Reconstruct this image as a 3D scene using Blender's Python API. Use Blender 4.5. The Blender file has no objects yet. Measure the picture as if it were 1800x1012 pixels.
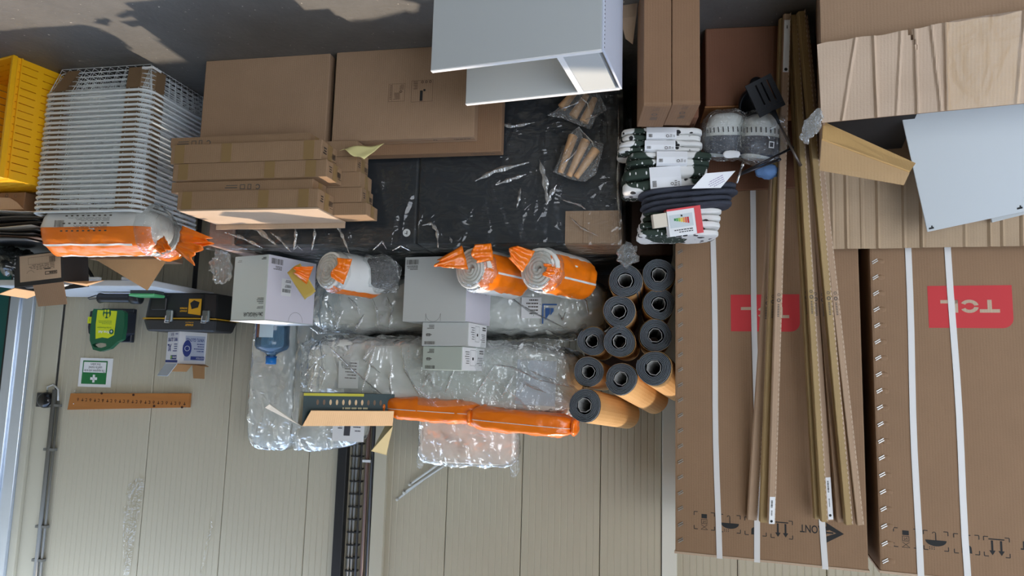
import bpy, bmesh, math, random
from mathutils import Vector, Matrix, noise
R = math.radians
random.seed(11)
SC = bpy.context.scene
COL = SC.collection
PI = math.pi
V3 = Vector
def V2(p):
    return Vector(p)
# ------------------------------------------------------------------ camera
FPX, TILT, ROLL, EYE = 1250.0, R(7), R(1.6), 1.35
_fw = V3((0, math.cos(TILT), -math.sin(TILT)))
_u0 = V3((0, math.sin(TILT), math.cos(TILT)))
_a = PI + ROLL                      # the photograph was taken with the phone upside down
_rt = math.cos(_a) * V3((1, 0, 0)) + math.sin(_a) * _u0
_up = -math.sin(_a) * V3((1, 0, 0)) + math.cos(_a) * _u0
CAMP = V3((0, 0, EYE))
cam = bpy.data.cameras.new('camera')
cam.sensor_width = 36
cam.lens = FPX / 1800 * 36
cam.clip_start = 0.05
camo = bpy.data.objects.new('camera', cam)
COL.objects.link(camo)
m = Matrix((_rt, _up, -_fw)).transposed().to_4x4()
m.translation = CAMP
camo.matrix_world = m
SC.camera = camo
# ------------------------------------------------------------------ light and exposure
SC.view_settings.view_transform = 'Standard'
SC.view_settings.look = 'None'
SC.view_settings.gamma = 1
SC.view_settings.use_curve_mapping = False
SC.view_settings.exposure = 0.22
w = bpy.data.worlds.new('world')
SC.world = w
w.use_nodes = True
nt = w.node_tree
nt.nodes.clear()
wo = nt.nodes.new('ShaderNodeOutputWorld')
bg = nt.nodes.new('ShaderNodeBackground')
tc = nt.nodes.new('ShaderNodeTexCoord')
sp = nt.nodes.new('ShaderNodeSeparateXYZ')
rp = nt.nodes.new('ShaderNodeValToRGB')
rp.color_ramp.elements[0].position = 0.0
rp.color_ramp.elements[0].color = (0.93, 0.96, 1.0, 1)
rp.color_ramp.elements[1].position = 1.0          # a clear sky: pale at the horizon, deeper overhead
rp.color_ramp.elements[1].color = (0.22, 0.33, 0.55, 1)
e_ = rp.color_ramp.elements.new(0.35)
e_.color = (0.78, 0.87, 1.0, 1)
nt.links.new(tc.outputs['Generated'], sp.inputs[0])
nt.links.new(sp.outputs['Z'], rp.inputs[0])
nt.links.new(rp.outputs[0], bg.inputs[0])
bg.inputs[1].default_value = 4.7
nt.links.new(bg.outputs[0], wo.inputs[0])
sun = bpy.data.lights.new('sun', 'SUN')
sun.energy = 3.3
sun.color = (1.0, 0.84, 0.66)
sun.angle = R(1.2)
suno = bpy.data.objects.new('sun', sun)
COL.objects.link(suno)
SUN_EL, SUN_AZ = R(65), R(20)       # the sun stands beyond the wall, a little towards -X
sd = V3((-math.sin(SUN_AZ) * math.cos(SUN_EL), math.cos(SUN_AZ) * math.cos(SUN_EL), math.sin(SUN_EL)))
suno.rotation_euler = sd.to_track_quat('Z', 'Y').to_euler()
suno.location = sd * 8
# ------------------------------------------------------------------ measuring helpers
def ray(px, py):
    return _fw + (px - 900) / FPX * _rt - (py - 506) / FPX * _up
def AZ(px, py, z):
    d = ray(px, py)
    return CAMP + d * ((z - EYE) / d.z)
def AY(px, py, y):
    d = ray(px, py)
    return CAMP + d * (y / d.y)
def APL(px, py, p0, yaw):
    n = V3((-math.sin(yaw), math.cos(yaw), 0))
    d = ray(px, py)
    return CAMP + d * ((p0 - CAMP).dot(n) / d.dot(n))
TH = R(11)                          # heading of the pile and of the wall behind it
U = V3((math.cos(TH), math.sin(TH), 0))
VV = V3((-math.sin(TH), math.cos(TH), 0))
O = AZ(580, 93, 0)
def W(u, v, z=0.0):
    return O + U * u + VV * v + V3((0, 0, z))
def PU(px, py, v):                  # (u, z) of the point seen at a pile depth v
    p = APL(px, py, O + VV * v, TH) - O
    return p.dot(U), p.z
# ------------------------------------------------------------------ materials
MATS = {}
def newmat(name):
    mt = bpy.data.materials.new(name)
    mt.use_nodes = True
    mt.node_tree.nodes.clear()
    return mt, mt.node_tree.nodes, mt.node_tree.links
def rgb(r, g, b):                   # sRGB 0-255 to linear
    f = lambda c: (c / 255 / 12.92) if c / 255 <= 0.04045 else ((c / 255 + 0.055) / 1.055) ** 2.4
    return (f(r), f(g), f(b), 1)
def pm(name, col, rough=0.6, var=0.06, vs=6.0, bump=0.0, bs=60.0, metal=0.0, coat=0.0, trans=0.0, stretch=None, spec=0.5, emis=None):
    if name in MATS:
        return MATS[name]
    mt, n, l = newmat(name)
    o = n.new('ShaderNodeOutputMaterial')
    p = n.new('ShaderNodeBsdfPrincipled')
    l.new(p.outputs[0], o.inputs[0])
    tcn = n.new('ShaderNodeTexCoord')
    mp = n.new('ShaderNodeMapping')
    if stretch:
        mp.inputs['Scale'].default_value = stretch
    l.new(tcn.outputs['Object'], mp.inputs[0])
    nz = n.new('ShaderNodeTexNoise')
    nz.inputs['Scale'].default_value = vs
    nz.inputs['Detail'].default_value = 6
    l.new(mp.outputs[0], nz.inputs['Vector'])
    hs = n.new('ShaderNodeMixRGB')
    hs.inputs[1].default_value = (*[c * (1 - var) for c in col[:3]], 1)
    hs.inputs[2].default_value = (*[min(1, c * (1 + var)) for c in col[:3]], 1)
    l.new(nz.outputs['Fac'], hs.inputs[0])
    l.new(hs.outputs[0], p.inputs['Base Color'])
    p.inputs['Roughness'].default_value = rough
    p.inputs['Metallic'].default_value = metal
    p.inputs['Coat Weight'].default_value = coat
    p.inputs['Coat Roughness'].default_value = 0.15
    p.inputs['Transmission Weight'].default_value = trans
    p.inputs['Specular IOR Level'].default_value = spec
    if emis:
        p.inputs['Emission Color'].default_value = emis[0]
        p.inputs['Emission Strength'].default_value = emis[1]
    if bump:
        b2 = n.new('ShaderNodeTexNoise')
        b2.inputs['Scale'].default_value = bs
        b2.inputs['Detail'].default_value = 4
        l.new(mp.outputs[0], b2.inputs['Vector'])
        bp = n.new('ShaderNodeBump')
        bp.inputs['Strength'].default_value = bump
        bp.inputs['Distance'].default_value = 0.01
        l.new(b2.outputs['Fac'], bp.inputs['Height'])
        l.new(bp.outputs[0], p.inputs['Normal'])
    MATS[name] = mt
    return mt
def card(name, col, ribs=(0, 0, 0)):
    """corrugated board: fibre noise and faint flute lines across local x"""
    if name in MATS:
        return MATS[name]
    mt = pm(name, col, 0.75, 0.10, 9, 0.12, 220, spec=0.25)
    n, l = mt.node_tree.nodes, mt.node_tree.links
    p = next(x for x in n if x.type == 'BSDF_PRINCIPLED')
    bp = next(x for x in n if x.type == 'BUMP')
    tcn = next(x for x in n if x.type == 'TEX_COORD')
    wv = n.new('ShaderNodeTexWave')
    wv.inputs['Scale'].default_value = 34
    wv.inputs['Distortion'].default_value = 0.6
    l.new(tcn.outputs['Object'], wv.inputs['Vector'])
    b2 = n.new('ShaderNodeBump')
    b2.inputs['Strength'].default_value = 0.10
    b2.inputs['Distance'].default_value = 0.004
    l.new(wv.outputs['Fac'], b2.inputs['Height'])
    l.new(bp.outputs[0], b2.inputs['Normal'])
    l.new(b2.outputs[0], p.inputs['Normal'])
    return mt
def film(name, tint=(0.95, 0.97, 0.97), haze=0.06, bump=0.5, bs=14.0, rough=0.1, refl=1.0):
    """thin clear plastic: transparent with a glossy coat and a little milk, creased by bump"""
    if name in MATS:
        return MATS[name]
    mt, n, l = newmat(name)
    o = n.new('ShaderNodeOutputMaterial')
    tr = n.new('ShaderNodeBsdfTransparent')
    tr.inputs[0].default_value = (*tint, 1)
    gl = n.new('ShaderNodeBsdfGlossy')
    gl.inputs['Roughness'].default_value = rough
    df = n.new('ShaderNodeBsdfDiffuse')
    df.inputs[0].default_value = (0.92, 0.95, 0.94, 1)
    lw = n.new('ShaderNodeLayerWeight')
    lw.inputs['Blend'].default_value = 0.28
    mu = n.new('ShaderNodeMath')
    mu.operation = 'MULTIPLY_ADD'
    mu.inputs[1].default_value = 0.55 * refl
    mu.inputs[2].default_value = 0.05 * refl
    l.new(lw.outputs['Facing'], mu.inputs[0])
    tcn = n.new('ShaderNodeTexCoord')
    hs = []
    for sc_, k_, st_ in ((bs, 7.0, (1.0, 1.0, 0.45)), (bs * 2.3, 5.0, (0.6, 1.0, 1.0))):
        mp = n.new('ShaderNodeMapping')
        mp.inputs['Scale'].default_value = st_
        l.new(tcn.outputs['Object'], mp.inputs[0])
        nz = n.new('ShaderNodeTexNoise')
        nz.inputs['Scale'].default_value = sc_
        nz.inputs['Detail'].default_value = 2
        nz.inputs['Distortion'].default_value = 0.7
        l.new(mp.outputs[0], nz.inputs['Vector'])
        ab = n.new('ShaderNodeMath')
        ab.operation = 'SUBTRACT'
        ab.inputs[1].default_value = 0.5
        l.new(nz.outputs['Fac'], ab.inputs[0])
        a2 = n.new('ShaderNodeMath')
        a2.operation = 'ABSOLUTE'
        l.new(ab.outputs[0], a2.inputs[0])
        a3 = n.new('ShaderNodeMath')
        a3.operation = 'MULTIPLY_ADD'
        a3.use_clamp = True
        a3.inputs[1].default_value = -k_
        a3.inputs[2].default_value = 1.0
        l.new(a2.outputs[0], a3.inputs[0])
        hs.append(a3)
    ab2 = n.new('ShaderNodeMath')
    ab2.operation = 'MULTIPLY_ADD'
    ab2.inputs[1].default_value = 0.45
    l.new(hs[1].outputs[0], ab2.inputs[0])
    l.new(hs[0].outputs[0], ab2.inputs[2])
    bp = n.new('ShaderNodeBump')
    bp.inputs['Strength'].default_value = bump
    bp.inputs['Distance'].default_value = 0.012
    l.new(ab2.outputs[0], bp.inputs['Height'])
    l.new(bp.outputs[0], gl.inputs['Normal'])
    m1 = n.new('ShaderNodeMixShader')
    m1.inputs[0].default_value = haze
    l.new(tr.outputs[0], m1.inputs[1])
    l.new(df.outputs[0], m1.inputs[2])
    m2 = n.new('ShaderNodeMixShader')
    l.new(mu.outputs[0], m2.inputs[0])
    l.new(m1.outputs[0], m2.inputs[1])
    l.new(gl.outputs[0], m2.inputs[2])
    l.new(m2.outputs[0], o.inputs[0])
    MATS[name] = mt
    return mt
KRAFT = card('kraft_board', rgb(163, 134, 108))
KRAFTD = card('brown_board', rgb(144, 113, 87))
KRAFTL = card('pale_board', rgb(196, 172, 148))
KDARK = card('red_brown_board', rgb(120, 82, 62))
WHITEB = pm('white_board', rgb(222, 226, 228), 0.6, 0.02)
WHITEP = pm('white_paper', rgb(238, 239, 240), 0.7, 0.02)
GREYB = pm('pale_grey_board', rgb(196, 200, 198), 0.65, 0.03)
MELA = pm('white_melamine', rgb(194, 198, 198), 0.35, 0.01)
MELAE = pm('melamine_edge', rgb(245, 245, 245), 0.4, 0.01)
INK = pm('black_ink', (0.02, 0.02, 0.02, 1), 0.8, 0)
INKS = pm('faded_ink', (0.10, 0.09, 0.08, 1), 0.8, 0)
REDI = pm('red_ink', rgb(205, 58, 62), 0.75, 0.05)
TAPE = pm('clear_brown_tape', rgb(150, 122, 82), 0.3, 0.05)
STRAP = pm('white_strap', rgb(226, 224, 222), 0.4, 0.03)
BLACKP = pm('black_plastic', (0.018, 0.019, 0.021, 1), 0.4, 0.1)
STEEL = pm('bright_steel', (0.7, 0.7, 0.72, 1), 0.25, 0.05, metal=1)
WIREW = pm('white_coated_wire', rgb(226, 232, 234), 0.35, 0.02)
ORANGE = pm('orange_film', rgb(255, 128, 18), 0.28, 0.06, 5, 0.55, 16, coat=0.4)
WHITEF = pm('white_film', rgb(232, 234, 233), 0.3, 0.04, 5, 0.35, 14, coat=0.3)
FLEECE = pm('white_padding', rgb(238, 238, 233), 0.9, 0.06, 8, 0.5, 22)
FLEECEG = pm('grey_white_foam', rgb(244, 248, 243), 0.8, 0.06, 3, 0.3, 9)
CLEAR = film('clear_film', refl=1.4, rough=0.07)
CLEARS = film('soft_clear_film', haze=0.10, bump=0.8, bs=9)
MILKY = film('milky_film', haze=0.34, bump=1.0, bs=6, tint=(0.985, 0.995, 0.99), refl=2.4, rough=0.08)
CREASE = film('crease_glint_film', haze=0.30, bump=0.3, bs=30, rough=0.2, refl=4.5)  # folds are extra milky and glossy to put in highlight streaks
GREEN = pm('dark_green_plastic', rgb(10, 92, 62), 0.35, 0.05)
YELLOW = pm('yellow_plastic', rgb(255, 186, 20), 0.4, 0.05)
# ------------------------------------------------------------------ mesh builder
class MB:
    def __init__(s):
        s.v, s.f = [], []
    def add(s, vs, fs, mat=None):
        b = len(s.v)
        s.v += [(mat @ V3(p) if mat else V3(p)) for p in vs]
        s.f += [tuple(i + b for i in f) for f in fs]
        return s
    def box(s, x0, y0, z0, x1, y1, z1, mat=None):
        return s.add([(x0, y0, z0), (x1, y0, z0), (x1, y1, z0), (x0, y1, z0), (x0, y0, z1), (x1, y0, z1), (x1, y1, z1), (x0, y1, z1)],
                     [(0, 3, 2, 1), (4, 5, 6, 7), (0, 1, 5, 4), (1, 2, 6, 5), (2, 3, 7, 6), (3, 0, 4, 7)], mat)
    def cbox(s, c, d, mat=None):
        return s.box(c[0] - d[0] / 2, c[1] - d[1] / 2, c[2] - d[2] / 2, c[0] + d[0] / 2, c[1] + d[1] / 2, c[2] + d[2] / 2, mat)
    def plate(s, pts, t, mat=None):
        """flat polygon given by 3D points, given thickness t along its normal (behind)"""
        p = [V3(q) for q in pts]
        n = (p[1] - p[0]).cross(p[2] - p[0]).normalized()
        k = len(p)
        vs = p + [q - n * t for q in p]
        fs = [tuple(range(k)), tuple(range(2 * k - 1, k - 1, -1))] + [(i, i + k, (i + 1) % k + k, (i + 1) % k) for i in range(k)]
        return s.add(vs, fs, mat)
    def tube(s, path, r, n=8, closed=False, mat=None, caps=True):
        P = [V3(p) for p in path]
        k = len(P)
        rr = r if isinstance(r, (list, tuple)) else [r] * k
        vs, fs = [], []
        prev = None
        for i in range(k):
            if closed:
                t = P[(i + 1) % k] - P[i - 1]
            else:
                t = P[min(i + 1, k - 1)] - P[max(i - 1, 0)]
            t.normalize()
            if prev is None:
                a = t.orthogonal().normalized()
            else:
                a = (prev - t * prev.dot(t)).normalized()
            prev = a
            b = t.cross(a)
            for j in range(n):
                q = 2 * PI * j / n
                vs.append(P[i] + (a * math.cos(q) + b * math.sin(q)) * rr[i])
        for i in range(k if closed else k - 1):
            for j in range(n):
                i2 = (i + 1) % k
                fs.append((i * n + j, i * n + (j + 1) % n, i2 * n + (j + 1) % n, i2 * n + j))
        if not closed and caps:
            fs += [tuple(range(n - 1, -1, -1)), tuple((k - 1) * n + j for j in range(n))]
        return s.add(vs, fs, mat)
    def lathe(s, prof, n=24, mat=None, cap=True):
        vs, fs = [], []
        for r, z in prof:
            for j in range(n):
                q = 2 * PI * j / n
                vs.append((r * math.cos(q), r * math.sin(q), z))
        k = len(prof)
        for i in range(k - 1):
            for j in range(n):
                fs.append((i * n + j, i * n + (j + 1) % n, (i + 1) * n + (j + 1) % n, (i + 1) * n + j))
        if cap:
            fs += [tuple(range(n - 1, -1, -1)), tuple((k - 1) * n + j for j in range(n))]
        return s.add(vs, fs, mat)
    def surf(s, nu, nv, fn, mat=None):
        vs = [fn(i / nu, j / nv) for i in range(nu + 1) for j in range(nv + 1)]
        fs = [(i * (nv + 1) + j, (i + 1) * (nv + 1) + j, (i + 1) * (nv + 1) + j + 1, i * (nv + 1) + j + 1) for i in range(nu) for j in range(nv)]
        return s.add(vs, fs, mat)
    def soft(s, sx, sy, sz, n=14, e=5.0, amp=0.0, fr=6.0, seed=0, ridge=0.0, shape=None, mat=None, rs=(1, 1, 1)):
        """rounded soft body with half sizes sx, sy, sz centred at 0"""
        bm = bmesh.new()
        bmesh.ops.create_cube(bm, size=2)
        bmesh.ops.subdivide_edges(bm, edges=bm.edges[:], cuts=n, use_grid_fill=True)
        off = V3((seed * 3.17, seed * 1.71, seed * 2.3))
        vs = []
        for vt in bm.verts:
            p = vt.co.copy()
            # keep the sample spacing even towards the edges
            k = (abs(p.x) ** e + abs(p.y) ** e + abs(p.z) ** e) ** (1 / e)
            q = p / k
            d = V3((q.x * sx, q.y * sy, q.z * sz))
            nm = V3((math.copysign(abs(q.x) ** (e - 1), q.x) / sx, math.copysign(abs(q.y) ** (e - 1), q.y) / sy, math.copysign(abs(q.z) ** (e - 1), q.z) / sz)).normalized()
            h = 0.0
            if amp:
                h += amp * noise.fractal(d * fr + off, 0.7, 2.1, 4)
            if ridge:
                t = noise.noise(V3((d.x * rs[0], d.y * rs[1], d.z * rs[2])) * fr * 0.8 + off * 1.3)
                h += ridge * max(0.0, 1 - abs(t) * 5.0)
            d = d + nm * h
            if shape:
                d = V3(shape(d, q))
            vs.append(d)
        bm.verts.index_update()
        fs = [tuple(x.index for x in f.verts) for f in bm.faces]
        bm.free()
        return s.add(vs, fs, mat)
    def move(s, mat):
        s.v = [mat @ p for p in s.v]
        return s
def smooth_angle(me, on):
    for p in me.polygons:
        p.use_smooth = on
def mesh_of(name, mb, mat, smooth=False, bevel=0.0, seg=1):
    me = bpy.data.meshes.new(name)
    bm = bmesh.new()
    vs = [bm.verts.new(p) for p in mb.v]
    for f in mb.f:
        try:
            bm.faces.new([vs[i] for i in f])
        except ValueError:
            pass
    bmesh.ops.recalc_face_normals(bm, faces=bm.faces)
    if bevel:
        eds = [e for e in bm.edges if len(e.link_faces) == 2 and e.calc_face_angle(0) > 0.5]
        bmesh.ops.bevel(bm, geom=eds, offset=bevel, segments=seg, affect='EDGES', profile=0.6)
    bm.to_mesh(me)
    bm.free()
    smooth_angle(me, smooth)
    me.materials.append(mat)
    return me
def put(name, me, parent=None, loc=None, rz=0.0):
    o = bpy.data.objects.new(name, me)
    COL.objects.link(o)
    if parent:
        o.parent = parent
    if loc is not None:
        o.location = loc
    o.rotation_euler.z = rz
    return o
def part(name, mb, mat, parent, label=None, smooth=False, bevel=0.0, seg=1, stuff=False):
    o = put(name, mesh_of(name, mb, mat, smooth, bevel, seg), parent)
    if label:
        o['label'] = label
    if stuff:
        o['kind'] = 'stuff'
    return o
def tag(o, label, cat, group=None):
    o['label'] = label
    o['category'] = cat
    if group:
        o['group'] = group
    return o
def thing(name, label, cat, loc=(0, 0, 0), rz=0.0, group=None, rot=None):
    o = bpy.data.objects.new(name, None)
    COL.objects.link(o)
    o.empty_display_size = 0.05
    o.location = loc
    o.rotation_euler = rot if rot else (0, 0, rz)
    return tag(o, label, cat, group)
def struct(name, mb, mat, bevel=0.0, parent=None, loc=None, rz=0.0):
    o = put(name, mesh_of(name, mb, mat, False, bevel), parent, loc, rz)
    if not parent:
        o['kind'] = 'structure'
    return o
def copy_tree(o, parent=None):
    c = o.copy()
    COL.objects.link(c)
    c.parent = parent
    for ch in list(o.children):
        copy_tree(ch, c)
    return c
def frame_from(a, b, up=(0, 0, 1)):
    """matrix whose x axis runs from a to b, z as near up as it can"""
    x = (V3(b) - V3(a)).normalized()
    z = V3(up) - x * x.dot(V3(up))
    z.normalize()
    y = z.cross(x)
    mt = Matrix((x, y, z)).transposed().to_4x4()
    mt.translation = V3(a)
    return mt
# ------------------------------------------------------------------ flat print
_TX = {}
def text_geo(s, bold=0.0):
    if (s, bold) in _TX:
        return _TX[(s, bold)]
    cu = bpy.data.curves.new('t', 'FONT')
    cu.body = s
    cu.size = 1
    cu.resolution_u = 3
    cu.offset = bold
    ob = bpy.data.objects.new('t', cu)
    COL.objects.link(ob)
    bpy.context.view_layer.update()
    me = bpy.data.meshes.new_from_object(ob.evaluated_get(bpy.context.evaluated_depsgraph_get()))
    vs = [(v.co.x, v.co.y) for v in me.vertices]
    fs = [tuple(p.vertices) for p in me.polygons]
    bpy.data.objects.remove(ob)
    bpy.data.curves.remove(cu)
    bpy.data.meshes.remove(me)
    x0 = min((p[0] for p in vs), default=0)
    x1 = max((p[0] for p in vs), default=1)
    _TX[(s, bold)] = ([(p[0] - x0, p[1]) for p in vs], fs, x1 - x0)
    return _TX[(s, bold)]
class Face:
    """a drawing plane: origin (lower left as read), ax to the reader's right, ay up"""
    def __init__(s, o, ax, ay, lift=0.0008):
        s.o, s.ax, s.ay = V3(o), V3(ax).normalized(), V3(ay).normalized()
        s.n = s.ax.cross(s.ay)
        s.o = s.o + s.n * lift
        s.mb = MB()
    def P(s, x, y, h=0.0):
        return s.o + s.ax * x + s.ay * y + s.n * h
    def poly(s, pts, h=0.0):
        s.mb.add([s.P(x, y, h) for x, y in pts], [tuple(range(len(pts)))])
        return s
    def bar(s, x, y, w_, h_):
        return s.poly([(x, y), (x + w_, y), (x + w_, y + h_), (x, y + h_)])
    def ring(s, cx, cy, r, t, n=20, a0=0, a1=2 * PI):
        for i in range(n):
            p, q = a0 + (a1 - a0) * i / n, a0 + (a1 - a0) * (i + 1) / n
            s.poly([(cx + math.cos(k) * rr, cy + math.sin(k) * rr) for k, rr in ((p, r), (q, r), (q, r - t), (p, r - t))])
        return s
    def disc(s, cx, cy, rx, ry=None, n=18, rot=0):
        ry = ry or rx
        return s.poly([(cx + math.cos(a) * rx * math.cos(rot) - math.sin(a) * ry * math.sin(rot), cy + math.cos(a) * rx * math.sin(rot) + math.sin(a) * ry * math.cos(rot)) for a in [2 * PI * i / n for i in range(n)]])
    def rect(s, x, y, w_, h_, t):
        s.bar(x, y, w_, t).bar(x, y + h_ - t, w_, t).bar(x, y + t, t, h_ - 2 * t)
        return s.bar(x + w_ - t, y + t, t, h_ - 2 * t)
    def text(s, t, x, y, size=None, width=None, bold=0.0, rot=0.0, sx=1.0):
        vs, fs, wd = text_geo(t, bold)
        k = width / wd if width and not size else size
        kx = (width / wd) if width else k * sx
        c, d = math.cos(rot), math.sin(rot)
        s.mb.add([s.P(x + p[0] * kx * c - p[1] * k * d, y + p[0] * kx * d + p[1] * k * c) for p in vs], fs)
        return s
    def lines(s, x, y, w_, h_, n, seed=0, fill=0.5):
        """a block of print too small to read: n rows of short dashes"""
        rr = random.Random(seed)
        p = h_ / n
        for i in range(n):
            q = 0.0
            end = w_ * rr.uniform(0.6, 1)
            while q < end:
                d = min(w_ * rr.uniform(0.06, 0.2), end - q)
                s.bar(x + q, y + h_ - (i + 1) * p, d, p * fill)
                q += d + w_ * 0.03
        return s
    def barcode(s, x, y, w_, h_, seed=0, vertical=False):
        rr = random.Random(seed)
        q = 0.0
        L = h_ if vertical else w_
        while q < L:
            d = L * rr.choice((0.012, 0.02, 0.035))
            if vertical:
                s.bar(x, y + q, w_, min(d, L - q))
            else:
                s.bar(x + q, y, min(d, L - q), h_)
            q += d + L * rr.choice((0.012, 0.02, 0.03))
        return s
    def done(s, name, mat, parent, label=None):
        return part(name, s.mb, mat, parent, label)
def front_face(x0, y0, z0, lift=0.0008):
    return Face((x0, y0, z0), (1, 0, 0), (0, 0, 1), lift)
def left_face(x0, y1, z0, lift=0.0008):      # faces -x, reader's left is the rear corner y1
    return Face((x0, y1, z0), (0, -1, 0), (0, 0, 1), lift)
def right_face(x1, y0, z0, lift=0.0008):
    return Face((x1, y0, z0), (0, 1, 0), (0, 0, 1), lift)
def top_face(x0, y0, z1, lift=0.0008):
    return Face((x0, y0, z1), (1, 0, 0), (0, 1, 0), lift)
# ================================================================== THE SETTING
FLOORM = pm('worn_concrete', rgb(98, 96, 93), 0.55, 0.22, 1.7, 0.25, 40)
def floor_mat():
    mt = FLOORM
    n, l = mt.node_tree.nodes, mt.node_tree.links
    p = next(x for x in n if x.type == 'BSDF_PRINCIPLED')
    mix0 = next(x for x in n if x.type == 'MIX_RGB')
    tcn = next(x for x in n if x.type == 'TEX_COORD')
    v = n.new('ShaderNodeTexNoise')
    v.inputs['Scale'].default_value = 55
    v.inputs['Detail'].default_value = 2
    l.new(tcn.outputs['Object'], v.inputs['Vector'])
    r = n.new('ShaderNodeValToRGB')
    r.color_ramp.elements[0].position = 0.70
    r.color_ramp.elements[1].position = 0.78
    l.new(v.outputs['Fac'], r.inputs[0])
    mx = n.new('ShaderNodeMixRGB')
    mx.inputs[2].default_value = rgb(190, 184, 172)
    l.new(r.outputs[0], mx.inputs[0])
    l.new(mix0.outputs[0], mx.inputs[1])
    s2 = n.new('ShaderNodeTexNoise')
    s2.inputs['Scale'].default_value = 5
    s2.inputs['Detail'].default_value = 8
    s2.inputs['Roughness'].default_value = 0.75
    l.new(tcn.outputs['Object'], s2.inputs['Vector'])
    m2 = n.new('ShaderNodeMixRGB')
    m2.blend_type = 'MULTIPLY'
    m2.inputs[0].default_value = 0.6
    l.new(mx.outputs[0], m2.inputs[1])
    l.new(s2.outputs['Fac'], m2.inputs[2])
    g = n.new('ShaderNodeMixRGB')
    g.blend_type = 'MULTIPLY'
    g.inputs[0].default_value = 1
    g.inputs[2].default_value = (1.45, 1.45, 1.45, 1)
    l.new(m2.outputs[0], g.inputs[1])
    l.new(g.outputs[0], p.inputs['Base Color'])
floor_mat()
struct('floor', MB().box(-9, -14, -0.1, 9, 9.0, 0), FLOORM)
WALLM = pm('cream_steel_panel', rgb(186, 179, 158), 0.45, 0.03, 3, 0.05, 12)
WALLS = pm('panel_joint', rgb(120, 114, 98), 0.6, 0.05)
WV = 1.25
wall = struct('wall_back', MB().box(-3.6, 0.035, 0, 3.9, 0.12, 2.75), WALLS, loc=W(0, WV), rz=TH)
ROOFM = pm('roof_sheet', rgb(200, 200, 196), 0.6, 0.03)
# unseen roof added to shape the light: rooflight, rear strip open to the sky
struct('added_roof', MB().box(-4.0, -1.6, 3.3, -3.3, 3.2, 3.42).box(-1.2, -1.6, 3.3, 4.1, 3.2, 3.42).box(-3.3, -1.6, 3.3, -1.2, -0.4, 3.42).box(-3.3, 1.5, 3.3, -1.2, 3.2, 3.42).box(-4.0, 3.2, 3.3, -0.87, 3.8, 3.42).box(-0.87, 3.2, 3.3, -0.12, 3.5, 3.42).box(-0.12, 3.2, 3.3, 0.45, 3.8, 3.42).box(0.45, 3.2, 3.3, 1.1, 3.65, 3.42), ROOFM)
struct('wall_right', MB().box(4.0, -1.6, 0, 4.1, 5.2, 3.3), WALLM)  # unseen side walls, added to darken the room
struct('wall_left', MB().box(-4.1, -1.6, 0, -4.0, 5.2, 3.3), WALLM)
struct('wall_front', MB().box(-4.0, -1.6, 0, -3.8, -1.5, 3.3).box(-0.5, -1.6, 0, 4.0, -1.5, 3.3).box(-3.8, -1.6, 3.0, -0.5, -1.5, 3.3), WALLM)  # unseen front wall, its doorway placed to steer the daylight
def wall_panel(u0, u1):
    """one sandwich panel: flat steel with shallow grooves every 4 cm or so"""
    n = max(2, round((u1 - u0) / 0.036))
    pr = [(u0 + 0.002, 0.034), (u0 + 0.002, 0.004)]
    for i in range(n):
        a = u0 + 0.004 + (u1 - u0 - 0.008) * i / n
        b = u0 + 0.004 + (u1 - u0 - 0.008) * (i + 1) / n
        pr += [(a + 0.003, 0.0), (b - 0.005, 0.0), (b - 0.003, 0.0022), (b - 0.001, 0.0022)]
    pr += [(u1 - 0.002, 0.004), (u1 - 0.002, 0.034)]
    k = len(pr)
    vs = [(a, b, 0.0) for a, b in pr] + [(a, b, 2.75) for a, b in pr]
    fs = [(i, i + 1, i + 1 + k, i + k) for i in range(k - 1)]
    return MB().add(vs, fs)
joints = [2.36, 1.667, 1.133, 0.60, 0.19, -0.242, -0.668, -1.095, -1.418, -1.80, -2.23, -2.66, -3.1, -3.55]
for a, b in zip(joints[1:], joints[:-1]):
    part('wall_panel', wall_panel(a, b), WALLM, wall)
TRIMM = pm('pale_trim', rgb(192, 187, 168), 0.5, 0.03)
TRIMW = pm('white_trim', rgb(222, 222, 212), 0.5, 0.03)
def strip(name, u0, u1, dv, mat, z0=0, z1=2.75, bevel=0.002):
    return struct(name, MB().box(u0, -dv, z0, u1, 0.034, z1), mat, bevel, loc=W(0, WV), rz=TH)
strip('trim_1', 2.368, 2.50, 0.006, TRIMM)
strip('trim_8', 2.351, 2.367, 0.001, BLACKP)
strip('trim_2', 2.50, 2.55, 0.03, TRIMM)
FRM = pm('pale_steel_frame', rgb(205, 215, 228), 0.22, 0.03, metal=0.6)
strip('trim_3', 2.55, 2.64, 0.05, FRM)
strip('trim_4', 2.64, 2.71, 0.065, FRM)
strip('trim_5', 2.71, 2.76, 0.03, BLACKP)
DG = pm('green_door_paint', rgb(2, 88, 84), 0.35, 0.04)
door = struct('door_1', MB().box(2.765, -0.015, 0.02, 3.75, 0.034, 2.75), DG, 0.003, loc=W(0, WV), rz=TH)
part('notice', MB().box(2.84, -0.017, 1.20, 2.96, -0.0145, 1.50), pm('notice_green', rgb(60, 190, 120), 0.6), door, 'small bright green notice stuck on the door')
strip('trim_6', -1.497, -1.42, 0.02, TRIMW)
strip('trim_7', 0.11, 0.185, 0.03, TRIMM)
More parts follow.
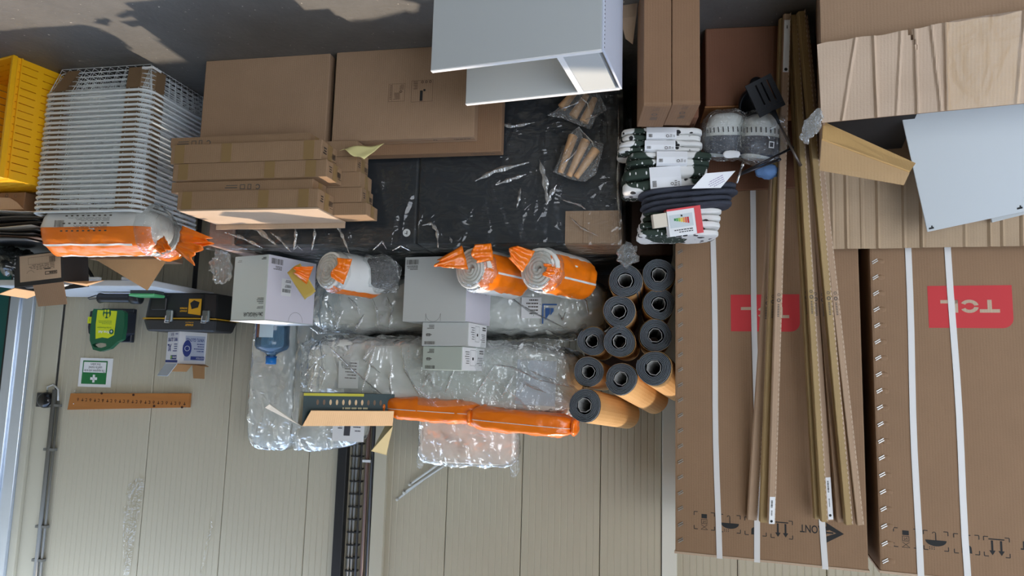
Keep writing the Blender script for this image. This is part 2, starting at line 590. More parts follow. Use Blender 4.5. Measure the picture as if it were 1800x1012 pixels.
# ================================================================== LARGE THINGS
# ------------------------------------------------------------------ the two refrigerator cartons
FY = R(18)
FU = V3((math.cos(FY), math.sin(FY), 0))
FN = V3((-math.sin(FY), math.cos(FY), 0))
f_l = AY(1187, 970, 2.9)            # top front corner nearest the wall panels
f_r = APL(1527, 1003, f_l, FY)
FW = (f_r - f_l).length
FH = f_l.z
FRB = card('fridge_board', rgb(150, 120, 93))
def fridge(origin, fw, fh, label, pin, straps, second):
    """local x along the front (towards +X), y to the back, origin at the -X front bottom corner"""
    t = thing('refrigerator_carton', label, 'carton', origin, FY, 'boxed refrigerators')
    fd = 0.66
    part('carton', MB().box(0, 0, 0.0, fw, fd, fh), FRB, t, bevel=0.006, seg=2)
    part('lid_edge', MB().box(-0.003, -0.003, fh - 0.004, fw + 0.003, fd + 0.003, fh + 0.004), KRAFTL, t)
    for x, dx in straps:
        vs = MB()
        n = 14
        xs = [x + dx * i / n + 0.004 * math.sin(i * 0.9 + x * 20) * (i / n) for i in range(n + 1)]
        zs = [fh * i / n for i in range(n + 1)]
        P = [(xx, -0.0035, zz) for xx, zz in zip(xs, zs)] + [(xs[-1], -0.004, fh + 0.007), (xs[-1], fd + 0.002, fh + 0.007)]
        wv = 0.0105
        vv = []
        for p in P:
            vv += [(p[0] - wv, p[1], p[2]), (p[0] + wv, p[1], p[2])]
        for p in P:
            k = -0.0025 if p[2] > fh else 0.0
            vv += [(p[0] - wv, p[1] + (0.0026 if p[2] <= fh else 0), p[2] + k), (p[0] + wv, p[1] + (0.0026 if p[2] <= fh else 0), p[2] + k)]
        q = len(P)
        fs = [(2 * i, 2 * i + 1, 2 * i + 3, 2 * i + 2) for i in range(q - 1)]
        fs += [(2 * (i + q), 2 * (i + q) + 2, 2 * (i + q) + 3, 2 * (i + q) + 1) for i in range(q - 1)]
        fs += [(2 * i, 2 * i + 2, 2 * (i + 1 + q), 2 * (i + q)) for i in range(q - 1)]
        fs += [(2 * i + 1, 2 * (i + q) + 1, 2 * (i + 1 + q) + 1, 2 * i + 3) for i in range(q - 1)]
        part('strap', MB().add(vv, fs), STRAP, t)
    # stitched seam along the +x edge: metal staples in pairs
    ST = pm('staple_steel', (0.5, 0.49, 0.47, 1), 0.4, metal=1)
    i = 0
    z = 0.70
    me = mesh_of('staple', MB().box(-0.011, -0.0035, -0.0016, 0.011, 0, 0.0016).box(-0.009, -0.0035, 0.0050, 0.013, 0, 0.0082), ST)
    while z < fh - 0.01:
        o = put('staple', me, t, (fw - 0.020 + (0.004 if second else 0), -0.0005, z))
        o.rotation_euler = (0, R(-32), 0)
        if second:
            part('dimple', MB().soft(0.016, 0.004, 0.011, 3, 2.2, mat=Matrix.Translation((fw - 0.034, 0.001, z + 0.004))), FRB, t, smooth=True)
        z += 0.0605
    # red name plate
    (lx, lz), (mx, mz) = pin['plate']
    f = front_face(0, 0, 0)
    c = 0.035
    pts = [(lx + c, lz), (mx, lz), (mx, mz), (lx, mz)]
    pts = [(lx, lz), (mx, lz), (mx, mz), (lx + c, mz)] + [(lx + c - c * math.sin(a), mz - c + c * math.cos(a)) for a in [R(15 * k) for k in range(1, 7)]]
    f.poly(pts)
    f.done('name_plate', REDI, t, 'red printed plate with pale lettering')
    W_, H_ = mx - lx, mz - lz
    f = front_face(0, 0, 0, 0.0016)
    # letters drawn as strokes: T, open C, L
    h = H_ * 0.30
    y0 = lz + H_ * 0.34
    x = lx + W_ * 0.15
    s = h * 0.27
    f.bar(x, y0 + h - s, W_ * 0.235, s).bar(x + W_ * 0.235 / 2 - s * 0.55, y0, s * 1.1, h - s)
    cx = x + W_ * 0.355
    for a0, a1 in ((R(28), R(170)), (R(190), R(332))):
        for i in range(14):
            p, q = a0 + (a1 - a0) * i / 14, a0 + (a1 - a0) * (i + 1) / 14
            f.poly([(cx + math.cos(k) * r * 1.22, y0 + h / 2 + math.sin(k) * r) for k, r in ((p, h * .52), (q, h * .52), (q, h * .27), (p, h * .27))])
    lx2 = x + W_ * 0.49
    f.bar(lx2, y0, s * 1.1, h).bar(lx2, y0, W_ * 0.21, s)
    f.done('plate_letters', KRAFTL, t)
    # handling marks near the top
    for k, (ix, iz) in enumerate(pin['icons']):
        f = front_face(0, 0, 0)
        q, L, th = 0.048, 0.017, 0.0035
        for sx in (-1, 1):
            for sz in (-1, 1):
                ex, ez = ix + sx * q, iz + sz * q * 0.85
                f.bar(min(ex, ex - sx * L), ez - th / 2, L, th).bar(ex - th / 2, min(ez, ez - sz * L), th, L)
        if k == 0:      # stacking limit
            f.bar(ix - 0.013, iz + 0.012, 0.026, 0.020)
            f.rect(ix - 0.014, iz - 0.014, 0.028, 0.022, 0.002).text('N', ix - 0.006, iz - 0.010, size=0.018)
            for a, b in (((-1, 1)), ((1, -1))):
                f.poly([(ix - 0.016 * a, iz - 0.040), (ix - 0.013 * a, iz - 0.040), (ix + 0.016 * a, iz - 0.018), (ix + 0.013 * a, iz - 0.018)])
            f.bar(ix - 0.016, iz - 0.042, 0.032, 0.002)
        elif k == 1:    # umbrella
            f.poly([(ix + 0.042 * math.cos(a), iz - 0.002 + 0.026 * math.sin(a)) for a in [PI * j / 12 for j in range(13)]])
            f.bar(ix - 0.0018, iz - 0.030, 0.0036, 0.03).ring(ix + 0.006, iz - 0.030, 0.008, 0.003, 8, PI, 2 * PI)
            for j in range(6):
                f.bar(ix + 0.006 + 0.009 * (j % 3), iz + 0.026 + 0.008 * (j // 3), 0.003, 0.005)
        elif k == 2:    # fragile glass
            f.poly([(ix - 0.020, iz + 0.038), (ix + 0.020, iz + 0.038), (ix + 0.018, iz + 0.012), (ix + 0.010, iz + 0.004), (ix - 0.010, iz + 0.004), (ix - 0.018, iz + 0.012)])
            f.bar(ix - 0.002, iz - 0.036, 0.004, 0.04).bar(ix - 0.016, iz - 0.040, 0.032, 0.004)
        else:           # this way up
            f.bar(ix - 0.030, iz - 0.034, 0.060, 0.005)
            for a in (-0.017, 0.017):
                f.bar(ix + a - 0.004, iz - 0.026, 0.008, 0.044).poly([(ix + a - 0.012, iz + 0.016), (ix + a + 0.012, iz + 0.016), (ix + a, iz + 0.036)])
        c_ = f.P(ix, iz)
        sg = -1 if k == 0 else 1
        f.mb.v = [c_ + f.ax * ((p - c_).dot(f.ax) * 0.8) + f.ay * ((p - c_).dot(f.ay) * 0.8 * sg) + f.n * (p - c_).dot(f.n) for p in f.mb.v]
        f.done('handling_mark', INK, t)
    f = front_face(0, 0, 0)
    if pin.get('front'):
        (ax, az), (bx, bz) = pin['front']
        f.text('FRONT', ax, az, width=bx - ax, size=0.040, bold=0.012)
        tx, tz = pin['tri']
        # triangle pointing to the -x side with an arrow cut out of it
        s = 0.036
        f.poly([(tx + 0.030, tz - s), (tx + 0.030, tz - s + 0.022), (tx - 0.004, tz), (tx - 0.030, tz)])
        f.poly([(tx - 0.030, tz), (tx - 0.004, tz), (tx + 0.030, tz + s - 0.022), (tx + 0.030, tz + s)])
        f.bar(tx + 0.006, tz - 0.003, 0.024, 0.006).poly([(tx + 0.018, tz - s + 0.014), (tx + 0.030, tz - s + 0.02), (tx + 0.030, tz - 0.008), (tx + 0.022, tz - 0.008)])
    f.done('front_lettering', INK, t)
    return t
def fl(px, py):                     # (x, z) on the front plane of the first carton
    p = APL(px, py, f_l, FY) - V3((f_r.x, f_r.y, 0))
    return p.dot(FU), p.z
org1 = V3((f_r.x, f_r.y, 0))
pin1 = dict(plate=(fl(1405, 517), fl(1285, 582)), icons=[fl(1238, 915), fl(1283, 920), fl(1328, 925), fl(1374, 930)], front=(fl(1452, 940), fl(1405, 930)), tri=fl(1468, 937))
pl = pin1['plate']
pin1['plate'] = ((pl[0][0], pl[0][1]), (pl[1][0], pl[1][1]))
x_a, z_a = fl(1453, 941)
x_b, z_b = fl(1406, 930)
pin1['front'] = ((x_a, z_b - 0.018), (x_b, z_b))
s1 = [(fl(1258, 700)[0], fl(1263, 975)[0] - fl(1254, 430)[0]), (fl(1325, 700)[0], 0.0), (fl(1445, 990)[0] - 0.02, 0.02)]
fridge(org1, FW, FH, 'tall brown refrigerator carton with red plate, the one next to the rolled mats', pin1, [(fl(1250, 420)[0], fl(1263, 975)[0] - fl(1250, 420)[0]), (fl(1325, 500)[0], -0.002), (fl(1412, 420)[0], fl(1449, 995)[0] - fl(1412, 420)[0])], False)
org2 = org1 - FU * (FW + 0.035) - FN * 0.02
p2 = org2 + FU * FW
def fl2(px, py):
    p = APL(px, py, org2, FY) - org2
    return p.dot(FU), p.z
pin2 = dict(plate=(fl2(1778, 501), fl2(1633, 576)), icons=[fl2(1592, 945), fl2(1645, 950), fl2(1699, 956), fl2(1752, 961)])
x0_, z0_ = fl2(1800, 962)
pin2['front'] = ((x0_ - 0.09, z0_ - 0.02), (x0_ + 0.01, z0_))
pin2['tri'] = (x0_ - 0.15, z0_)
fridge(org2, FW, fl2(1535, 1003)[1], 'tall brown refrigerator carton whose red plate shows in full behind the torn carton', pin2, [(fl2(1597, 430)[0], fl2(1616, 1005)[0] - fl2(1597, 430)[0]), (fl2(1660, 430)[0], fl2(1702, 1005)[0] - fl2(1660, 430)[0]), (fl2(1800, 430)[0], -0.03)], True)
# dark flattened board leaning on the first carton
t = thing('flat_board', 'dark flattened cardboard sheet standing against the strapped refrigerator carton', 'cardboard', org1 + FU * 0.02 - FN * 0.03, FY)
bx0 = fl(1440, 339)[0]
part('sheet', MB().box(0.09, -0.008, 0, FW - 0.03, 0.008, fl(1310, 338)[1]), KDARK, t, bevel=0.003)
# ------------------------------------------------------------------ long wrapped bundle
PZ = 0.815
DARKP = pm('charcoal_panel', rgb(36, 41, 48), 0.35, 0.12, 3, 0.25, 70, stretch=(0.15, 1, 1))
t = thing('wrapped_bundle', 'long low charcoal bundle wrapped in shiny clear plastic with cardboard corners', 'package', W(0, 0), TH)
P0, P1 = -1.235, 0.62
us = PU(735, 300, 0.15)[0]
part('panel', MB().box(us + 0.003, 0.165, 0.004, P1 - 0.13, 1.10, PZ - 0.012), DARKP, t, bevel=0.01, seg=2)
part('panel', MB().box(P0 + 0.012, 0.165, 0.004, us - 0.003, 1.10, PZ - 0.012), DARKP, t, bevel=0.01, seg=2)
part('end_board', MB().box(P1 - 0.126, 0.162, 0.004, P1, 1.105, PZ - 0.012), card('end_board', rgb(170, 140, 128)), t, bevel=0.006)
cu, cz = PU(994, 371, 0.155)
cb = MB().box(P0 + 0.002, 0.155, cz, cu, 0.162, PZ - 0.004).box(P0 + 0.002, 0.155, PZ - 0.008, cu, 0.40, PZ - 0.003).box(P0 + 0.002, 0.155, cz, P0 + 0.008, 0.60, PZ - 0.004)
part('corner_board', cb, KRAFT, t)
f = front_face(cu - 0.075, 0.155, cz)
f.bar(0, 0, 0.003, PZ - cz - 0.006)
f.done('crease', KRAFTD, t)
su, szz = PU(713, 408, 0.15)
part('sticker', MB().lathe([(0.017, 0), (0.017, 0.001)], 20, Matrix.Translation((su, 0.163, szz)) @ Matrix.Rotation(R(90), 4, 'X')), WHITEP, t, 'round white sticker')
f = front_face(su, 0.162, szz, 0.0012)
f.bar(-0.004, -0.008, 0.004, 0.016).bar(-0.004, 0.002, 0.012, 0.003)
f.done('sticker_mark', INKS, t)
BUNF = film('bundle_film', haze=0.015, bump=0.9, bs=5.5, rough=0.07, refl=0.75)
def bundle_film():
    mb = MB()
    L = P1 - P0
    def fold(u, z):
        a = noise.fractal(V3((u * 2.2, z * 5.0, 1.3)), 0.8, 2.2, 5) * 0.010
        r = noise.noise(V3((u * 6 + z * 2.5, z * 1.7, 8.1)))
        return a + 0.013 * max(0, 1 - abs(r) * 6)
    def fr(i, j):
        u = P0 - 0.004 + (L + 0.012) * i
        z = 0.006 + (PZ - 0.002) * j
        return (u, 0.148 - abs(fold(u, z)) * (0.15 + 0.6 * min(1, z * 1.3)), z)
    mb.surf(120, 50, fr)
    def tp(i, j):
        u = P0 - 0.004 + (L + 0.012) * i
        y = 0.146 + 0.97 * j
        g = fold(u, PZ) * (1 - j)
        return (u, y - abs(g) * 0.75 + 0.002 * (1 - j), PZ + 0.003 + 0.25 * abs(fold(u * 1.3, y + 3)))
    mb.surf(120, 30, tp)
    def rs(i, j):
        y = 0.146 + 0.97 * i
        z = 0.006 + (PZ - 0.002) * j
        return (P0 - 0.004 - 0.6 * abs(fold(y * 2, z)), y, z)
    mb.surf(24, 40, rs)
    def ls(i, j):
        y = 0.146 + 0.97 * i
        z = 0.006 + (PZ - 0.002) * j
        return (P1 + 0.008 + 0.5 * abs(fold(y * 2, z)), y, z)
    mb.surf(24, 40, ls)
    return mb
part('film_wrap', bundle_film(), BUNF, t, 'clear plastic wrap', smooth=True)
def crease(root, inv, pts, w0, lift=0.004, mat=None, name='film_crease'):
    """a sharp raised fold in a film: pts are world points, the fold tapers to both ends"""
    P = [inv @ V3(p) for p in pts]
    k = 7
    Q = []
    for i in range(len(P) - 1):
        Q += [P[i].lerp(P[i + 1], j / k) for j in range(k)]
    Q.append(P[-1])
    vs, fs = [], []
    for i, q in enumerate(Q):
        t_ = (Q[min(i + 1, len(Q) - 1)] - Q[max(i - 1, 0)]).normalized()
        s_ = t_.cross(V3((0, -1, 0)))
        if s_.length < 1e-4:
            s_ = V3((1, 0, 0))
        s_.normalize()
        a = math.sin(PI * (0.06 + 0.88 * i / (len(Q) - 1)))
        wv = w0 * a * (1 + 0.35 * math.sin(i * 1.3 + w0 * 900))
        vs += [q - s_ * wv, q - s_ * wv * 0.15 + V3((0, -lift * a - 0.001, 0)), q + s_ * wv]
    for i in range(len(Q) - 1):
        a, b = 3 * i, 3 * i + 3
        fs += [(a, a + 1, b + 1, b), (a + 1, a + 2, b + 2, b + 1)]
    return part(name, MB().add(vs, fs), mat or CREASE, root, smooth=False)
INV0 = (Matrix.Translation(W(0, 0)) @ Matrix.Rotation(TH, 4, 'Z')).inverted()
def bcrease(pts, w0, v=0.128):
    crease(t, INV0, [APL(x, y, O + VV * v, TH) for x, y in pts], w0)
for pts, w0 in (([(438, 393), (455, 405), (485, 430)], 0.010), ([(394, 408), (425, 417), (462, 436)], 0.007), ([(475, 408), (490, 418), (512, 443)], 0.006), ([(515, 440), (524, 432), (532, 440)], 0.003),
                ([(586, 394), (596, 402), (604, 420), (614, 445)], 0.006), ([(518, 392), (520, 415), (516, 440)], 0.007), ([(552, 392), (553, 412), (548, 440)], 0.006), ([(655, 440), (672, 424), (680, 438)], 0.004),
                ([(742, 396), (758, 392), (768, 405), (770, 436)], 0.007), ([(795, 428), (790, 415)], 0.004), ([(948, 280), (958, 315), (962, 358)], 0.011), ([(978, 325), (966, 345), (960, 360)], 0.010),
                ([(870, 215), (900, 222), (940, 215)], 0.008), ([(835, 318), (870, 300), (930, 285)], 0.010), ([(870, 325), (900, 314), (925, 306)], 0.008), ([(915, 330), (912, 350), (908, 365)], 0.006),
                ([(985, 350), (1020, 360), (1030, 368)], 0.005), ([(1087, 185), (1088, 260), (1086, 330), (1090, 400)], 0.006), ([(1000, 380), (1022, 400), (1052, 415)], 0.004), ([(690, 440), (705, 432), (722, 441)], 0.003)):
    bcrease(pts, w0)
# gathered film tail at the corner by the rolled mats, and one at the far end
def crumple(px, py, size, seed, mat, v0, squash=(1, 0.7, 1.2)):
    u, z = PU(px, py, v0)
    mb = MB().soft(size * squash[0], size * squash[1], size * squash[2], 12, 2.4, size * 0.45, 1.6 / size, seed, ridge=size * 0.2, mat=Matrix.Translation((u, v0, z)))
    return mb
part('film_tail', crumple(1102, 448, 0.036, 3, CLEARS, 0.13), CLEARS, t, smooth=True)
part('film_tail', crumple(388, 470, 0.055, 9, CLEARS, 0.17, (0.7, 0.5, 1.3)), CLEARS, t, smooth=True)
# ------------------------------------------------------------------ flat cartons in front of it
def carton(name, label, u0, u1, v0, v1, z0, z1, mat, group=None, yaw=0.0, bevel=0.004, cat='carton', lid=True):
    t = thing(name, label, cat, W(u0, v0, z0), TH + yaw, group)
    part('carton', MB().box(0, 0, 0, u1 - u0, v1 - v0, z1 - z0), mat, t, bevel=bevel, seg=2)
    return t
z_b1 = 0.398
t = carton('flat_carton', 'large plain brown flat carton standing on edge left of its gap, beside the wire baskets', 0.0, 0.592, 0.004, 0.125, 0, z_b1, KRAFT, 'flat cartons on edge')
part('fold_line', MB().box(-0.001, 0.05, 0.0, 0.0005, 0.054, z_b1 - 0.002), INKS, t)
zb2 = PU(640, 247, 0)[1]
ub0, ub1 = PU(833, 240, 0.0)[0], PU(583, 240, 0.0)[0]
t = carton('flat_carton', 'large brown flat carton with two printed panels standing behind the white cabinet', ub0, ub1, 0.0, 0.062, 0, zb2, KRAFT, 'flat cartons on edge')
WB2 = ub1 - ub0
def on2(px, py):
    u, z = PU(px, py, 0)
    return u - ub0, z
f = front_face(0, 0, 0)
ax, az = on2(711, 178)
bx, bz = on2(684, 148)
f.rect(ax, bz, bx - ax, az - bz, 0.0012)
f.bar(ax + (bx - ax) * 0.78, bz, 0.001, az - bz)
f.ring(ax + (bx - ax) * 0.25, bz + (az - bz) * 0.45, 0.006, 0.003, 10)
ax2, az2 = on2(760, 178)
bx2, bz2 = on2(724, 142)
f.rect(ax2, bz2, bx2 - ax2, az2 - bz2, 0.0012)
for i in range(3):
    f.ring(ax2 + 0.012 + 0.017 * i, bz2 + 0.008, 0.006, 0.003, 10)
f.lines(ax + (bx - ax) * 0.3, bz + (az - bz) * 0.5, (bx - ax) * 0.4, (az - bz) * 0.4, 8, 2)
f.lines(ax + (bx - ax) * 0.08, bz + 0.005, (bx - ax) * 0.28, (az - bz) * 0.3, 5, 6)
f.lines(ax + (bx - ax) * 0.82, bz + 0.005, (bx - ax) * 0.14, (az - bz) * 0.85, 9, 7)
f.lines(ax2 + (bx2 - ax2) * 0.72, bz2 + 0.004, (bx2 - ax2) * 0.22, (az2 - bz2) * 0.4, 5, 9)
f.done('printed_panels', pm('board_print', rgb(96, 74, 56), 0.8), t)
f = front_face(0, 0, 0)
f.bar(ax2 + (bx2 - ax2) * 0.46, bz2 + (az2 - bz2) * 0.48, 0.012, (az2 - bz2) * 0.48).bar(ax2 + (bx2 - ax2) * 0.34, bz2 + (az2 - bz2) * 0.42, 0.009, 0.009)
f.done('black_marks', INK, t)
f = top_face(0, 0, zb2)
f.lines(0.02, 0.02, 0.10, 0.012, 1, 3).ring(0.17, 0.026, 0.009, 0.004, 10)
f.done('top_print', INKS, t)
part('flap_seam', MB().box(0.004, 0.030, zb2 - 0.001, WB2 - 0.004, 0.032, zb2 + 0.0012), KRAFTD, t)
ub0b = PU(881, 262, 0.066)[0]
zb3 = PU(760, 270, 0.066)[1]
t = carton('flat_carton', 'brown flat carton peeping out behind the printed one, against the wrapped bundle', ub0b, ub1 - 0.04, 0.064, 0.118, 0, zb3, KRAFTD, 'flat cartons on edge')
f = top_face(0, 0, zb3 - 0.0)
f.lines(0.03, 0.02, 0.12, 0.010, 1, 5)
f.done('top_print', INKS, t)
# ------------------------------------------------------------------ stack of long slim cartons
SLIM = card('slim_board', rgb(158, 129, 101))
def slim(k, u0, u1, v0, v1, z0, z1, label, tapes=(), prints=None, endp=True, yaw=0.0):
    t = carton('slim_carton', label, u0, u1, v0, v1, z0, z1, SLIM, 'slim cartons stacked by the wire baskets', yaw, 0.003)
    L, D, Hh = u1 - u0, v1 - v0, z1 - z0
    for x in tapes:
        part('tape', MB().box(L * x - 0.022, -0.0012, Hh * 0.02, L * x + 0.022, -0.0002, Hh * 0.99), TAPE, t)
    part('end_tape', MB().box(-0.0012, D * 0.40, Hh * 0.03, -0.0002, D * 0.68, Hh * 0.98), TAPE, t)
    if endp:
        f = left_face(0, D, 0, 0.0016)
        f.barcode(D * 0.10, Hh * 0.35, D * 0.24, Hh * 0.3, k).lines(D * 0.70, Hh * 0.3, D * 0.22, Hh * 0.4, 3, k)
        f.bar(D * 0.06, Hh * 0.72, D * 0.2, 0.002)
        f.done('end_print', INK, t)
    if prints is not None:
        f = front_face(L * prints, 0, Hh * 0.3)
        f.ring(0.0, 0.014, 0.011, 0.004, 12, R(40), R(330)).rect(0.028, 0.002, 0.016, 0.022, 0.003).rect(0.056, 0.003, 0.022, 0.020, 0.003).bar(0.09, 0.014, 0.055, 0.004).bar(0.09, 0.005, 0.05, 0.003)
        f.done('recycling_print', INKS, t)
    return t
def su_(pxl, pxr, py, v):
    return PU(pxr, py, v)[0], PU(pxl, py, v)[0]
def zz(px, py, v):
    return PU(px, py, v)[1]
va, vb = -0.17, -0.15
a0, a1 = su_(301, 545, 240, va + .035)
zA0 = 0.4005
zA1 = zz(420, 250, va)
slim(1, a0, a1, va + 0.035, -0.02, zA0, zA1, 'lowest slim carton at the front of the stack, set back under its neighbour', prints=0.72, endp=False)
b0, b1 = su_(301, 565, 265, va)
zB1 = zz(430, 284, va)
slim(2, b0, b1, va, -0.03, zA1 + 0.001, zB1, 'second slim carton from the bottom in the front row, taped in three places', (0.08, 0.62, 0.94))
c0, c1 = su_(304, 574, 300, va)
zC1 = zz(430, 314, va)
slim(3, c0, c1, va, -0.03, zB1 + 0.001, zC1, 'third slim carton from the bottom in the front row', (0.10, 0.36, 0.93))
d0, d1 = su_(302, 550, 322, va + 0.02)
zD1 = zz(430, 336, va + 0.02)
slim(4, d0, d1, va + 0.02, -0.03, zC1 + 0.001, zD1, 'fourth slim carton from the bottom, pushed in, recycling marks on its face', prints=0.38, endp=False)
e0, e1 = su_(312, 559, 350, va)
zE1 = zz(430, 366, va)
slim(5, e0, e1, va, -0.03, zD1 + 0.001, zE1, 'topmost slim carton of the front row, creased tape across its middle', (0.10, 0.38, 0.93))
zr = [0.4005, 0.468, 0.535, 0.60, 0.665, zE1 + 0.001]
rear_u = [PU(629, 250, -0.02)[0], PU(628, 275, -0.02)[0], PU(634, 310, -0.02)[0], PU(636, 340, -0.02)[0], PU(644, 372, -0.02)[0]]
for i in range(5):
    slim(11 + i, rear_u[i], rear_u[i] + 0.66, -0.024, 0.10, zr[i] if i else 0.4005, zr[i + 1] - 0.001,
         ['lowest slim carton of the rear row, nearest the flat cartons', 'second slim carton from the bottom of the rear row', 'middle slim carton of the rear row', 'fourth slim carton from the bottom of the rear row', 'topmost slim carton of the rear row, its end sticking out furthest'][i], endp=i in (1, 3))
zt = zE1 + 0.001
g0, g1 = rear_u[4] + 0.002, rear_u[4] + 0.70
t = thing('cardboard_tray', 'shallow sunlit cardboard lid lying on top of the slim carton stack', 'lid', W(e0 + 0.0, -0.168, zt), TH)
ll = e1 - e0
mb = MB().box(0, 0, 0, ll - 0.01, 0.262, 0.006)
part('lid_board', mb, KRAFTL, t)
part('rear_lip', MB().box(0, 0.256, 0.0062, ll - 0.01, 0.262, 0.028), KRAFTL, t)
# crumpled yellow sheet
def paper(name, label, pts, mat, seed, amp=0.006, n=10, t_=0.0006, group=None):
    p = [V3(q) for q in pts]
    c = sum(p, V3()) / 4
    t = thing(name, label, 'paper', c, 0, group)
    def fn(i, j):
        a = p[0].lerp(p[1], i)
        b = p[3].lerp(p[2], i)
        q = a.lerp(b, j)
        return q - c + V3((0, 0, amp * noise.noise(q * 14 + V3((seed, 0, 0))) + amp * 0.6 * math.sin(i * 7 + j * 3 + seed)))
    mb = MB().surf(n, n, fn)
    o = part('sheet', mb, mat, t, smooth=True)
    md = o.modifiers.new('thick', 'SOLIDIFY')
    md.thickness = t_
    return t
YP = pm('pale_yellow_paper', rgb(236, 226, 160), 0.6, 0.05)
def on_top(px, py, z):
    return AZ(px, py, z)
t = paper('yellow_paper', 'crumpled pale yellow paper draped over the top of the printed flat carton', [AY(597, 262, 2.80), AY(676, 252, 2.87), AY(640, 281, 2.80), AY(606, 264, 2.78)], YP, 2, 0.008)
# ------------------------------------------------------------------ wire baskets
BV = -0.03
bl, br = 1.392, 0.846               # rim in u
bb0, bb1 = 0.862, 1.316
RIMZ0 = 0.13
bd = 0.44
def arc_rect(x0, x1, y0, y1, z, r, n=5):
    P = []
    for cx, cy, a0 in ((x1 - r, y0 + r, -90), (x1 - r, y1 - r, 0), (x0 + r, y1 - r, 90), (x0 + r, y0 + r, 180)):
        for i in range(n + 1):
            a = R(a0 + 90 * i / n)
            P.append((cx + r * math.cos(a), cy + r * math.sin(a), z))
    return P
BW = bl - br
bx0_, bx1_ = 0.018, BW - 0.06
by0_, by1_ = 0.03, bd - 0.03
rim_me = mesh_of('rim', MB().tube(arc_rect(0, BW, 0, bd, RIMZ0, 0.05), 0.0064, 8, True), WIREW, True)
def wires():
    mb = MB()
    r = 0.00125
    def top(x, y):                  # point of the rim above a base point
        return (BW * (x - bx0_) / (bx1_ - bx0_), bd * (y - by0_) / (by1_ - by0_), RIMZ0 - 0.003)
    n = 11
    for i in range(n + 1):
        x = bx0_ + (bx1_ - bx0_) * i / n
        xt = max(0.03, min(BW - 0.03, top(x, 0)[0]))
        mb.tube([(xt, 0.002, RIMZ0 - 0.002), (x, by0_, 0.004), (x, by1_, 0.004), (xt, bd - 0.002, RIMZ0 - 0.002)], r, 5, caps=False)
    m_ = 9
    for i in range(m_ + 1):
        y = by0_ + (by1_ - by0_) * i / m_
        yt = max(0.03, min(bd - 0.03, top(0, y)[1]))
        mb.tube([(0.002, yt, RIMZ0 - 0.002), (bx0_, y, 0.0008), (bx1_, y, 0.0008), (BW - 0.002, yt, RIMZ0 - 0.002)], r, 5, caps=False)
    for k in range(1, 6):
        q = k * 0.0229 / RIMZ0
        x0, x1 = bx0_ * (1 - q), bx1_ + (BW - bx1_) * q
        y0, y1 = by0_ * (1 - q), by1_ + (bd - by1_) * q
        mb.tube(arc_rect(x0 + 0.001, x1 - 0.001, y0 + 0.001, y1 - 0.001, RIMZ0 * q, 0.02 + 0.02 * q, 2), r, 5, True)
    return mb
wire_me = mesh_of('wire_mesh', wires(), WIREW, True)
SLV = card('sleeve_board', rgb(128, 104, 78))
def sleeve(right):
    """cardboard corner sleeve folded round a front corner"""
    mb = MB()
    def wrap(s, z):
        q = z / RIMZ0
        xs = bx0_ * (1 - q) if not right else bx1_ + (BW - bx1_) * q
        ys = by0_ * (1 - q)
        d = 1 if not right else -1
        if s < 0:                   # along the front
            return (xs + d * (-s), ys - 0.0015, z)
        return (xs - d * 0.0015, ys + s, z)
    pr = [-0.112, -0.042, 0.042, 0.10]
    zs = [0.012, RIMZ0 - 0.012]
    vs, fs = [], []
    for z in zs:
        for s in pr:
            vs.append(wrap(s, z))
    fs = [(i, i + 1, i + 5, i + 4) for i in range(3)]
    return mb.add(vs, fs)
sl_me = [mesh_of('corner_sleeve', sleeve(k), SLV) for k in (False, True)]
pitch = (0.681 - RIMZ0) / 24
ordn = ['lowest', 'second', 'third', 'fourth', 'fifth', 'sixth', 'seventh', 'eighth', 'ninth', 'tenth', 'eleventh', 'twelfth', 'thirteenth', 'fourteenth', 'fifteenth', 'sixteenth', 'seventeenth', 'eighteenth', 'nineteenth', 'twentieth', 'twenty-first', 'twenty-second', 'twenty-third', 'twenty-fourth', 'topmost']
b_first = None
for i in range(25):
    lab = f'{ordn[i]} white wire basket from the floor in the nested stack' if 0 < i < 24 else (f'lowest white wire basket of the nested stack, its whole side showing' if i == 0 else 'topmost white wire basket of the nested stack, holding orange packs')
    if i == 0:
        t = thing('wire_basket', lab, 'basket', W(br, BV, 0.0), TH, 'nested white wire baskets')
        b_first = t
        put('rim', rim_me, t)
        put('wire_mesh', wire_me, t)
        for k in (0, 1):
            o = put('corner_sleeve', sl_me[k], t)
            o['label'] = 'brown cardboard corner sleeve'
    else:
        t = copy_tree(b_first)
        t['label'] = lab
        t.location = W(br + random.uniform(-.0012, .0012), BV + random.uniform(-.0012, .0012), i * pitch)
        t.rotation_euler.z = TH + R(random.uniform(-0.12, 0.12))
# tags on the lowest basket
f = Face((bx1_ - 0.03, by0_ - 0.020, 0.03), (-1, 0, 0), (0, 0, 1), 0.001)
# the +x corner carries no tag in view; the -x corner does
f = Face((0.02, -0.002 + 0.012, 0.055), (1, 0, 0), (0, 0, 1), 0.001)
part('paper_tag', MB().box(0.0, by0_ - 0.012, 0.016, 0.055, by0_ - 0.011, 0.026).box(-0.0, by0_ - 0.012, 0.016, 0.001, by0_ + 0.045, 0.026), WHITEP, b_first, 'narrow white paper tag round the corner')
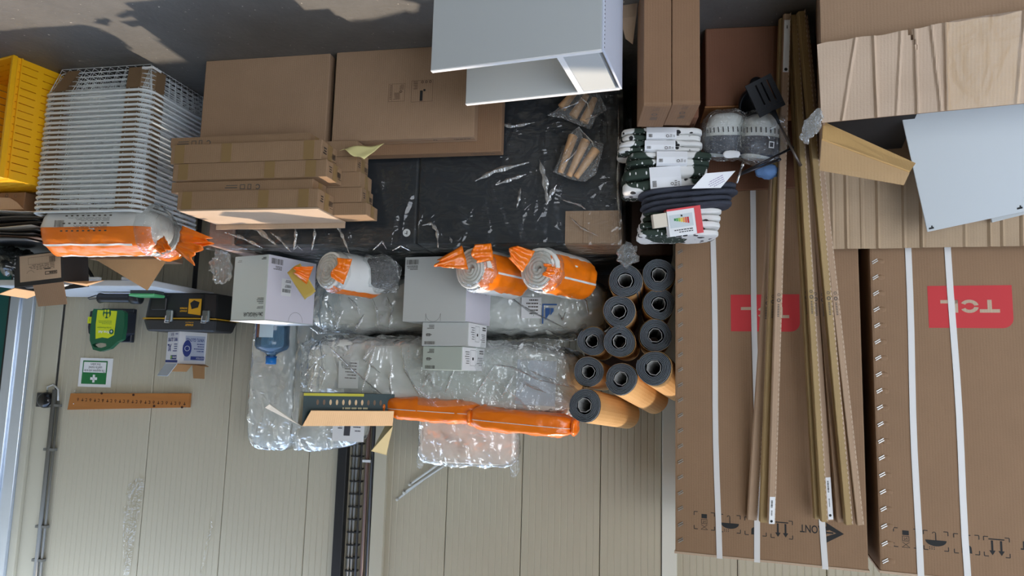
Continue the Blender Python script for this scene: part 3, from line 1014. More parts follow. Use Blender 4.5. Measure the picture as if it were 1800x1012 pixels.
# ------------------------------------------------------------------ yellow crate on its side
t = thing('plastic_crate', 'yellow slotted plastic crate turned on its side next to the wire baskets', 'crate')
pn, pf = AZ(25, 98, 0), AZ(100, 128, 0)
pf = pn + (pf - pn).normalized() * 0.24
cy = math.atan2((pf - pn).y, (pf - pn).x) - PI / 2
t.location = pn
t.rotation_euler.z = cy
cw, cd, chh = 0.40, 0.24, 0.552     # local x to +X, y to the rear, opening towards -y
YD = YELLOW
part('back', MB().box(0.0, cd - 0.008, 0, cw, cd, chh), YD, t, bevel=0.003)
def slotted(x, w0, w1, h0, h1, rows, cols, th, plane):
    """panel with real slots: plane 'x' = side wall at local x, 'z' = floor or lid"""
    mb = MB()
    sh = 0.004
    def bx(a0, a1, b0, b1):
        if plane == 'x':
            mb.box(x, a0, b0, x + th, a1, b1)
        else:
            mb.box(a0, b0, x, a1, b1, x + th)
    pitch_ = (h1 - h0) / (rows + 1)
    seg = (w1 - w0) / cols
    prev = h0
    for r_ in range(rows):
        b = h0 + pitch_ * (r_ + 0.8)
        bx(w0, w1, prev, b)
        for c_ in range(cols + 1):
            a0 = w0 + seg * c_ - 0.012
            bx(max(w0, a0), min(w1, a0 + 0.024), b, b + sh)
        prev = b + sh
    bx(w0, w1, prev, h1)
    return mb
part('side_wall', slotted(0.0, 0.012, cd - 0.0085, 0.0, chh, 15, 2, 0.005, 'x'), YD, t, 'slotted side wall', stuff=False)
part('side_wall', slotted(0.0, 0.0055, cw - 0.0055, 0.012, cd - 0.009, 5, 3, 0.005, 'z'), YD, t)
part('side_wall', slotted(chh - 0.005, 0.0055, cw - 0.0055, 0.012, cd - 0.009, 5, 3, 0.005, 'z'), YD, t)
part('side_wall', slotted(cw - 0.005, 0.012, cd - 0.0085, 0.0055, chh - 0.0055, 15, 2, 0.005, 'x'), YD, t)
part('rim', MB().box(-0.012, -0.010, -0.0, 0.004, 0.011, chh + 0.006).box(cw - 0.004, -0.010, 0, cw + 0.012, 0.011, chh + 0.006).box(0.004, -0.010, 0, cw - 0.004, 0.011, 0.010).box(0.004, -0.010, chh - 0.006, cw - 0.004, 0.011, chh + 0.006), YD, t, bevel=0.002)
part('rib', MB().box(-0.008, 0.03, 0.0, -0.0005, 0.036, chh), YD, t)
part('inner_panel', MB().box(0.03, cd - 0.016, 0.03, cw - 0.03, cd - 0.0085, chh - 0.03), pm('orange_yellow', rgb(244, 160, 20), 0.4), t)
# ------------------------------------------------------------------ white cabinet frame
cq = [AZ(1057, 88, 0.36), AZ(757, 125, 0.36)]
cyaw = math.atan2((cq[1] - cq[0]).y, (cq[1] - cq[0]).x)
t = thing('cabinet_carcass', 'open white cabinet carcass without doors standing on the concrete floor', 'cabinet', V3((cq[0].x, cq[0].y, 0)), cyaw)
CL, CDp, CH, ct = (cq[1] - cq[0]).length, 0.315, 0.36, 0.016
def panel(name, b, label=None):
    o = part(name, MB().box(*b), MELA, t, label, bevel=0.0012)
    return o
panel('side_panel', (0, 0, 0.002, CL, ct, CH - 0.004))
part('edge_band', MB().box(0, 0, CH - 0.0038, CL, ct, CH), MELAE, t)
panel('side_panel', (0, CDp - ct, 0.002, CL, CDp, CH - 0.004))
part('edge_band', MB().box(0, CDp - ct, CH - 0.0038, CL, CDp, CH), MELAE, t)
panel('bottom_panel', (0.008, ct + 0.0005, 0.002, CL - 0.004, CDp - ct - 0.0005, 0.018))
BLU = pm('back_panel_skyblue', rgb(214, 220, 236), 0.4, 0.01)  # white panel; the blue of the sky light is put into its colour
part('back_panel', MB().box(-0.008, 0.001, 0.002, -0.0005, CDp - 0.001, CH - 0.001), BLU, t, bevel=0.001)
panel('top_rail', (0.012, ct + 0.0005, CH - 0.018, 0.125, CDp - ct - 0.0005, CH - 0.002))
part('rail_edge', MB().box(0.1255, ct + 0.0005, CH - 0.018, 0.145, CDp - ct - 0.0005, CH - 0.001), MELAE, t)
for i in range(26):
    z = 0.01 + i * 0.0135
    part('nail', MB().box(-0.0095, 0.004, z, -0.0079, 0.0075, z + 0.004), pm('nail_grey', (0.1, 0.1, 0.11, 1), 0.5), t)
# ------------------------------------------------------------------ two tall boxes and the dark carton
tyaw = R(4)
tz_ = AY(1180, 185, 2.25).z
pt0 = AY(1231, 185, 2.25)
pt1 = AY(1132, 185, 2.25)
tw = (pt1 - pt0).length / 2 - 0.001
TALLB = card('tall_board', rgb(138, 106, 80))
for i in range(2):
    o_ = V3((pt0.x, pt0.y, 0)) + V3((math.cos(tyaw), math.sin(tyaw), 0)) * (tw + 0.002) * i
    t = thing('tall_carton', ['narrow brown upright carton, the one farther from the white cabinet', 'narrow brown upright carton, the one nearer the white cabinet'][i], 'carton', o_, tyaw, 'pair of narrow upright cartons')
    h_ = tz_ - (0.0 if i else 0.006)
    part('carton', MB().box(0, 0, 0, tw, 0.2, h_), TALLB, t, bevel=0.003, seg=2)
    part('lid_edge', MB().box(-0.0005, -0.0016, h_ - 0.012, tw - 0.0015, -0.0003, h_ - 0.004), KRAFTD, t)
    f = top_face(0, 0, h_)
    f.lines(tw * 0.35, 0.10, tw * 0.3, 0.03, 3, 5 + i).ring(tw * 0.5, 0.075, 0.010, 0.003, 10).lines(tw * 0.38, 0.02, tw * 0.25, 0.03, 2, 2, 0.2)
    f.done('top_print', INKS, t)
dq = AZ(1240, 50, 0)
dyaw = R(9)
dz = AY(1240, 187, dq.y).z
dx = V3((math.cos(dyaw), math.sin(dyaw), 0))
t = thing('dark_carton', 'dark red-brown open carton in the shade beneath the hanging kitchen utensils', 'carton', V3((dq.x, dq.y, 0)) - dx * 0.345, dyaw)
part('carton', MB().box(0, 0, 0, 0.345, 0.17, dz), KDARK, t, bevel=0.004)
part('flap', MB().box(-0.004, -0.002, dz + 0.001, 0.349, 0.165, dz + 0.006), card('dark_flap', rgb(160, 112, 72)), t)
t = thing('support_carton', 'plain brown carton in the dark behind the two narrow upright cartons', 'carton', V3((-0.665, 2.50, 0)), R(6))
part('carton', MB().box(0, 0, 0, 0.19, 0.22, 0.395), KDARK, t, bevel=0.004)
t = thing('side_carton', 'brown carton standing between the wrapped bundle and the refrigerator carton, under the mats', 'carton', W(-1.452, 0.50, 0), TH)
part('carton', MB().box(0, 0, 0, 0.185, 0.45, 0.80), card('gap_shade_board', rgb(70, 52, 42)), t, bevel=0.004)  # board colour darkened to stand in for the deep shade of the gap
# ================================================================== THE PILE ON TOP
# ------------------------------------------------------------------ torn carton in front of the refrigerators
def quadpart(name, pts, t_, mat, parent, label=None, bevel=0.0):
    return part(name, MB().plate(pts, t_), mat, parent, label, bevel=bevel)
cA = AY(1447, 215, 2.12)            # near corner of the rim
rz = cA.z
cB = AZ(1438, 300, rz)              # far corner of the rim
cyw = math.atan2((cB - cA).y, (cB - cA).x) - PI / 2
tw_ = 0.95
t = thing('torn_carton', 'large torn open cardboard carton with creased flaps holding white panels', 'carton', V3((cA.x, cA.y, 0)), cyw)
inv = (Matrix.Translation(t.location) @ Matrix.Rotation(cyw, 4, 'Z')).inverted()
def cl(p):
    return inv @ p
dep = (cB - cA).length
TORN = card('worn_board', rgb(194, 170, 147))
TORNI = card('worn_inside', rgb(180, 156, 128))
part('front_wall', MB().box(-tw_, 0, 0, 0, 0.006, rz), KRAFT, t)
part('back_wall', MB().box(-tw_, dep - 0.006, 0, 0, dep, rz), KRAFT, t)
part('side_wall', MB().box(-0.006, 0.0065, 0, 0, dep - 0.0065, rz), KRAFT, t)
part('side_wall', MB().box(-tw_, 0.0065, 0, -tw_ + 0.006, dep - 0.0065, rz), KRAFT, t)
part('floor_flap', MB().box(-tw_ + 0.0065, 0.0065, 0, -0.0065, dep - 0.0065, 0.006), KRAFT, t)
# front flap folded outwards: creased sheet with its inner face showing
ff = [cl(AY(1450, 54, 1.92)), cl(AY(1800, -8, 1.75)), cl(AY(1860, 170, 1.90)), cl(AY(1452, 214, 2.11))]
top_l, top_r = V3((0.004, -0.004, rz + 0.002)), V3((-tw_ + 0.0, -0.004, rz + 0.002))
lowz = cl(AY(1450, 54, 1.98))
def flap_pt(i, j):
    """i along the hinge from the near corner, j from the hinge down to the free edge"""
    a = top_l.lerp(top_r, i)
    lip = 0.002 * math.sin(i * 23) + 0.0015 * math.sin(i * 61)
    L = 0.235 + (0.03 * i) + lip * (j > .5)
    ang = R(74)
    p = a + V3((0.01 * (1 - i) * j, -math.cos(ang) * L * j, -math.sin(ang) * L * j))
    cr = 0.0
    for c, s, k in ((0.085, 0.005, 0.05), (0.16, 0.007, 0.0), (0.225, 0.004, 0.02), (0.272, 0.008, 0.0), (0.325, 0.006, -0.02), (0.352, 0.008, 0.0), (0.54, 0.005, 0.02), (0.8, 0.005, 0)):
        d = abs(i - c - k * (j - 0.5))
        cr += s * 1.3 * max(0, 1 - d / 0.007)
    cr += 0.006 * noise.noise(V3((i * 5, j * 3, 2.0)))
    return p + V3((0, -cr, cr * 0.3))
tr_t = [0.247, 0.261]
mb = MB()
NU, NV = 300, 16
vs = [flap_pt(i / NU, j / NV) for i in range(NU + 1) for j in range(NV + 1)]
fs = []
for i in range(NU):
    for j in range(NV):
        # a short tear running up from the free edge
        c = 0.245 + 0.018 * (1 - j / NV) * 4 * 0.5
        if j > NV * 0.72 and abs((i + .5) / NU - (0.252 + 0.03 * (1 - j / NV) * 3)) < 0.0045 * (j / NV):
            continue
        fs.append((i * (NV + 1) + j, (i + 1) * (NV + 1) + j, (i + 1) * (NV + 1) + j + 1, i * (NV + 1) + j + 1))
mb.add(vs, fs)
o = part('front_flap', mb, TORN, t, 'creased flap folded outwards')
md = o.modifiers.new('board', 'SOLIDIFY')
md.thickness = 0.005
# tape remnants on the flap
def patch(i0, i1, j0, j1, mat, name, lift=0.004, slant=0.0):
    pts = [flap_pt(i0, j0), flap_pt(i1, j0), flap_pt(i1 + slant, j1), flap_pt(i0 + slant * 0.2, j1)]
    n = V3((0, -1, 0.3)).normalized()
    m_ = MB().surf(8, 6, lambda a, b: pts[0].lerp(pts[1], a).lerp(pts[3].lerp(pts[2], a), b) + n * (0.006 + lift))
    return part(name, m_, mat, t)
TPM = film('yellowed_tape', haze=0.04, tint=(0.985, 0.94, 0.84), bump=0.2, bs=12, rough=0.35, refl=0.5)
patch(0.355, 0.54, 0.0, 1.0, TPM, 'tape_strip')
# back flap standing up, rear face of the opening
bz1 = AY(1440, 428, 2.56).z
def back_pt(i, j):
    a = V3((0.0, dep - 0.003, rz + 0.001)).lerp(V3((-tw_, dep - 0.003, rz + 0.001)), i)
    L = bz1 - rz + 0.02 * i
    p = a + V3((0.0, 0.05 * j, L * j))
    cr = 0.0
    for c, s in ((0.05, 0.004), (0.10, 0.006), (0.155, 0.003), (0.21, 0.006), (0.30, 0.004), (0.36, 0.007), (0.5, 0.004), (0.58, 0.006), (0.62, 0.005), (0.68, 0.006)):
        cr += s * 1.3 * max(0, 1 - abs(i - c) / 0.006)
    cr += 0.005 * noise.noise(V3((i * 6, j * 3, 5.0))) + 0.004 * math.sin(i * 120) * (0.3 if i < 0.16 else 0.08)
    return p + V3((0, -cr, 0))
o = part('back_flap', MB().surf(300, 10, back_pt), TORNI, t, 'upright rear flap with vertical creases')
md = o.modifiers.new('board', 'SOLIDIFY')
md.thickness = 0.005
# side flap: bent over into the opening
SF = [AZ(1444, 218, rz + 0.004), AZ(1606, 288, rz + 0.03), AY(1598, 304, 2.22), AY(1444, 246, 2.22)]
a0, a1 = cl(AY(1446, 216, 2.16)), cl(AY(1608, 289, 2.16))
b0, b1 = cl(AY(1444, 246, 2.11)), cl(AY(1598, 303, 2.10))
c0, c1 = cl(AY(1440, 299, 2.13)), cl(AY(1588, 325, 2.12))
FL = card('side_flap_board', rgb(206, 168, 112))
quadpart('side_flap', [a0, a1, b1, b0], 0.005, FL, t, 'inner flap edge turned up')
quadpart('side_flap', [b0, b1, c1, c0], 0.005, card('side_flap_face', rgb(176, 144, 104)), t)
DARKIN = pm('dark_inner_panel', (0.012, 0.010, 0.009, 1), 0.8)  # near-black sheet laid flat just below the carton rim
quadpart('inner_dark_sheet', [V3((-0.02, 0.02, rz - 0.06)), V3((-0.28, 0.02, rz - 0.06)), V3((-0.28, dep - 0.02, rz - 0.06)), V3((-0.02, dep - 0.02, rz - 0.06))], 0.004, DARKIN, t)
# clear film snagged on the corner
part('film_scrap', MB().soft(0.020, 0.016, 0.055, 10, 2.2, 0.016, 26, 4, ridge=0.006, mat=Matrix.Translation(cl(AY(1428, 222, 2.10))) @ Matrix.Rotation(R(28), 4, 'Y')), film('bright_film', haze=0.12, bump=1.0, bs=40, rough=0.06, refl=1.4), t, 'scrap of clear film', smooth=True)
# white panels standing in the carton
def board3(name, label, p_tl, p_tr, p_bl, thick, group=None, holes=()):
    x = (p_tr - p_tl)
    y = (p_bl - p_tl)
    wl, hl = x.length, y.length
    x.normalize()
    y = (y - x * y.dot(x)).normalized()
    n = x.cross(y)
    if n.y > 0:
        n = -n
    mt = Matrix((x, y, n)).transposed().to_4x4()
    mt.translation = p_tl
    t = thing(name, label, 'board', p_tl, 0, group)
    mt.translation = (0, 0, 0)
    part('board', MB().box(0, 0, -thick, wl, hl, 0, mt), MELA, t, bevel=0.0015)
    for hx, hy in holes:
        part('dowel_hole', MB().box(hx - 0.011, hy - 0.003, 0.0002, hx + 0.004, hy + 0.003, 0.0012, mt).box(hx - 0.003, hy - 0.003, 0.0002, hx + 0.001, hy + 0.009, 0.0012, mt), INK, t)
    return t
p_tl = AY(1630, 408, 2.40)
p_tr = AY(1800, 372, 2.26)
p_tr = p_tl + (p_tr - p_tl) * 1.7
p_bl = AY(1545, 200, 2.24)
p_bl = p_tl + (p_bl - p_tl) * 1.25
board3('furniture_board', 'large white board with dowel holes leaning in the torn carton', p_tl, p_tr, p_bl, 0.016, 'white boards in the torn carton', ((0.018, 0.012), ((p_tr - p_tl).length / 1.7 - 0.006, 0.016)))
q_tl = AY(1744, 391, 2.42)
q_tr = q_tl + (AY(1800, 377, 2.38) - q_tl) * 4
board3('furniture_board', 'second white board just showing its edge behind the large leaning one', q_tl, q_tr, q_tl + V3((0.06, -0.05, -0.5)), 0.016, 'white boards in the torn carton')
# ------------------------------------------------------------------ long profiles leaning on the carton front
POLE = card('pole_board', rgb(168, 142, 100))
POLEP = card('pole_board_pink', rgb(176, 148, 122))
def pole(label, top, base, mat, wdt=0.026, dpt=0.020, zag=False, sticker=None, k=0, base_sticker=False):
    """top: (px, py) on a plane just in front of the first carton; base: floor pixel"""
    off = 0.018 + 0.030 * k
    pt = APL(top[0], top[1], f_l - FN * off, FY)
    pb = AZ(base[0], base[1], 0.004)
    L = (pt - pb).length
    t = thing('packed_profile', label, 'profile', pb, 0, 'cardboard wrapped profiles leaning on the refrigerator carton')
    z = (pt - pb).normalized()
    x = V3((1, 0, 0))
    x = (x - z * x.dot(z)).normalized()
    y = z.cross(x)
    mt = Matrix((x, y, z)).transposed().to_4x4()
    part('sleeve', MB().box(-wdt / 2, -dpt / 2, 0.006, wdt / 2, dpt / 2, L, mt), mat, t, bevel=0.002)
    if zag:                          # serrated glue edge along one long side
        mb = MB()
        n = int(L / 0.018)
        for i in range(n):
            a = L * i / n
            b = L * (i + 1) / n
            mb.add([mt @ V3(p) for p in ((-wdt / 2 - 0.0008, -dpt / 2 - 0.001, a), (-wdt / 2 - 0.0008, -dpt / 2 - 0.001, b), (-wdt / 2 + 0.005, -dpt / 2 - 0.001, (a + b) / 2))], [(0, 1, 2)])
        part('serrated_edge', mb, KRAFTL, t, stuff=True)
    if sticker:
        s0, s1 = sticker
        part('sticker', MB().box(-wdt / 2 + 0.002, -dpt / 2 - 0.0014, L - s1, wdt / 2 - 0.002, -dpt / 2 - 0.0003, L - s0, mt), WHITEP, t, 'white printed sticker')
        f = Face(mt @ V3((-wdt / 2 + 0.004, -dpt / 2 - 0.0016, L - s1)), mt.to_3x3() @ V3((1, 0, 0)), mt.to_3x3() @ V3((0, 0, 1)), 0.0004)
        f.barcode(wdt * 0.28, 0.012, wdt * 0.28, (s1 - s0) * 0.28, 3, True).barcode(wdt * 0.3, (s1 - s0) * 0.5, wdt * 0.2, (s1 - s0) * 0.2, 5, True).disc(wdt * 0.4, (s1 - s0) * 0.9, 0.005)
        f.done('sticker_print', INK, t)
    if base_sticker:
        part('sticker', MB().box(-wdt / 2 + 0.002, -dpt / 2 - 0.0014, 0.03, wdt / 2 - 0.001, -dpt / 2 - 0.0003, 0.22, mt), WHITEP, t, 'long white sticker at the foot')
        f = Face(mt @ V3((-wdt / 2 + 0.004, -dpt / 2 - 0.0016, 0.03)), mt.to_3x3() @ V3((1, 0, 0)), mt.to_3x3() @ V3((0, 0, 1)), 0.0004)
        f.disc(wdt * 0.35, 0.18, 0.006).bar(wdt * 0.3, 0.02, 0.003, 0.012)
        f.done('sticker_print', INK, t)
    f = Face(mt @ V3((-wdt / 2 + 0.004, -dpt / 2 - 0.001, L * 0.55)), mt.to_3x3() @ V3((1, 0, 0)), mt.to_3x3() @ V3((0, 0, 1)), 0.0006)
    f.ring(wdt * 0.33, 0.02, 0.007, 0.003, 10).ring(wdt * 0.33, 0.0, 0.006, 0.002, 6)
    for i in range(8):
        f.bar(wdt * 0.2, 0.035 + i * 0.006, wdt * 0.3, 0.003)
    f.done('recycling_print', INKS, t)
    return t
pole('cardboard wrapped profile fanned out furthest towards the rolled mats', (1321, 913), (1379, 45), POLEP, 0.034, 0.018, True, k=0)
pole('cardboard wrapped profile touching the one with a white tip sticker on its mat side', (1341, 917), (1376, 30), POLE, 0.026, 0.020, False, k=1)
pole('cardboard wrapped profile with a white sticker at its top, left leaning bunch', (1355, 919), (1383, 22), POLEP, 0.024, 0.016, True, (0.0, 0.10), k=2, base_sticker=True)
pole('shortest cardboard wrapped profile at the start of the fan leaning to the second carton', (1437, 911), (1389, 34), POLE, 0.026, 0.020, False, k=1)
pole('cardboard wrapped profile crossing the handling strap beside the shortest one', (1448, 916), (1394, 24), POLE, 0.022, 0.020, True, k=2)
pole('cardboard wrapped profile with a long white sticker inside its open top', (1459, 914), (1399, 35), POLEP, 0.022, 0.014, False, (0.005, 0.16), k=0)
pole('dark sided cardboard profile between the stickered one and the serrated one', (1476, 917), (1404, 40), KRAFT, 0.024, 0.020, False, k=0)
pole('cardboard wrapped profile with a pale serrated lip along its edge', (1491, 921), (1407, 18), POLE, 0.024, 0.022, True, k=1)
pole('cardboard wrapped profile fanned out furthest towards the second refrigerator carton', (1511, 922), (1412, 28), POLEP, 0.022, 0.018, True, k=1)
# ------------------------------------------------------------------ rolled mats
FOAM = pm('foam_mat', rgb(100, 107, 114), 0.85, 0.14, 30, 0.4, 160)
WRAPK = card('mat_wrap', rgb(204, 160, 104))
COREP = pm('core_paper', rgb(168, 168, 166), 0.8, 0.05)
def mat_roll(label, near, far, rpx, vn=0.33, seed=0, lab=False, vf=None, dk=False):
    a = APL(near[0], near[1], O + VV * vn, TH)
    b = APL(far[0], far[1], O + VV * (vf or vn + 0.58), TH)
    r = rpx / FPX * (a - CAMP).dot(_fw)
    d = b - a
    L = d.length
    mt = frame_from((0, 0, 0), d)
    t = thing('rolled_mat', label, 'mat', a, 0, 'rolled foam mats')
    rr = random.Random(seed)
    turns, stp = 6, 22
    ri = r * 0.46
    th_ = (r * 0.955 - ri) / turns
    ph = rr.uniform(0, 6.28)
    n = turns * stp
    vs = []
    for k in range(n + 1):
        q = k / stp
        an = 2 * PI * q + ph
        base = ri + th_ * q
        wob = 1 + 0.022 * math.sin(3 * an + seed) + 0.012 * noise.noise(V3((q * 2.3, seed, 0)))
        g = th_ * (0.58 + 0.18 * noise.noise(V3((q * 3.1, seed * 2.0, 4))))
        ex = 0.003 * noise.noise(V3((q * 2, seed, 9)))
        for xx in (ex, L - 0.002):
            for rad in (base * wob, (base + g) * wob):
                vs.append((xx, rad * math.cos(an), rad * math.sin(an)))
    fs = []
    for k in range(n):
        i, j = 4 * k, 4 * (k + 1)
        fs += [(i, i + 1, j + 1, j), (i + 2, j + 2, j + 3, i + 3), (i, j, j + 2, i + 2), (i + 1, i + 3, j + 3, j + 1)]
    fs += [(0, 2, 3, 1), (4 * n, 4 * n + 1, 4 * n + 3, 4 * n + 2)]
    part('foam_spiral', MB().add(vs, fs, mt), FOAM, t)
    # polygonal paper core
    m_ = 8
    vs, fs = [], []
    for xx in (0.002, L - 0.004):
        for rad in (ri * 0.88, ri * 0.95):
            for k in range(m_):
                an = 2 * PI * k / m_ + ph
                q = rad * (1 + 0.05 * math.sin(k * 2.1 + seed))
                vs.append((xx, q * math.cos(an), q * math.sin(an)))
    for k in range(m_):
        k2 = (k + 1) % m_
        fs += [(k, k2, m_ + k2, m_ + k), (k, 2 * m_ + k, 2 * m_ + k2, k2), (m_ + k, m_ + k2, 3 * m_ + k2, 3 * m_ + k), (2 * m_ + k, 3 * m_ + k, 3 * m_ + k2, 2 * m_ + k2)]
    part('paper_core', MB().add(vs, fs, mt), COREP, t)
    # kraft wrapper
    m_ = 28
    vs, fs = [], []
    for xx in (0.012, L):
        for rad in (r * 0.985, r):
            for k in range(m_):
                an = 2 * PI * k / m_
                w_ = 1 + 0.022 * math.sin(3 * (an) + seed)
                vs.append((xx, rad * w_ * math.cos(an), rad * w_ * math.sin(an)))
    for k in range(m_):
        k2 = (k + 1) % m_
        fs += [(k, k2, m_ + k2, m_ + k), (k, 2 * m_ + k, 2 * m_ + k2, k2), (m_ + k, m_ + k2, 3 * m_ + k2, 3 * m_ + k), (2 * m_ + k, 3 * m_ + k, 3 * m_ + k2, 2 * m_ + k2)]
    part('paper_wrap', MB().add(vs, fs, mt), WRAPK, t, 'brown paper sleeve', smooth=False)
    if lab:
        a0, a1 = lab
        m_ = 8
        vs = []
        for xx in (L * 0.70, L * 0.93):
            for k in range(m_ + 1):
                an = R(a0 + (a1 - a0) * k / m_)
                w_ = 1 + 0.022 * math.sin(3 * (an) + seed)
                vs.append((xx, (r * 1.006) * w_ * math.cos(an), (r * 1.006) * w_ * math.sin(an)))
        part('sticker', MB().add(vs, [(k, k + 1, m_ + 2 + k, m_ + 1 + k) for k in range(m_)], mt), WHITEP, t, 'white address sticker')
        vs, fs = [], []
        for r_ in range(7):
            xx = L * (0.73 + 0.025 * r_)
            for k in range(2):
                for s_ in (0.2, 0.45, 0.55, 0.8)[2 * k:2 * k + 2]:
                    an = R(a0 + (a1 - a0) * s_)
                    w_ = 1 + 0.022 * math.sin(3 * an + seed)
                    for dx_ in (0, 0.004):
                        vs.append((xx + dx_, r * 1.010 * w_ * math.cos(an), r * 1.010 * w_ * math.sin(an)))
                b_ = len(vs) - 4
                fs.append((b_, b_ + 1, b_ + 3, b_ + 2))
        part('sticker_print', MB().add(vs, fs, mt), INKS, t)
    return t
V0 = 0.33
mat_roll('rolled grey mat at the bottom corner, touching the plastic tail of the bundle', (1099, 493), (1108, 526), 30, V0 + .0, 1)
mat_roll('rolled grey mat at the bottom, tight against the refrigerator carton', (1158, 483), (1153, 517), 29, V0 + .02, 2)
mat_roll('second rolled grey mat from the bottom in the inner column', (1088, 547), (1098, 567), 29, V0, 3)
mat_roll('second rolled grey mat from the bottom against the refrigerator carton', (1158, 534), (1153, 556), 28, V0 + .03, 4)
mat_roll('rolled grey mat wedged against the white wrapped mattress, upper of that side but one', (1041, 599), (1058, 611), 26, V0 + .04, 5)
mat_roll('rolled grey mat in the very middle of the mat pile, pale core showing', (1089, 600), (1101, 611), 28, V0, 6)
mat_roll('third rolled grey mat from the bottom against the refrigerator carton', (1152, 589), (1149, 603), 29, V0 + .03, 7)
mat_roll('rolled grey mat beside the milky mattress bag, just under the topmost one', (1034, 653), (1062, 663), 27, V0 + .02, 8)
mat_roll('rolled grey mat near the top with a long paper sleeve and address sticker', (1091, 665), (1150, 702), 29, V0 - .03, 9, (205, 265))
mat_roll('large rolled grey mat highest against the refrigerator carton', (1149, 646), (1190, 678), 31, V0 - .05, 10)
mat_roll('topmost rolled grey mat, lying across with a stickered paper sleeve', (1027, 712), (1100, 727), 30, V0 - .02, 11, (100, 150))
t = thing('gap_shade_carton', 'added dark carton standing in for the shade behind the pile of rolled mats', 'carton', W(-1.43, 1.13, 0), TH)
part('carton', MB().box(0, 0, 0, 0.42, 0.10, 1.40), card('gap_shade_board', rgb(70, 52, 42)), t, bevel=0.004)  # carton added, its board darkened, so the gaps between the rolls look shaded
# ------------------------------------------------------------------ grey and white cartons on the bundle
def box_thing(name, label, px, py, v, w_, d_, h_, yaw, mat, z=None, right=False, cat='box', group=None, bevel=0.002):
    """near front corner (left as seen upright) at the pixel on pile depth v"""
    u, z_ = PU(px, py, v)
    t = thing(name, label, cat, W(u, v, z if z is not None else z_), TH + yaw, group)
    part('carton', MB().box(0, 0, 0, w_, d_, h_), mat, t, bevel=bevel, seg=2)
    return t
PTOP = PZ + 0.016
GH = 0.292
t = box_thing('grey_box', 'pale grey carton with a thumb cut-out standing behind the two orange rolls', 822, 445, 0.30, 0.305, 0.30, GH, R(8), GREYB, PTOP)
part('side_board', MB().box(-0.0012, 0.001, 0.001, -0.0002, 0.299, GH - 0.001), pm('lavender_white_board', rgb(228, 225, 236), 0.6, 0.02), t, 'lavender white side')
f = front_face(0, 0, 0)
f.barcode(0.235, GH - 0.03 - 0.235, 0.058, 0.022, 3).lines(0.225, 0.006, 0.05, 0.02, 2, 4)
f.mb = MB()
f.barcode(0.237, 0.012, 0.060, 0.022, 3).lines(0.240, 0.040, 0.055, 0.022, 3, 4)
f.ring(0.155, GH - 0.035, 0.036, 0.0012, 16, 0, PI).bar(0.118, GH - 0.036, 0.0012, 0.034).bar(0.19, GH - 0.036, 0.0012, 0.034)
f.done('grey_print', INKS, t)
GPOS = t.location.copy()
for i, (pxc, pyb, lab) in enumerate(((823, 607, 'lower small white and grey carton on top of the pale grey carton'), (813, 656, 'upper small white and grey carton, topmost of the carton stack'))):
    z0 = PTOP + GH + 0.0015 + i * 0.1065
    hh = 0.105
    u, _ = PU(pxc, 600, 0.315)
    wd = [0.228, 0.205][i]
    t = thing('small_carton', lab, 'box', W(u, 0.315, z0), TH + R(10 if i == 0 else 16), 'small cartons on the grey carton')
    part('carton', MB().box(0, 0, 0, wd, 0.20, hh), GREYB if i == 0 else pm('greenish_board', rgb(190, 200, 190), 0.6), t, bevel=0.002)
    part('end_label', MB().box(-0.0012, 0.002, 0.002, -0.0002, 0.198, hh - 0.002), WHITEP, t, 'white end label')
    f = front_face(0, 0, 0)
    f.barcode(wd - 0.066, hh - 0.020, 0.052, 0.014, 4 + i).lines(wd - 0.06, 0.012, 0.042, 0.020, 3, 5).rect(wd - 0.042, 0.050, 0.02, 0.012, 0.003).bar(wd - 0.05, 0.054, 0.03, 0.003)
    f.done('carton_print', INKS, t)
    f = left_face(0, 0.20, 0, 0.0022)
    f.rect(0.085, 0.012, 0.045, 0.07, 0.001).lines(0.020, 0.045, 0.05, 0.04, 5, 8, 0.35).bar(0.10, 0.045, 0.014, 0.012).lines(0.015, 0.012, 0.04, 0.02, 2, 6, 0.6).lines(0.14, 0.02, 0.04, 0.06, 6, 3, 0.3)
    f.done('label_print', INK, t)
# box of glasses on the far corner
FH_, fw_, fd_ = 0.30, 0.225, 0.30
u, z_ = PU(473, 446, 0.24)
t = thing('tableware_box', 'pale grey carton printed 24x, standing on the bundle next to the water bottle', 'box', W(u, 0.24, PTOP), TH + R(18))
FGR = pm('pale_green_board', rgb(206, 220, 218), 0.6, 0.02)
LAV = pm('lavender_white_board', rgb(222, 220, 230), 0.6, 0.02)
part('carton', MB().box(0, 0, 0, fw_, fd_, FH_), FGR, t, bevel=0.002)
part('side_board', MB().box(-0.0012, 0.001, 0.001, -0.0002, fd_ - 0.001, FH_ - 0.001), LAV, t, 'lavender white side')
part('lid', MB().box(-0.002, -0.001, FH_ + 0.0005, fw_ + 0.002, fd_ + 0.002, FH_ + 0.004), WHITEB, t, bevel=0.0008)
f = front_face(0, 0, 0)
f.text('24x FÄRGKLAR', 0.014, FH_ - 0.034, width=0.125, size=0.026, bold=0.012)
f.lines(0.014, FH_ - 0.06, 0.06, 0.012, 2, 3, 0.4).lines(0.014, FH_ - 0.10, 0.045, 0.03, 4, 4, 0.4).lines(0.014, 0.012, 0.036, 0.013, 2, 5, 0.6).lines(fw_ - 0.05, 0.02, 0.035, 0.012, 2, 9, 0.3)
f.done('carton_print', INK, t)
f = left_face(0, fd_, 0, 0.0018)
f.barcode(fd_ - 0.085, 0.014, 0.07, 0.026, 9).lines(fd_ - 0.08, 0.048, 0.06, 0.02, 3, 5)
f.ring(0.115, FH_ - 0.004, 0.045, 0.0012, 16, PI, 2 * PI)
f.done('side_print', INKS, t)
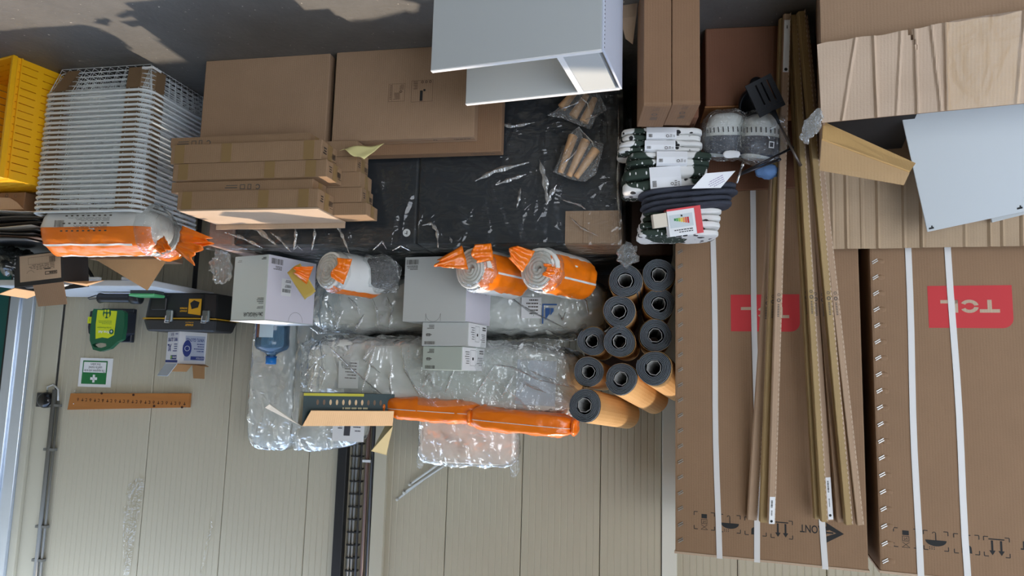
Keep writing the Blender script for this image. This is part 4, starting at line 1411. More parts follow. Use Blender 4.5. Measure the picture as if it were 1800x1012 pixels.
part('address_sticker', MB().box(-0.0024, 0.085, 0.10, -0.0014, 0.145, 0.18), WHITEP, t, 'white address sticker')
f = left_face(0, fd_, 0, 0.003)
f.text('10007', fd_ - 0.143, 0.128, width=0.038, size=0.018, bold=0.02).barcode(fd_ - 0.14, 0.148, 0.05, 0.016, 2).lines(fd_ - 0.14, 0.106, 0.05, 0.014, 2, 3)
f.done('sticker_print', INK, t)
FPOS = t.location.copy()
t = paper('yellow_note', 'folded yellow sheet squeezed between the 24x carton and the orange roll', [AY(505, 478, 3.09), AY(528, 462, 3.06), AY(555, 512, 3.05), AY(536, 527, 3.08)], pm('mustard_paper', rgb(216, 186, 92), 0.6, 0.06), 7, 0.004)
# ------------------------------------------------------------------ orange and white bedding rolls
def bed_roll(label, a, b, r, rot, seed, group='orange and white bedding rolls', flat=1.0, band=(20, 190), cat='bedding', clear_len=0.25, dark=False, endtab=True, spiral=True):
    a, b = V3(a), V3(b)
    d = b - a
    L = d.length
    mt = frame_from((0, 0, 0), d) @ Matrix.Rotation(rot, 4, 'X')
    t = thing('bedding_roll', label, cat, a, 0, group)
    rr = random.Random(seed)
    def prof(x):                     # radius along the length, soft shoulders
        q = min(x / (r * 0.55), 1.0)
        q2 = min((L - x) / (r * 0.5), 1.0)
        return r * (0.70 + 0.30 * math.sin(q * PI / 2)) * (0.62 + 0.38 * math.sin(max(q2, 0) * PI / 2))
    # rolled padding: spiral seen at the near end
    turns, stp = 5, 20
    n = turns * stp
    vs, fs = [], []
    for k in range(n + 1):
        q = k / stp
        an = 2 * PI * q
        base = r * 0.08 + r * 0.74 * q / turns
        g = r * 0.74 / turns * 0.93
        wob = 1 + 0.05 * noise.noise(V3((math.cos(an), math.sin(an), q + seed)))
        bulge = r * 0.12 * (1 - (q / turns) ** 2)
        rs = ((-bulge + r * 0.16, base), (-bulge - r * 0.05 + r * 0.16, base + g * 0.5), (-bulge + r * 0.16, base + g), (L * 0.8, base + g), (L * 0.8, base))
        for x, rad in rs:
            vs.append((x, rad * wob * math.cos(an), rad * wob * math.sin(an) * flat))
    for k in range(n):
        i, j = 5 * k, 5 * (k + 1)
        fs += [(i + c, i + (c + 1) % 5, j + (c + 1) % 5, j + c) for c in range(5)]
    if spiral:
        part('rolled_padding', MB().add(vs, fs, mt), FLEECE, t, 'rolled white padding', smooth=True)
    else:
        part('padding', MB().soft(L / 2, r * 0.86, r * 0.86 * flat, 16, 3.0, r * 0.05, 10, seed, ridge=r * 0.03, mat=mt @ Matrix.Translation((L / 2 - r * 0.05, 0, 0))), FLEECE, t, 'white padding', smooth=True)
    def shell(a0, a1, x0, x1, lift, nu, nv, wr, taper=True):
        def fn(i, j):
            an = R(a0 + (a1 - a0) * j)
            x = x0 + (x1 - x0) * i
            rad = prof(x) * lift * (1 + wr * noise.fractal(V3((x * 16, math.cos(an) * 2.2, math.sin(an) * 2.2 + seed)), 0.8, 2.1, 4))
            return (x, rad * math.cos(an), rad * math.sin(an) * flat)
        return MB().surf(nu, nv, fn, mt)
    part('white_panel', shell(band[1] - 6, band[0] + 366, r * 0.30, L, 0.985, 24, 26, 0.05), WHITEF, t, 'printed white film', smooth=True)
    part('orange_band', shell(band[0], band[1], r * 0.08, L, 1.0, 24, 26, 0.06), ORANGE, t, 'orange film', smooth=True)
    mid = (band[0] + band[1]) / 2
    part('seam', shell(mid - 2.5, mid + 2.5, r * 0.30 + L * 0.1, L * 0.97, 1.022, 24, 2, 0.06), WHITEF, t, 'white seam', smooth=True)
    part('clear_end', shell(0, 360, 0.0, r * 0.62, 1.012, 10, 30, 0.07), CLEAR, t, smooth=True)
    part('clear_end', MB().surf(6, 30, lambda i, j: (-(r * 0.10) * (1 - i * i) + 0.006 * noise.noise(V3((i * 4, j * 9, seed))), prof(0) * i * math.cos(2 * PI * j), prof(0) * i * math.sin(2 * PI * j) * flat), mt), CLEAR, t, smooth=True)
    part('far_end', MB().surf(5, 26, lambda i, j: (L + r * 0.06 * (1 - i * i), prof(L) * i * math.cos(2 * PI * j), prof(L) * i * math.sin(2 * PI * j) * flat), mt), ORANGE, t, smooth=True)
    # print on the white film
    vs, fs = [], []
    for row in range(5):
        x = L * (0.35 + 0.11 * row)
        for c in range(9):
            if rr.random() < 0.3:
                continue
            a0_ = band[1] + 40 + c * 8
            b_ = len(vs)
            for xx in (x, x + 0.006):
                for aa in (a0_, a0_ + 5):
                    rad = prof(xx) * 1.035
                    vs.append((xx, rad * math.cos(R(aa)), rad * math.sin(R(aa)) * flat))
            fs.append((b_, b_ + 1, b_ + 3, b_ + 2))
    part('print_marks', MB().add(vs, fs, mt), INKS, t)
    return t, mt, prof
def end_tab(t, px, py, y, s, seed, mat, rotz=0.0, sq=(1, .5, 1)):
    p = AY(px, py, y) - V3(t.location)
    part('gathered_tab', MB().soft(s * sq[0], s * sq[1], s * sq[2], 9, 2.2, s * 0.5, 1.3 / s, seed, ridge=s * 0.15, mat=Matrix.Translation(p) @ Matrix.Rotation(rotz, 4, 'Y')), mat, t, 'gathered film end', smooth=True)
def flare(t, p0, p1, y, w0, w1, seed, mat):
    """a flat fan of gathered film from p0 (at the roll) to p1 (loose end), pixel centres at distance y"""
    a = AY(p0[0], p0[1], y) - V3(t.location)
    b = AY(p1[0], p1[1], y - 0.02) - V3(t.location)
    d = (b - a).normalized()
    s_ = V3((0, -1, 0.1)).cross(d).normalized()
    n_ = d.cross(s_)
    def fn(i, j):
        q = j - 0.5
        w_ = (w0 * (1 - i) + w1 * i)
        z = math.sin(q * 16 + seed) * 0.006 * (0.4 + i) + 0.010 * noise.noise(V3((i * 5, j * 6, seed))) - 0.02 * abs(q) * (1 - i)
        return a.lerp(b, i + 0.12 * math.sin(q * 7 + seed) * i) + s_ * (w_ * q) + n_ * z
    o = part('gathered_tab', MB().surf(10, 16, fn), mat, t, 'gathered film end', smooth=True)
    md = o.modifiers.new('thick', 'SOLIDIFY')
    md.thickness = 0.002
def lay(px, py, z):
    return AZ(px, py, z)
# in the frame of a roll: angle 0 = sideways (+y), 90 = up
r1 = 0.096
a_ = W(*[PU(943, 472, 0.09)[0], 0.09, PZ + r1 + 0.012])
b_ = AY(1018, 488, a_.y + 0.27)
b_ = a_ + V3((b_.x - a_.x, b_.y - a_.y, 0.0)).normalized() * 0.37
t, mt, pf_ = bed_roll('orange and white bedding roll nearest the cardboard corner of the bundle', a_, b_, r1, 0, 1, band=(-40, 78))
e = a_.y
flare(t, (930, 460), (898, 440), e - 0.02, 0.10, 0.06, 2, ORANGE)
flare(t, (985, 478), (958, 474), e - 0.03, 0.06, 0.045, 5, ORANGE)
a2_ = W(*[PU(826, 458, 0.085)[0], 0.085, PZ + r1 + 0.012])
b2_ = a2_ + (b_ - a_) * 0.92
t, mt, pf_ = bed_roll('orange and white bedding roll lying in front of the pale grey carton', a2_, b2_, r1 * 0.98, 0, 4, band=(-45, 62))
flare(t, (818, 452), (768, 464), a2_.y - 0.02, 0.10, 0.03, 7, ORANGE)
flare(t, (866, 442), (832, 446), a2_.y - 0.05, 0.07, 0.075, 8, ORANGE)
a3_ = W(*[PU(573, 486, 0.15)[0], 0.15, PZ + 0.105])
b3_ = a3_ + (b_ - a_) * 0.85
t, mt, pf_ = bed_roll('clear ended bedding roll with orange tabs beside the 24x carton', a3_, b3_, 0.092, 0, 6, band=(60, 130))
flare(t, (545, 484), (518, 474), a3_.y - 0.02, 0.085, 0.03, 3, ORANGE)
flare(t, (612, 478), (588, 470), a3_.y - 0.05, 0.115, 0.085, 6, ORANGE)
# dark pack wrapped in film between it and the grey carton
u, z_ = PU(655, 478, 0.33)
t = thing('dark_pack', 'black pillow pack in shiny clear film between the orange tabbed roll and the grey carton', 'pack', W(u, 0.35, PZ + 0.092), TH)
part('pack', MB().soft(0.105, 0.08, 0.066, 10, 3.2, 0.006, 9, 3), pm('dark_fabric', (0.03, 0.03, 0.034, 1), 0.7), t, smooth=True)
part('film', MB().soft(0.118, 0.092, 0.078, 22, 3.0, 0.012, 11, 5, ridge=0.012), film('pack_film', haze=0.10, bump=1.0, bs=22, rough=0.08, refl=1.3), t, smooth=True)
# ------------------------------------------------------------------ packs in the topmost basket
qz = 0.62
ua_, za_ = PU(88, 410, 0.10)
ub_, zb_ = PU(292, 415, 0.10)
a_ = W(ub_, 0.10, 0.745)
b_ = W(ua_ - 0.02, 0.10, 0.745)
t, mt, pf_ = bed_roll('long orange and white bedding pack lying along the topmost wire basket', a_, b_, 0.118, 0, 12, band=(98, 178), spiral=False)
f = Face(a_ + V3((0, 0, 0)) - V3(t.location) + U * 0.12 - VV * 0.121 + V3((0, 0, -0.075)), U, V3((0, 0, 1)), 0.006)
for r_ in range(3):
    for k in range(9):
        f.bar(0.06 + 0.028 * k + 0.01 * r_, 0.028 + 0.034 * r_, 0.012, 0.006)
    f.lines(0.06 + 0.01 * r_, 0.006 + 0.034 * r_, 0.22, 0.018, 4, r_, 0.3)
f.barcode(0.30, 0.05, 0.05, 0.03, 4)
f.done('front_print', INKS, t)
flare(t, (276, 424), (292, 440), a_.y - 0.10, 0.07, 0.06, 13, ORANGE)
a_ = W(1.02, 0.26, 0.735)
t, mt, pf_ = bed_roll('short orange bedding pack hanging over the inner side of the topmost basket', W(0.875, 0.20, 0.755), W(1.00, 0.40, 0.745), 0.095, 0, 15, band=(20, 190), spiral=False)
flare(t, (315, 420), (368, 424), 3.04, 0.12, 0.03, 16, ORANGE)
flare(t, (310, 430), (345, 448), 3.00, 0.05, 0.09, 18, ORANGE)
# ------------------------------------------------------------------ wrapped mattresses lying across the pile
def wrapped(name, label, px0, px1, py0, py1, v0, v1, seed, cat='mattress', e=4.5, film_=MILKY, body=FLEECEG, amp=0.010, group='plastic wrapped mattresses', n=26, tilt=0.0, zbase=None, grow=0.010):
    vm = v0
    ua, z0 = PU(px1, py0, vm)
    ub, z1 = PU(px0, py1, vm)
    if zbase is not None:
        z0 = zbase
    sx, sy, sz = (ub - ua) / 2, (v1 - v0) / 2, (z1 - z0) / 2
    c = W((ua + ub) / 2, (v0 + v1) / 2, (z0 + z1) / 2)
    t = thing(name, label, cat, c, 0, group, rot=(0, tilt, TH))
    part('body', MB().soft(sx - grow, sy - grow, sz - grow, 20, e, amp * 0.5, 6, seed, ridge=amp * 0.5, rs=(1.2, 1, 0.5)), body, t, smooth=True)
    part('film', MB().soft(sx, sy, sz, 44, e * 0.9, amp, 7, seed + 3, ridge=amp * 1.6, rs=(1.6, 1, 0.55)), film_, t, 'milky clear plastic bag', smooth=True)
    return t, sx, sy, sz
t, sx, sy, sz = wrapped('wrapped_mattress', 'lower long mattress in creased clear plastic lying behind the pale grey carton', 532, 1066, 468, 582, 0.64, 1.06, 21, zbase=PTOP + 0.028, e=6)
f = Face((-sx + 0.10, -sy - 0.004, -0.03), (1, 0, 0), (0, 0, 1), 0.006)
f.mb = MB()
f.poly([(0.13, 0.03), (0.20, 0.03), (0.20, 0.125), (0.193, 0.125), (0.193, 0.037), (0.13, 0.037)])
f.poly([(0.145, 0.05), (0.16, 0.05), (0.16, 0.085), (0.145, 0.065)]).poly([(0.163, 0.05), (0.185, 0.05), (0.185, 0.11), (0.163, 0.075)])
f.done('blue_mark', pm('label_blue', rgb(52, 96, 160), 0.6), t, 'blue printed mark')
part('label_sheet', MB().box(-sx + 0.305, -sy - 0.012, -0.03, -sx + 0.40, -sy - 0.010, 0.07), WHITEP, t, 'white label under the film')
f = Face((-sx + 0.305, -sy - 0.012, -0.03), (1, 0, 0), (0, 0, 1), 0.001)
f.lines(0.015, 0.01, 0.06, 0.08, 5, 3, 0.4)
f.done('label_print', INKS, t)
t, sx, sy, sz = wrapped('wrapped_mattress', 'upper long mattress in milky creased plastic under the orange film packs', 524, 1018, 599, 718, 0.50, 0.98, 27, e=6, tilt=R(1.6))
part('label_sheet', MB().box(sx - 0.30, -sy - 0.008, -0.07, sx - 0.20, -sy - 0.006, 0.06, Matrix.Rotation(R(-3), 4, 'Y')), pm('label_grey', rgb(214, 218, 216), 0.6), t, 'pale printed label')
f = Face((sx - 0.30, -sy - 0.008, -0.06), (1, 0, 0), (0, 0, 1), 0.003)
f.lines(0.01, 0.02, 0.07, 0.085, 6, 9, 0.3)
f.done('label_print', INKS, t)
part('side_sheet', MB().box(-sx + 0.10, -sy - 0.008, -sz * 0.55, -sx + 0.28, -sy - 0.006, sz * 0.6), pm('blue_grey_sheet', rgb(196, 204, 214), 0.6), t, 'blue grey sheet inside the bag')
part('film_tail', MB().soft(0.035, 0.10, sz * 0.85, 14, 2.4, 0.022, 16, 4, ridge=0.014, mat=Matrix.Translation((sx + 0.005, -sy * 0.35, 0))), CLEARS, t, smooth=True)
# slack bag hanging over the front of both, behind the small cartons
u, z = PU(860, 655, 0.46)
t = thing('loose_bag', 'slack empty clear plastic bag draped over the upper mattress beside the small cartons', 'bag', W(u, 0.47, z), 0, None, rot=(0, 0, TH))
def drape(i, j):
    x = -0.36 + 0.72 * i
    zz_ = -0.15 + 0.30 * j
    a = noise.fractal(V3((x * 5, zz_ * 7, 3)), 0.8, 2.1, 5) * 0.016
    rg = 0.02 * max(0, 1 - abs(noise.noise(V3((x * 5 + zz_ * 6, zz_ * 2, 7)))) * 5)
    k = 0.02 * math.sin(i * PI) * math.sin(j * PI)
    return (x + 0.03 * math.sin(j * 5), -0.012 - abs(a) - rg - k, zz_ + 0.02 * math.sin(i * 9) * (j - .5))
part('film', MB().surf(70, 34, drape), CLEAR, t, smooth=True)
def mcrease(root, pts, w0, v):
    inv = (Matrix.Translation(root.location) @ root.rotation_euler.to_matrix().to_4x4()).inverted()
    crease(root, inv, [APL(x, y, O + VV * v, TH) for x, y in pts], w0)
MAT1, MAT2 = bpy.data.objects['wrapped_mattress'], bpy.data.objects['wrapped_mattress.001']
for pts, w0 in (([(575, 528), (582, 545), (590, 562)], 0.008), ([(612, 522), (628, 540), (632, 552)], 0.010), ([(640, 552), (632, 568), (622, 582)], 0.009), ([(655, 525), (662, 545), (664, 575)], 0.006), ([(680, 522), (690, 545), (682, 580)], 0.008),
                ([(545, 575), (560, 585), (600, 584)], 0.006), ([(590, 582), (596, 560), (604, 545)], 0.006), ([(982, 550), (988, 562), (994, 548)], 0.004), ([(1010, 510), (1030, 530), (1035, 555)], 0.006), ([(880, 512), (930, 545), (990, 575)], 0.005)):
    mcrease(MAT1, pts, w0, 0.617)
for pts, w0 in (([(545, 615), (556, 640), (545, 680), (552, 695)], 0.008), ([(560, 640), (572, 655), (562, 690)], 0.007), ([(535, 660), (560, 630), (575, 622)], 0.006), ([(660, 610), (650, 640), (635, 690)], 0.009), ([(655, 612), (640, 630), (668, 655)], 0.008), ([(690, 640), (685, 665), (688, 695)], 0.007),
                ([(705, 610), (712, 650), (740, 700)], 0.006), ([(742, 680), (755, 662), (764, 680)], 0.012), ([(870, 640), (850, 670), (835, 695)], 0.006), ([(905, 655), (890, 680), (880, 700)], 0.010), ([(930, 650), (960, 665), (1010, 680)], 0.005), ([(800, 645), (790, 670), (782, 690)], 0.007), ([(860, 640), (900, 645), (950, 668), (1012, 682)], 0.004), ([(915, 690), (925, 675), (960, 690)], 0.007), ([(570, 600), (620, 650), (680, 700)], 0.004)):
    mcrease(MAT2, pts, w0, 0.476)
# ------------------------------------------------------------------ orange film packs on top
def flatpack(label, px0, px1, py0, py1, v, seed, tilt, cat='bedding'):
    ua, z0 = PU(px1, (py0 + py1) / 2, v)
    ub, z1 = PU(px0, (py0 + py1) / 2, v)
    h_ = abs(PU((px0 + px1) / 2, py1, v)[1] - PU((px0 + px1) / 2, py0, v)[1])
    c = W((ua + ub) / 2, v + 0.09, (z0 + z1) / 2)
    t = thing('bedding_pack', label, cat, c, 0, 'orange film packs on the mattresses', rot=(0, tilt, TH))
    sx, sz = (ub - ua) / 2, h_ / 2
    part('pack', MB().soft(sx, 0.09, sz, 22, 4.0, 0.006, 11, seed, ridge=0.006), ORANGE, t, smooth=True)
    part('seam', MB().soft(sx * 0.97, 0.0915, 0.0022, 12, 6, 0.0, 5, 0, mat=Matrix.Translation((0, -0.004, sz * 0.12))), WHITEF, t, 'white seam', smooth=True)
    for s in (-1, 1):
        part('crimped_end', MB().soft(0.016, 0.08, sz * 0.8, 10, 2.6, 0.008, 24, seed + s, mat=Matrix.Translation((s * (sx + 0.002), 0, 0))), ORANGE, t, smooth=True)
    return t
flatpack('orange film bedding pack on the mattress, the one touching the dark bulb box', 672, 848, 700, 742, 0.46, 31, R(1.5))
flatpack('orange film bedding pack on the mattress, the one reaching towards the topmost mat', 822, 1006, 722, 764, 0.42, 37, R(3))
# white pillow bag behind them
ua, z0 = PU(903, 745, 0.66)
ub, z1 = PU(721, 818, 0.66)
z0 = z1 - 0.27
t = thing('pillow_bag', 'square white pillow in a printed plastic bag standing behind the orange film packs', 'pillow', W((ua + ub) / 2, 0.80, (z0 + z1) / 2), 0, None, rot=(R(-6), 0, TH))
sx, sz = (ub - ua) / 2 - 0.012, (z1 - z0) / 2 - 0.008
part('pillow', MB().soft(sx, 0.06, sz, 12, 5.0, 0.003, 6, 2), FLEECEG, t, smooth=True)
part('piping', MB().tube([(p[0] - 0, -0.052, p[1]) for p in [(q[0], q[1]) for q in arc_rect(-sx + 0.014, sx - 0.014, -sz + 0.014, sz - 0.014, 0, 0.05, 5)]], 0.004, 6, True), FLEECE, t, smooth=True)
part('film', MB().soft(sx + 0.014, 0.072, sz + 0.010, 22, 5.5, 0.007, 9, 6, ridge=0.009), MILKY, t, 'clear plastic bag', smooth=True)
part('bag_corner', MB().soft(0.024, 0.02, 0.05, 8, 2.2, 0.012, 26, 3, mat=Matrix.Translation((-sx + 0.005, -0.02, sz + 0.0))), CLEARS, t, smooth=True)
part('bag_corner', MB().soft(0.02, 0.02, 0.035, 8, 2.2, 0.012, 26, 8, mat=Matrix.Translation((sx + 0.005, -0.02, sz + 0.004))), CLEARS, t, smooth=True)
f = Face((-sx, -0.064, -sz), (1, 0, 0), (0, 0, 1), 0.002)
f.lines(sx * 1.05, sz * 1.0, 0.03, 0.07, 4, 6, 0.5)
for k in range(22):
    f.bar(sx * 1.55 - 0.0055 * k, sz * 0.55 + 0.0085 * k, 0.004, 0.007)
f.poly([(sx * 1.32, sz * .9), (sx * 1.5, sz * .75), (sx * 1.42, sz * 1.05), (sx * 1.25, sz * 1.2)])
f.done('bag_print', pm('pale_print', rgb(150, 156, 152), 0.7), t)
# ------------------------------------------------------------------ tall wrapped bags by the wall
def tallbag(label, quad, v, dpt, seed, print_=False, zb=None):
    """quad: pixel corners of the front: lower left, lower right, upper right, upper left (upright sense mirrored by the phone)"""
    P = [PU(x, y, v) for x, y in quad]
    cu_ = sum(p[0] for p in P) / 4
    c = W(cu_, v + dpt / 2, 0)
    t = thing('wrapped_bag', label, 'mattress', c, TH, 'tall wrapped mattresses by the wall')
    (u0, z0), (u1, z1), (u2, z2), (u3, z3) = [(p[0] - cu_, p[1]) for p in P]
    if zb is not None:
        z0 = z1 = zb
    def shp(g):
        def fn(d, q):
            a = (d.x + 1) / 2
            b = (d.z + 1) / 2
            x = (u0 * (1 - a) + u1 * a) * (1 - b) + (u3 * (1 - a) + u2 * a) * b
            z = (z0 * (1 - a) + z1 * a) * (1 - b) + (z3 * (1 - a) + z2 * a) * b
            w_ = noise.fractal(V3((x * 7, z * 9, seed)), 0.8, 2.1, 4)
            ch = 0.006 * math.sin(z * 60)
            rg = 0.010 * max(0, 1 - abs(noise.noise(V3((x * 8 + z * 3, z * 8, seed + 4)))) * 4) if g else 0
            return (x, d.y * (dpt / 2 - (0 if g else 0.010)) + math.copysign(1, d.y) * (abs(w_) * 0.008 + ch * 0.4 + rg), z)
        return fn
    part('body', MB().soft(0.96, 0.96, 0.975, 12, 5, shape=shp(0)), FLEECEG, t, smooth=True)
    part('film', MB().soft(1, 1, 1, 24, 5.5, shape=shp(1)), MILKY, t, 'clear plastic bag', smooth=True)
    return t, (u0, u1, u2, u3), (z0, z1, z2, z3)
tallbag('tall pale mattress in creased plastic behind the blue water bottle, nearest the first aid kit', [(515, 600), (440, 600), (425, 790), (512, 795)], 0.98, 0.16, 41, zb=PTOP + 0.004)
tallbag('tall pale mattress in creased plastic standing between the bottle and the bulb box', [(560, 620), (518, 620), (505, 795), (545, 790)], 0.99, 0.14, 45, zb=PTOP + 0.006)
t, uu, zz_ = tallbag('wrapped pillow bag with a small printed photo behind the open bulb box', [(640, 690), (525, 690), (515, 800), (640, 782)], 0.985, 0.12, 49, zb=1.10)
pu, pz = PU(614, 752, 0.97)
cu_ = V3(t.location - O).dot(U)
part('printed_sheet', MB().box(pu - cu_ - 0.09, -0.088, pz - 0.09, pu - cu_ + 0.09, -0.086, pz + 0.07), WHITEP, t, 'white printed sheet')
f = Face((pu - cu_ - 0.09, -0.088, pz - 0.09), (1, 0, 0), (0, 0, 1), 0.001)
f.poly([(0.075, 0.03), (0.112, 0.035), (0.115, 0.13), (0.08, 0.13)])
f.lines(0.02, 0.04, 0.045, 0.08, 4, 4, 0.3).lines(0.125, 0.04, 0.03, 0.06, 5, 5, 0.5)
f.done('sheet_print', pm('photo_grey', rgb(74, 74, 80), 0.6), t)
f = Face((pu - cu_ - 0.09, -0.088, pz - 0.09), (1, 0, 0), (0, 0, 1), 0.002)
f.poly([(0.085, 0.035), (0.11, 0.04), (0.108, 0.07), (0.09, 0.075)])
f.done('photo_tint', pm('photo_ochre', rgb(190, 150, 80), 0.6), t)
# ------------------------------------------------------------------ water bottle
u, z = PU(476, 640, 0.78)
BLUEP = pm('blue_bottle', rgb(120, 170, 205), 0.08, 0.02, trans=0.0)
def bottle_mat():
    mt, n, l = newmat('blue_pet')
    o = n.new('ShaderNodeOutputMaterial')
    tr = n.new('ShaderNodeBsdfTransparent')
    tr.inputs[0].default_value = (0.55, 0.74, 0.88, 1)
    gl = n.new('ShaderNodeBsdfGlossy')
    gl.inputs['Roughness'].default_value = 0.06
    df = n.new('ShaderNodeBsdfDiffuse')
    df.inputs[0].default_value = rgb(108, 148, 182)
    fr = n.new('ShaderNodeFresnel')
    fr.inputs[0].default_value = 1.5
    m1 = n.new('ShaderNodeMixShader')
    m1.inputs[0].default_value = 0.35
    l.new(tr.outputs[0], m1.inputs[1])
    l.new(df.outputs[0], m1.inputs[2])
    m2 = n.new('ShaderNodeMixShader')
    l.new(fr.outputs[0], m2.inputs[0])
    l.new(m1.outputs[0], m2.inputs[1])
    l.new(gl.outputs[0], m2.inputs[2])
    l.new(m2.outputs[0], o.inputs[0])
    return mt
t = thing('water_bottle', 'large clear blue water bottle with a blue cap behind the 24x carton', 'bottle', W(u, 0.78, PTOP), TH)
zt_ = z - PTOP
rb = 0.088
part('body', MB().lathe([(rb * 0.9, 0), (rb, 0.012), (rb, 0.14), (rb * 0.96, 0.15), (rb * 0.96, 0.165), (rb, 0.175), (rb, zt_ - 0.235), (rb * 0.97, zt_ - 0.23), (rb * 0.97, zt_ - 0.135), (rb * 1.0, zt_ - 0.128), (rb, zt_ - 0.095), (rb * 0.9, zt_ - 0.08), (rb * 0.45, zt_ - 0.062), (rb * 0.27, zt_ - 0.05), (rb * 0.25, zt_ - 0.036)], 32), bottle_mat(), t, smooth=True)
part('cap', MB().lathe([(rb * 0.31, zt_ - 0.035), (rb * 0.31, zt_ - 0.004), (rb * 0.27, zt_)], 20), pm('cap_blue', rgb(20, 120, 200), 0.35), t, 'bright blue cap', smooth=True)
part('neck_ring', MB().lathe([(rb * 0.33, zt_ - 0.042), (rb * 0.33, zt_ - 0.036)], 20), pm('ring_blue', rgb(20, 80, 150), 0.35), t)
def wraplab(a0, a1, z0, z1, name, mat):
    mb = MB().surf(14, 1, lambda i, j: ((rb * 0.985) * math.cos(R(a0 + (a1 - a0) * i)), (rb * 0.985) * math.sin(R(a0 + (a1 - a0) * i)), z0 + (z1 - z0) * j))
    part(name, mb, mat, t)
wraplab(-48, 12, zt_ - 0.225, zt_ - 0.138, 'label_blue', pm('label_blue2', rgb(40, 100, 170), 0.5))
wraplab(-68, -48, zt_ - 0.225, zt_ - 0.138, 'label_photo', pm('label_brown', rgb(120, 80, 62), 0.5, 0.4, 60))
wraplab(-120, -68, zt_ - 0.225, zt_ - 0.138, 'label_white', pm('label_pale', rgb(200, 224, 240), 0.5))
# ------------------------------------------------------------------ open box of fairy lights
u0, z0 = PU(553, 690, 0.47)
u1, _ = PU(690, 690, 0.47)
lw_ = (u0 - u1) * 1.06
zb_ = PU(600, 690, 0.47)[1]
t = thing('light_chain_box', 'open dark green box of bulb lights with bent cardboard flaps on the wrapped mattresses', 'box', W(u1, 0.50, zb_), TH - R(34))
DGB = pm('petrol_board', rgb(16, 56, 62), 0.5, 0.04)
bh = 0.145
db = 0.15
for nm, b, mt_ in (('front_wall', (0, 0, 0, lw_, 0.004, bh), DGB), ('back_wall', (0, db - 0.004, 0, lw_, db, bh), DGB), ('end_wall', (0, 0.0045, 0, 0.004, db - 0.0045, bh), DGB), ('end_wall', (lw_ - 0.004, 0.0045, 0, lw_, db - 0.0045, bh), pm('photo_board', rgb(170, 170, 150), 0.5, 0.3, 20)), ('base', (0.0045, 0.0045, 0, lw_ - 0.0045, db - 0.0045, 0.004), DGB)):
    part(nm, MB().box(*b), mt_, t)
part('yellow_edge', MB().box(lw_ * 0.35, -0.0014, 0.0, lw_, -0.0002, 0.012), pm('edge_yellow', rgb(214, 208, 40), 0.5), t)
for i in range(11):
    x = lw_ - 0.062 - i * 0.0285
    if x < 0.01:
        break
    part('bulb_picture', MB().lathe([(0.0055, 0), (0.0055, 0.0008)], 12, Matrix.Translation((x, -0.0004, 0.040)) @ Matrix.Rotation(R(90), 4, 'X') @ Matrix.Diagonal((1, 2.3, 1, 1))), pm('bulb_print', rgb(236, 206, 160), 0.5) if 2 <= i < 8 else pm('bulb_brown', rgb(120, 92, 64), 0.5), t)
f = front_face(0, 0, 0, 0.0018)
f.lines(lw_ * 0.30, 0.062, lw_ * 0.4, 0.009, 1, 3, 0.9)
f.done('box_print', pm('print_cream', rgb(210, 206, 170), 0.6), t)
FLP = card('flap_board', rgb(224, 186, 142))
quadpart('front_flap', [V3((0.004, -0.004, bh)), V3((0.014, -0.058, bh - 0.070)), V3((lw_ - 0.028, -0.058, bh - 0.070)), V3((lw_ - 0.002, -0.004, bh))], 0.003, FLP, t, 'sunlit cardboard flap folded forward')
quadpart('end_flap', [V3((lw_, 0.002, bh)), V3((lw_, db - 0.002, bh)), V3((lw_ + 0.15, db - 0.03, bh - 0.075)), V3((lw_ + 0.14, 0.02, bh - 0.095))], 0.003, pm('flap_grey', rgb(176, 170, 156), 0.6), t)
quadpart('end_flap', [V3((0, 0.004, bh)), V3((0, db, bh)), V3((-0.01, db, bh + 0.15)), V3((0.085, 0.06, bh + 0.12))], 0.003, pm('flap_olive', rgb(180, 168, 122), 0.7, 0.06), t)
# services running up the wall beside the corner post
def wall_u(px, py, dv=0.03):
    return PU(px, py, WV - dv)
PIPEB = pm('brown_pipe', rgb(88, 62, 50), 0.45, 0.1)
def wall_root(name, label, cat, group=None):
    return thing(name, label, cat, W(0, WV), TH, group)
def vpipe(root, name, u, r, mat, z0=0.0, z1=2.72, dv=None, n=10):
    dv = dv if dv is not None else r + 0.012
    return part(name, MB().tube([(u, -dv, z0), (u, -dv, z1)], r, n), mat, root, smooth=True)
t = wall_root('cable_duct', 'black upright cable duct with a ladder of clips left of the brown pipe', 'duct')
part('duct', MB().box(0.345, -0.05, 0.0, 0.40, -0.001, 2.72), BLACKP, t, bevel=0.003)
GREYC = pm('grey_cable', rgb(110, 112, 110), 0.5, 0.05)
for u in (0.292, 0.312):
    part('cable', MB().tube([(u, -0.022, 0.0), (u, -0.022, 2.72)], 0.008, 8), GREYC, t, smooth=True)
part('cable', MB().tube([(0.266, -0.022, 0), (0.266, -0.022, 2.05), (0.262, -0.03, 2.2), (0.262, -0.03, 2.72)], 0.007, 8), BLACKP, t, 'black cable', smooth=True)
YB = pm('yellow_clip', rgb(190, 160, 60), 0.5)
for i in range(16):
    z = 1.55 + i * 0.07
    part('cable_clip', MB().box(0.255, -0.034, z, 0.325, -0.001, z + 0.008), BLACKP, t)
t = wall_root('copper_pipe', 'thin brown copper coloured pipe standing beside the pale corner post', 'pipe')
vpipe(t, 'pipe', 0.228, 0.011, PIPEB)
for z in (1.85, 0.9, 2.66):
    part('pipe_clamp', MB().box(0.205, -0.04, z, 0.252, -0.001, z + 0.014), WHITEB, t, 'white clamp')
t = wall_root('black_pipe', 'thin black pipe pressed against the pale corner post', 'pipe')
vpipe(t, 'pipe', 0.198, 0.009, BLACKP)
t = wall_root('grey_conduit', 'grey plastic conduit with saddles running up the wall under a black alarm', 'conduit')
